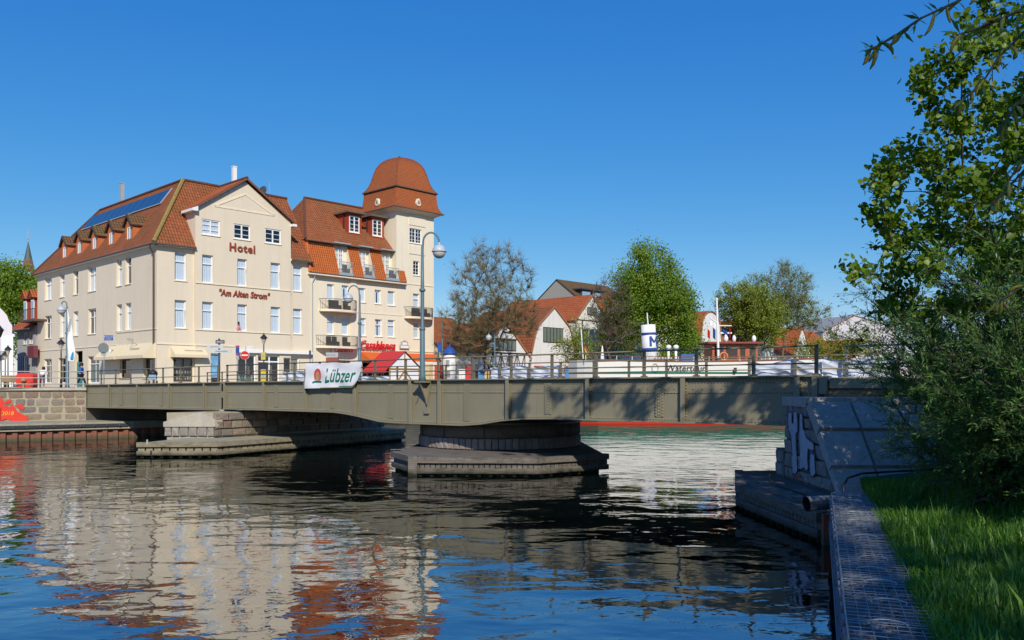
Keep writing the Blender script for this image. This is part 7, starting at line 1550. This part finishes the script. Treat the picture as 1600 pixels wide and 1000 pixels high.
# grass
def blades(n, xr, ur, hmin, hmax, seed, wid=.006):
    r = np.random.RandomState(seed); x = r.uniform(*xr, n); u = r.uniform(0, 1, n) ** 1.15 * (ur[1] - ur[0]) + ur[0]; y = -GWD - u; cl = .5 + .5 * np.sin(x * 2.3 + 1.3 * np.sin(u * 2.1)) * np.sin(u * 2.9 + x); h = r.uniform(hmin, hmax, n) * (.55 + .75 * cl)
    a = r.uniform(0, 2 * np.pi, n); lean = r.uniform(.15, .9, n) * h; dx, dy = np.cos(a), np.sin(a); z0 = bank_z(x, y) - .01; w_ = wid * r.uniform(.7, 1.5, n)
    P0 = np.stack([x, y, z0], 1); D = np.stack([dx, dy, 0 * dx], 1); S = np.stack([-dy, dx, 0 * dx], 1) * w_[:, None]; up = np.array([0, 0, 1.0])
    P1 = P0 + D * (lean * .25)[:, None] + up * (h * .55)[:, None]; P2 = P0 + D * (lean * .8)[:, None] + up * (h * .95 - lean * .15)[:, None]
    V = np.stack([P0 - S, P0 + S, P1 + S * .8, P1 - S * .8, P2], 1).reshape(-1, 3); b = 5 * np.arange(n)
    F4 = np.stack([b, b + 1, b + 2, b + 3], 1); F5 = np.stack([b + 3, b + 2, b + 4, b + 4], 1)
    t = np.repeat(np.clip(.45 + .35 * (cl - .5) + r.normal(0, .17, n), 0, 1), 5)
    return V, F4, F5, t
V, F4, F5, t = blades(76000, (-13.5, 3.0), (-.06, 5.5), .12, .36, 3)
V2, G4, G5, t2 = blades(2600, (-13.5, 1.0), (.0, 5.5), .2, .42, 8, .017); V3, H4, H5, t3 = blades(350, (-13.5, 1.0), (.0, 5.5), .35, .6, 9, .003); o2 = len(V); o3 = o2 + len(V2); V = np.concatenate([V, V2, V3]); F4 = np.concatenate([F4, G4 + o2, H4 + o3]); F5 = np.concatenate([F5, G5 + o2, H5 + o3]); t = np.concatenate([t, np.clip(t2 + .2, 0, 1), t3 * 0 + 1.0]); T = np.concatenate([F4[:, [0, 1, 2]], F4[:, [0, 2, 3]], F5[:, :3]]); me = np_mesh('grass', V, T, t)
M_GRASS = leafm('grass_blade', (.045, .14, .018), (.09, .24, .028), (.19, .32, .04), .38); go = link('grass', me, M_GRASS); go.location = GB.o; go.rotation_euler = (0, 0, GB.rz); tag(go, 'long green grass beside the wire basket wall', 'grass', kind='stuff')

# ------------------------------------------------------------------ trees
def leaves_np(Cn, size, r, kind='rhomb', droop=0.0, tint=None, dirs=None):
    n = len(Cn); d = r.normal(0, 1, (n, 3)) if dirs is None else dirs + r.normal(0, .55, (n, 3)); d[:, 2] -= droop; d /= np.linalg.norm(d, axis=1)[:, None]
    q = r.normal(0, .62, (n, 3)) + np.array([.10, -.62, .78]); s = np.cross(d, q); s /= np.linalg.norm(s, axis=1)[:, None] + 1e-9; nn = np.cross(s, d); L = size * r.uniform(.65, 1.25, n)[:, None]
    if kind == 'heart': shp = [(0, 0, 0), (-.46, .2, .07), (-.42, .58, .09), (0, 1, -.05), (.42, .58, .09), (.46, .2, .07)]; fq = [(0, 1, 2, 3), (3, 4, 5, 0)]
    elif kind == 'willow': shp = [(0, 0, 0), (-.11, .45, .02), (0, 1, -.06), (.11, .45, .02)]; fq = [(0, 1, 2, 3)]
    else: shp = [(0, 0, 0), (-.36, .5, .08), (0, 1, 0), (.36, .5, .08)]; fq = [(0, 1, 2, 3)]
    V = np.stack([Cn + s * (a * L) + d * (b * L) + nn * (c_ * L) for a, b, c_ in shp], 1).reshape(-1, 3); k = len(shp)
    F_ = (np.array(fq)[None] + k * np.arange(n)[:, None, None]).reshape(-1, 4)
    tt = r.rand(n) if tint is None else tint
    return V, F_, np.repeat(np.clip(tt, 0, 1), k)
def seg_tubes(P0, P1, R0, R1, sides):
    n = len(P0); d = P1 - P0; d /= np.linalg.norm(d, axis=1)[:, None] + 1e-9; ref = np.where(np.abs(d[:, 2:3]) < .9, np.array([[0, 0, 1.0]]), np.array([[1.0, 0, 0]])); u = np.cross(d, ref); u /= np.linalg.norm(u, axis=1)[:, None]; w_ = np.cross(d, u); V = []
    for P, Rr in ((P0, R0), (P1, R1)):
        for k in range(sides): a = 2 * math.pi * k / sides; V.append(P + (u * math.cos(a) + w_ * math.sin(a)) * Rr[:, None])
    V = np.stack(V, 1).reshape(-1, 3); b = 2 * sides * np.arange(n)[:, None]; F_ = []
    for k in range(sides): k2 = (k + 1) % sides; F_.append(np.concatenate([b + k, b + k2, b + sides + k2, b + sides + k], 1))
    return V, np.concatenate(F_)
def tree(name, label, loc, trunk_h, ell, nt_, seed, leafmat=None, bark=None, nleaf=0, lsize=.3, kind='rhomb', tip=.012, rmax=None, keep=None, step=.7, lspread=.35, group=None, forks=1, droop=.2, twig=0, twiglen=.5, curl=.35, ew=None, crown_name='crown', surf=2.6, wob=.10):
    r = np.random.RandomState(seed); t = thing(name, label, 'tree', loc, 0, group); cap_ = 400 + nt_ * 26; P = np.zeros((cap_, 3)); par = -np.ones(cap_, int); cnt = 1; dirv = np.zeros((cap_, 3)); dirv[0] = (0, 0, 1)
    def add(p, pa):
        nonlocal cnt
        P[cnt] = p; par[cnt] = pa; v = p - P[pa]; dirv[cnt] = v / (np.linalg.norm(v) + 1e-9); cnt += 1; return cnt - 1
    last = 0; k = max(3, int(trunk_h / .7))
    for j in range(k): last = add(np.array([.06 * math.sin(j * 1.7 + seed) * trunk_h / 4, .06 * math.cos(j * 1.3 + seed) * trunk_h / 4, trunk_h * (j + 1) / k]), last)
    top_i = last; top_p = P[top_i].copy(); first = max(1, top_i - max(1, k // 3))
    wts = np.array([e[1][0] * e[1][1] * e[1][2] for e in ell]); wts = np.array(ew) if ew else wts; wts = wts / wts.sum(); T = []
    while len(T) < nt_:
        e = ell[r.choice(len(ell), p=wts)]; v = r.normal(0, 1, 3); v /= np.linalg.norm(v); p = np.array(e[0]) + v * np.array(e[1]) * r.rand() ** (1 / surf)
        if keep is not None and not keep(p + np.array(loc)): continue
        T.append(p)
    T = sorted(T, key=lambda p: np.linalg.norm(p - top_p)); tips = []
    for p in T:
        d0 = np.linalg.norm(p - top_p); Q = P[first:cnt]; dd = np.linalg.norm(Q - p, axis=1); al = ((p - Q) * dirv[first:cnt]).sum(1) / (dd + 1e-9); cost = dd * (1.35 - .55 * al)
        i0 = first + int(np.argmin(cost)); a = P[i0].copy(); dv = dirv[i0]; L = np.linalg.norm(p - a); m = max(1, int(L / step)); cur = i0; side = r.normal(0, 1, 3) * wob * L
        for j in range(1, m + 1):
            f = j / m; q = a + (p - a) * f + (dv * curl * L) * f * (1 - f) * 1.2 + side * math.sin(math.pi * f) * .6 + (r.normal(0, .04, 3) * min(1, L) if j < m else 0); cur = add(q, cur)
            if cnt >= cap_ - 30: break
        tips.append(cur)
        if cnt >= cap_ - 30: break
    tips = np.array(tips)
    if twig:      # fine twigs round every end
        tp = []; base_n = cnt; ends = np.concatenate([tips, par[tips]]); ends = ends[ends > first]
        ends = np.concatenate([ends, np.arange(first + 6, cnt)]); src = r.choice(ends, twig); v = dirv[src] + r.normal(0, .6, (twig, 3)); v /= np.linalg.norm(v, axis=1)[:, None]; tw0 = P[src]; tw1 = tw0 + v * (twiglen * r.uniform(.5, 1.3, twig))[:, None]; tw1[:, 2] += .06
    n = cnt; rad = np.zeros(n); pw = 2.35
    leafless = np.ones(n, bool); leafless[par[1:n]] = False; rad[leafless] = tip ** pw
    for j in range(n - 1, 0, -1): rad[par[j]] += rad[j]
    rad = rad ** (1 / pw)
    if rmax: rad = np.minimum(rad, rmax)
    rad[0] *= 1.25; idx = np.arange(1, n); big = rad[idx] > .05; bm_ = bark
    V1, F1 = seg_tubes(P[par[idx[big]]], P[idx[big]], rad[par[idx[big]]], rad[idx[big]], 7); link('trunk', np_mesh('trunk', V1, F1, smooth=True), bm_, t)
    sm = idx[~big]; Vs, Fs_ = seg_tubes(P[par[sm]], P[sm], np.minimum(rad[par[sm]], .05), rad[sm] * .9, 4)
    if twig: Vt, Ft = seg_tubes(tw0, tw1, np.full(twig, tip * .8), np.full(twig, tip * .35), 3); Fs_ = np.concatenate([Fs_, Ft + len(Vs)]); Vs = np.concatenate([Vs, Vt])
    link('branches', np_mesh('branches', Vs, Fs_), bm_, t)['kind'] = 'stuff'
    if nleaf:
        ends = np.concatenate([tips, tips, par[tips]]) if not twig else tips
        src = r.choice(ends[ends > first], nleaf); Cn = P[src] + r.normal(0, lspread, (nleaf, 3))
        if twig: h_ = nleaf // 2; j = r.choice(twig, h_); Cn[:h_] = tw0[j] + (tw1[j] - tw0[j]) * r.uniform(.2, 1.05, h_)[:, None] + r.normal(0, lspread * .3, (h_, 3))
        clump = .5 + .28 * np.sin(P[src][:, 0] * 1.9 + seed) * np.cos(P[src][:, 2] * 1.7 + P[src][:, 1]) ; tt = clump + r.normal(0, .17, nleaf)
        V, F_, tn = leaves_np(Cn, lsize, r, kind, droop, tt); link(crown_name, np_mesh(crown_name, V, F_, tn), leafmat, t)['kind'] = 'stuff'
    return t
BK_BROWN = plain('bark_brown', (.13, .10, .07), .95, var=.35, scale=4); BK_DARK = plain('bark_dark', (.035, .03, .026), .95, var=.35, scale=5); BK_GREEN = plain('bark_olive', (.17, .14, .065), .95, var=.4, scale=3)
L_LIND = leafm('linden_leaf', (.075, .15, .008), (.15, .26, .014), (.27, .36, .03), .58); L_GREEN = leafm('fresh_leaf', (.10, .20, .012), (.19, .31, .022), (.30, .40, .04), .5); L_BUD = leafm('bud_leaf', (.10, .06, .02), (.14, .10, .03), (.16, .17, .035), .3); L_SPARSE = leafm('sparse_leaf', (.16, .21, .02), (.25, .32, .03), (.33, .38, .05), .5); L_WIL = leafm('willow_leaf', (.075, .18, .045), (.13, .28, .06), (.22, .35, .07), .5)
def pt(px, py, dep): return ((px - CX) / FPX * dep, dep, HC + (HY - py) * dep / FPX)
def ell_px(base, px, py, dep, rx, ry, rz): p = pt(px, py, dep); return ((p[0] - base[0], p[1] - base[1], p[2] - base[2]), (rx * dep / FPX, ry * dep / FPX, rz * dep / FPX))
b0 = pt(769, 0, 84); b0 = (b0[0], 84, QZ)
tree('bare_tree', 'bare spreading tree with many fine twigs right of the tower', b0, 1.9, [ell_px(b0, 770, 455, 84, 70, 58, 78), ell_px(b0, 765, 495, 84, 82, 60, 45), ell_px(b0, 740, 535, 84, 45, 50, 26)], 620, 3, L_BUD, BK_GREEN, 900, .12, tip=.016, twig=11500, twiglen=.85, lspread=.3, rmax=.26, curl=.5, step=.6, surf=3.2)
b0 = (pt(1003, 0, 101)[0], 101, QZ)
tree('broad_leaf_tree', 'big leafy green tree behind the ship funnel', b0, 3.0, [ell_px(b0, 1008, 435, 101, 60, 50, 56), ell_px(b0, 1016, 478, 101, 72, 58, 52), ell_px(b0, 985, 510, 101, 52, 50, 50), ell_px(b0, 1060, 505, 101, 32, 40, 45)], 460, 9, L_GREEN, BK_DARK, 62000, .235, lspread=.5, rmax=.4, tip=.02)
b0 = (pt(957, 0, 97)[0], 97, QZ)
tree('thin_bare_tree', 'thin brown bare tree left of the big leafy tree', b0, 2.6, [ell_px(b0, 955, 480, 97, 34, 34, 55), ell_px(b0, 965, 525, 97, 40, 34, 30)], 260, 14, L_BUD, BK_BROWN, 500, .12, twig=2600, twiglen=.8, tip=.018, rmax=.2, curl=.45)
b0 = (pt(1180, 0, 132)[0], 132, QZ)
tree('yellow_green_tree', 'yellow-green tree left of the twin pair behind the wheelhouse', b0, 3.2, [ell_px(b0, 1165, 480, 132, 44, 44, 48), ell_px(b0, 1190, 500, 132, 40, 40, 50)], 300, 21, L_SPARSE, BK_BROWN, 30000, .25, lspread=.6, rmax=.4, tip=.024, twig=1500, twiglen=1.1)
b0 = (pt(1222, 0, 136)[0], 136, QZ)
tree('sparse_tree', 'tall sparse tree with spreading branches right of the wheelhouse', b0, 4.0, [ell_px(b0, 1222, 455, 136, 48, 44, 45), ell_px(b0, 1240, 490, 136, 55, 44, 28)], 300, 33, L_SPARSE, BK_BROWN, 13000, .20, lspread=.55, rmax=.5, tip=.024, twig=3800, twiglen=1.2, curl=.5)
b0 = (pt(905, 0, 90)[0], 90, QZ)
tree('young_tree', 'young airy light green tree in front of the white steep gable', b0, 2.0, [ell_px(b0, 900, 545, 90, 36, 34, 26), ell_px(b0, 905, 510, 90, 20, 20, 22)], 130, 41, L_SPARSE, BK_BROWN, 4200, .17, lspread=.35, rmax=.1, tip=.014)
b0 = (pt(1105, 0, 118)[0], 118, QZ)
tree('small_bush_tree', 'low leafy tree between ship and round gable', b0, 1.2, [ell_px(b0, 1075, 540, 118, 26, 26, 22), ell_px(b0, 1035, 548, 118, 30, 26, 20)], 160, 43, L_GREEN, BK_BROWN, 10000, .23, lspread=.5, rmax=.15)
b0 = (pt(1300, 0, 140)[0], 140, QZ)
tree('olive_tree', 'olive green tree by the far right houses', b0, 2.0, [ell_px(b0, 1298, 545, 140, 28, 28, 25), ell_px(b0, 1262, 540, 140, 26, 26, 22), ell_px(b0, 1345, 540, 140, 30, 26, 24)], 160, 45, L_SPARSE, BK_BROWN, 8000, .26, lspread=.6, rmax=.2)
b0 = (pt(15, 0, 125)[0], 125, QZ)
tree('old_town_tree', 'dense green tree behind the grey house at the left', b0, 4.0, [ell_px(b0, 15, 465, 125, 60, 45, 52), ell_px(b0, 40, 500, 125, 30, 30, 60)], 260, 51, L_GREEN, BK_DARK, 26000, .33, lspread=.7, rmax=.4)
def linden_keep(p):
    if p[1] < 9.3 or p[2] < 4.9 + max(0, (p[0] - 9)) * .12: return False
    px = CX + FPX * p[0] / p[1]; py = HY - FPX * (p[2] - HC) / p[1]
    return py < -70 or px - 12 - 12 * math.sin(py * .055) - 8 * math.sin(py * .13 + 1) > np.interp(py, [-70, 0, 60, 130, 260, 400, 470, 520], [1525, 1490, 1435, 1400, 1355, 1330, 1345, 1420])
# the linden overhanging from the right, trunk outside the picture
lz = float(bank_z(np.array(0.0), np.array(-7.0)))
tree('linden_tree', 'linden tree with fresh heart-shaped leaves reaching in from the right', (13.6, 15.0, lz), 3.0, [((0, 0, 6.6 - lz), (7.9, 5.6, 4.8)), ((-.8, 0, 11.5 - lz), (7.0, 6, 4.6)), ((-4.0, 1.0, 14.0 - lz), (7.2, 5, 2.4))], 900, 61, L_LIND, BK_DARK, 110000, .105, 'heart', tip=.010, keep=linden_keep, ew=(.80, .12, .08), lspread=.13, rmax=.3, droop=.5, step=.5, twig=2500, twiglen=.5, curl=.3)
# trees behind the camera that shade the near bank and half the bridge
L_BACK = L_GREEN
tree('shade_tree', 'tall leafy tree standing behind the viewer', (8.0, -18.5, 2.0), 12.0, [((0, 0, 19.5), (5.2, 7.0, 6.0))], 240, 73, L_BACK, BK_DARK, 2700, .45, lspread=.8, rmax=.45)

# ------------------------------------------------------------------ willows
M_CATK = leafm('catkin', (.22, .19, .02), (.36, .30, .03), (.45, .42, .10), .25); BK_WIL = plain('willow_twig', (.08, .075, .045), .9, var=.3)
def willow_bush(label, loc, ns, hh, rr, seed, nleaf, lsize=.062, lean=(0, 0), ncat=500):
    r = np.random.RandomState(seed); t = thing('willow_bush', label, 'bush', loc, 0, 'willow bushes on the near bank'); A = []; B = []; RA = []; RB = []; LC = []; LD = []
    for s in range(ns):
        a = r.uniform(0, 2 * np.pi); p = np.array([r.normal(0, .35), r.normal(0, .35), -.05]); out = rr * r.uniform(.25, 1.05); h = hh * r.uniform(.5, 1.08); m = 11; prev = p; r0 = r.uniform(.018, .04); bend = r.uniform(.2, 1)
        dvec = np.array([math.cos(a) * out + lean[0], math.sin(a) * out * 1.1 + lean[1], 0.0])
        for j in range(1, m + 1):
            f = j / m; q = p + dvec * f ** 1.25 + np.array([0, 0, h * (f - .30 * bend * f ** 2.5)]) + r.normal(0, .05, 3); A.append(prev); B.append(q); RA.append(r0 * (1 - .85 * (j - 1) / m)); RB.append(r0 * (1 - .85 * f))
            if j >= 2:
                for w_ in range(5):
                    v = (q - prev) / np.linalg.norm(q - prev) + r.normal(0, .75, 3); v /= np.linalg.norm(v); L = r.uniform(.25, .75); e = q + v * L; A.append(q); B.append(e); RA.append(.005); RB.append(.002); LC.append((q, e)); LD.append(v)
            prev = q
    A, B, RA, RB = map(np.array, (A, B, RA, RB)); V, F_ = seg_tubes(A, B, RA, RB, 4); link('branches', np_mesh('branches', V, F_), BK_WIL, t)['kind'] = 'stuff'
    Q0 = np.array([c_[0] for c_ in LC]); Q1 = np.array([c_[1] for c_ in LC]); D = np.array(LD); k = r.choice(len(Q0), nleaf); f = r.uniform(.05, 1.05, nleaf)[:, None]; Cn = Q0[k] + (Q1[k] - Q0[k]) * f + r.normal(0, .02, (nleaf, 3))
    keep = Cn[:, 2] > .05; Cn = Cn[keep]; k = k[keep]; tt = .38 + .18 * np.sin(Q0[k][:, 0] * 3 + Q0[k][:, 1] * 2) + r.normal(0, .2, len(Cn))
    V, F_, tn = leaves_np(Cn, lsize, r, 'willow', -.1, tt, D[k] * 1.2); V2, F2, t2 = None, None, None
    link('foliage', np_mesh('foliage', V, F_, tn), L_WIL, t)['kind'] = 'stuff'
    j = r.choice(len(Cn), ncat); V, F_, tn = leaves_np(Cn[j], .05, r, 'rhomb', .2); link('catkins', np_mesh('catkins', V, F_, tn), M_CATK, t)['kind'] = 'stuff'
    return t
willow_bush('dense willow bush overhanging the stone abutment', (9.8, 16.9, 1.7), 75, 4.6, 3.0, 81, 72000, .092)
willow_bush('nearer willow bush at the right picture edge', (8.7, 12.4, 1.55), 70, 4.6, 2.6, 82, 72000, .088)
willow_bush('tall willow bush behind the other two, reaching up to the linden', (12.6, 18.5, 2.2), 60, 6.0, 3.6, 83, 48000, .095)
willow_bush('loose willow bush whose twigs cross the railing', (10.6, 19.0, 1.9), 26, 5.4, 2.6, 84, 14000, .08, (-.5, 0))
willow_bush('low willow scrub with drooping shoots in front of the bushes', (8.7, 14.6, 1.45), 70, 2.3, 2.2, 85, 52000, .088, (.3, 0))
willow_bush('low willow scrub at the right picture edge', (8.6, 10.6, 1.5), 45, 2.4, 1.9, 86, 36000, .085, (.5, 0))
# willow branches hanging into the picture close to the camera
wt = thing('willow_tree', 'willow with catkin twigs hanging in at the top right corner', 'tree', (4.4, 2.2, 1.5)); r = np.random.RandomState(90)
m = MB(); m.tube([(0, 0, 0), (.1, .1, 1.5), (0, .3, 3.2), (-.3, .6, 4.6)], [.16, .13, .11, .08], 9); m.build('trunk', BK_BROWN, wt, True)
def wpt(px, py, d): p = pt(px, py, d); return np.array([p[0] - 4.4, p[1] - 2.2, p[2] - 1.5])
paths = [[(1640, -60, 3.3), (1560, -30, 3.2), (1490, 5, 3.1), (1440, 28, 3.05), (1400, 55, 3.0), (1368, 74, 2.95), (1352, 80, 2.95)], [(1660, 60, 3.4), (1600, 50, 3.3), (1560, 90, 3.3), (1535, 130, 3.3), (1500, 160, 3.3)], [(1650, 20, 3.0), (1590, 18, 3.0), (1540, 40, 3.0), (1495, 55, 3.0)],
         [(1680, 250, 3.6), (1610, 255, 3.5), (1570, 300, 3.5), (1540, 330, 3.5)], [(1680, 120, 3.2), (1620, 130, 3.2), (1580, 175, 3.2), (1555, 215, 3.2)], [(1690, 420, 3.8), (1620, 430, 3.7), (1580, 460, 3.7), (1550, 475, 3.7)], [(1700, 150, 3.4), (1640, 190, 3.4), (1600, 245, 3.4), (1575, 285, 3.4)]]
A = []; B = []; RA = []; LC = []; LD = []; CC = []; CD = []
for pth in paths:
    Q = [wpt(*p) for p in pth]; start = Q[0]; A.append(np.array([-.3, .6, 4.6])); B.append(start); RA.append(.012)
    for a, b in zip(Q, Q[1:]):
        A.append(a); B.append(b); RA.append(.0055); d = (b - a) / np.linalg.norm(b - a)
        for j in range(10):
            f = r.rand(); c_ = a + (b - a) * f; dv = d * .9 + r.normal(0, .6, 3); (LC.append(c_), LD.append(dv)) if r.rand() < .72 else (CC.append(c_), CD.append(np.array([0, 0, -.7]) + d * .7))
A, B, RA = np.array(A), np.array(B), np.array(RA); V, F_ = seg_tubes(A, B, RA, RA * .7, 5); link('twigs', np_mesh('twigs', V, F_), BK_WIL, wt)['kind'] = 'stuff'
V, F_, tn = leaves_np(np.array(LC), .06, r, 'willow', .1, r.uniform(.0, .7, len(LC)), np.array(LD)); link('foliage', np_mesh('foliage', V, F_, tn), L_WIL, wt)['kind'] = 'stuff'
for c_, d in zip(CC, CD):
    d = d + r.normal(0, .4, 3); d /= np.linalg.norm(d); s_ = np.cross(d, r.normal(0, 1, 3)); s_ /= np.linalg.norm(s_); L = .065 * r.uniform(.8, 1.3); m = MB(); m.tube([c_ + d * L * f + s_ * .012 * math.sin(f * 2.6) for f in (0, .25, .5, .75, 1)], [.003, .0068, .0075, .006, .002], 6); me = m.mesh('catkin', True); n_ = len(me.vertices); at_ = me.attributes.new('tint', 'FLOAT', 'POINT'); at_.data.foreach_set('value', [float(r.rand())] * n_); link('catkin', me, M_CATK, wt)
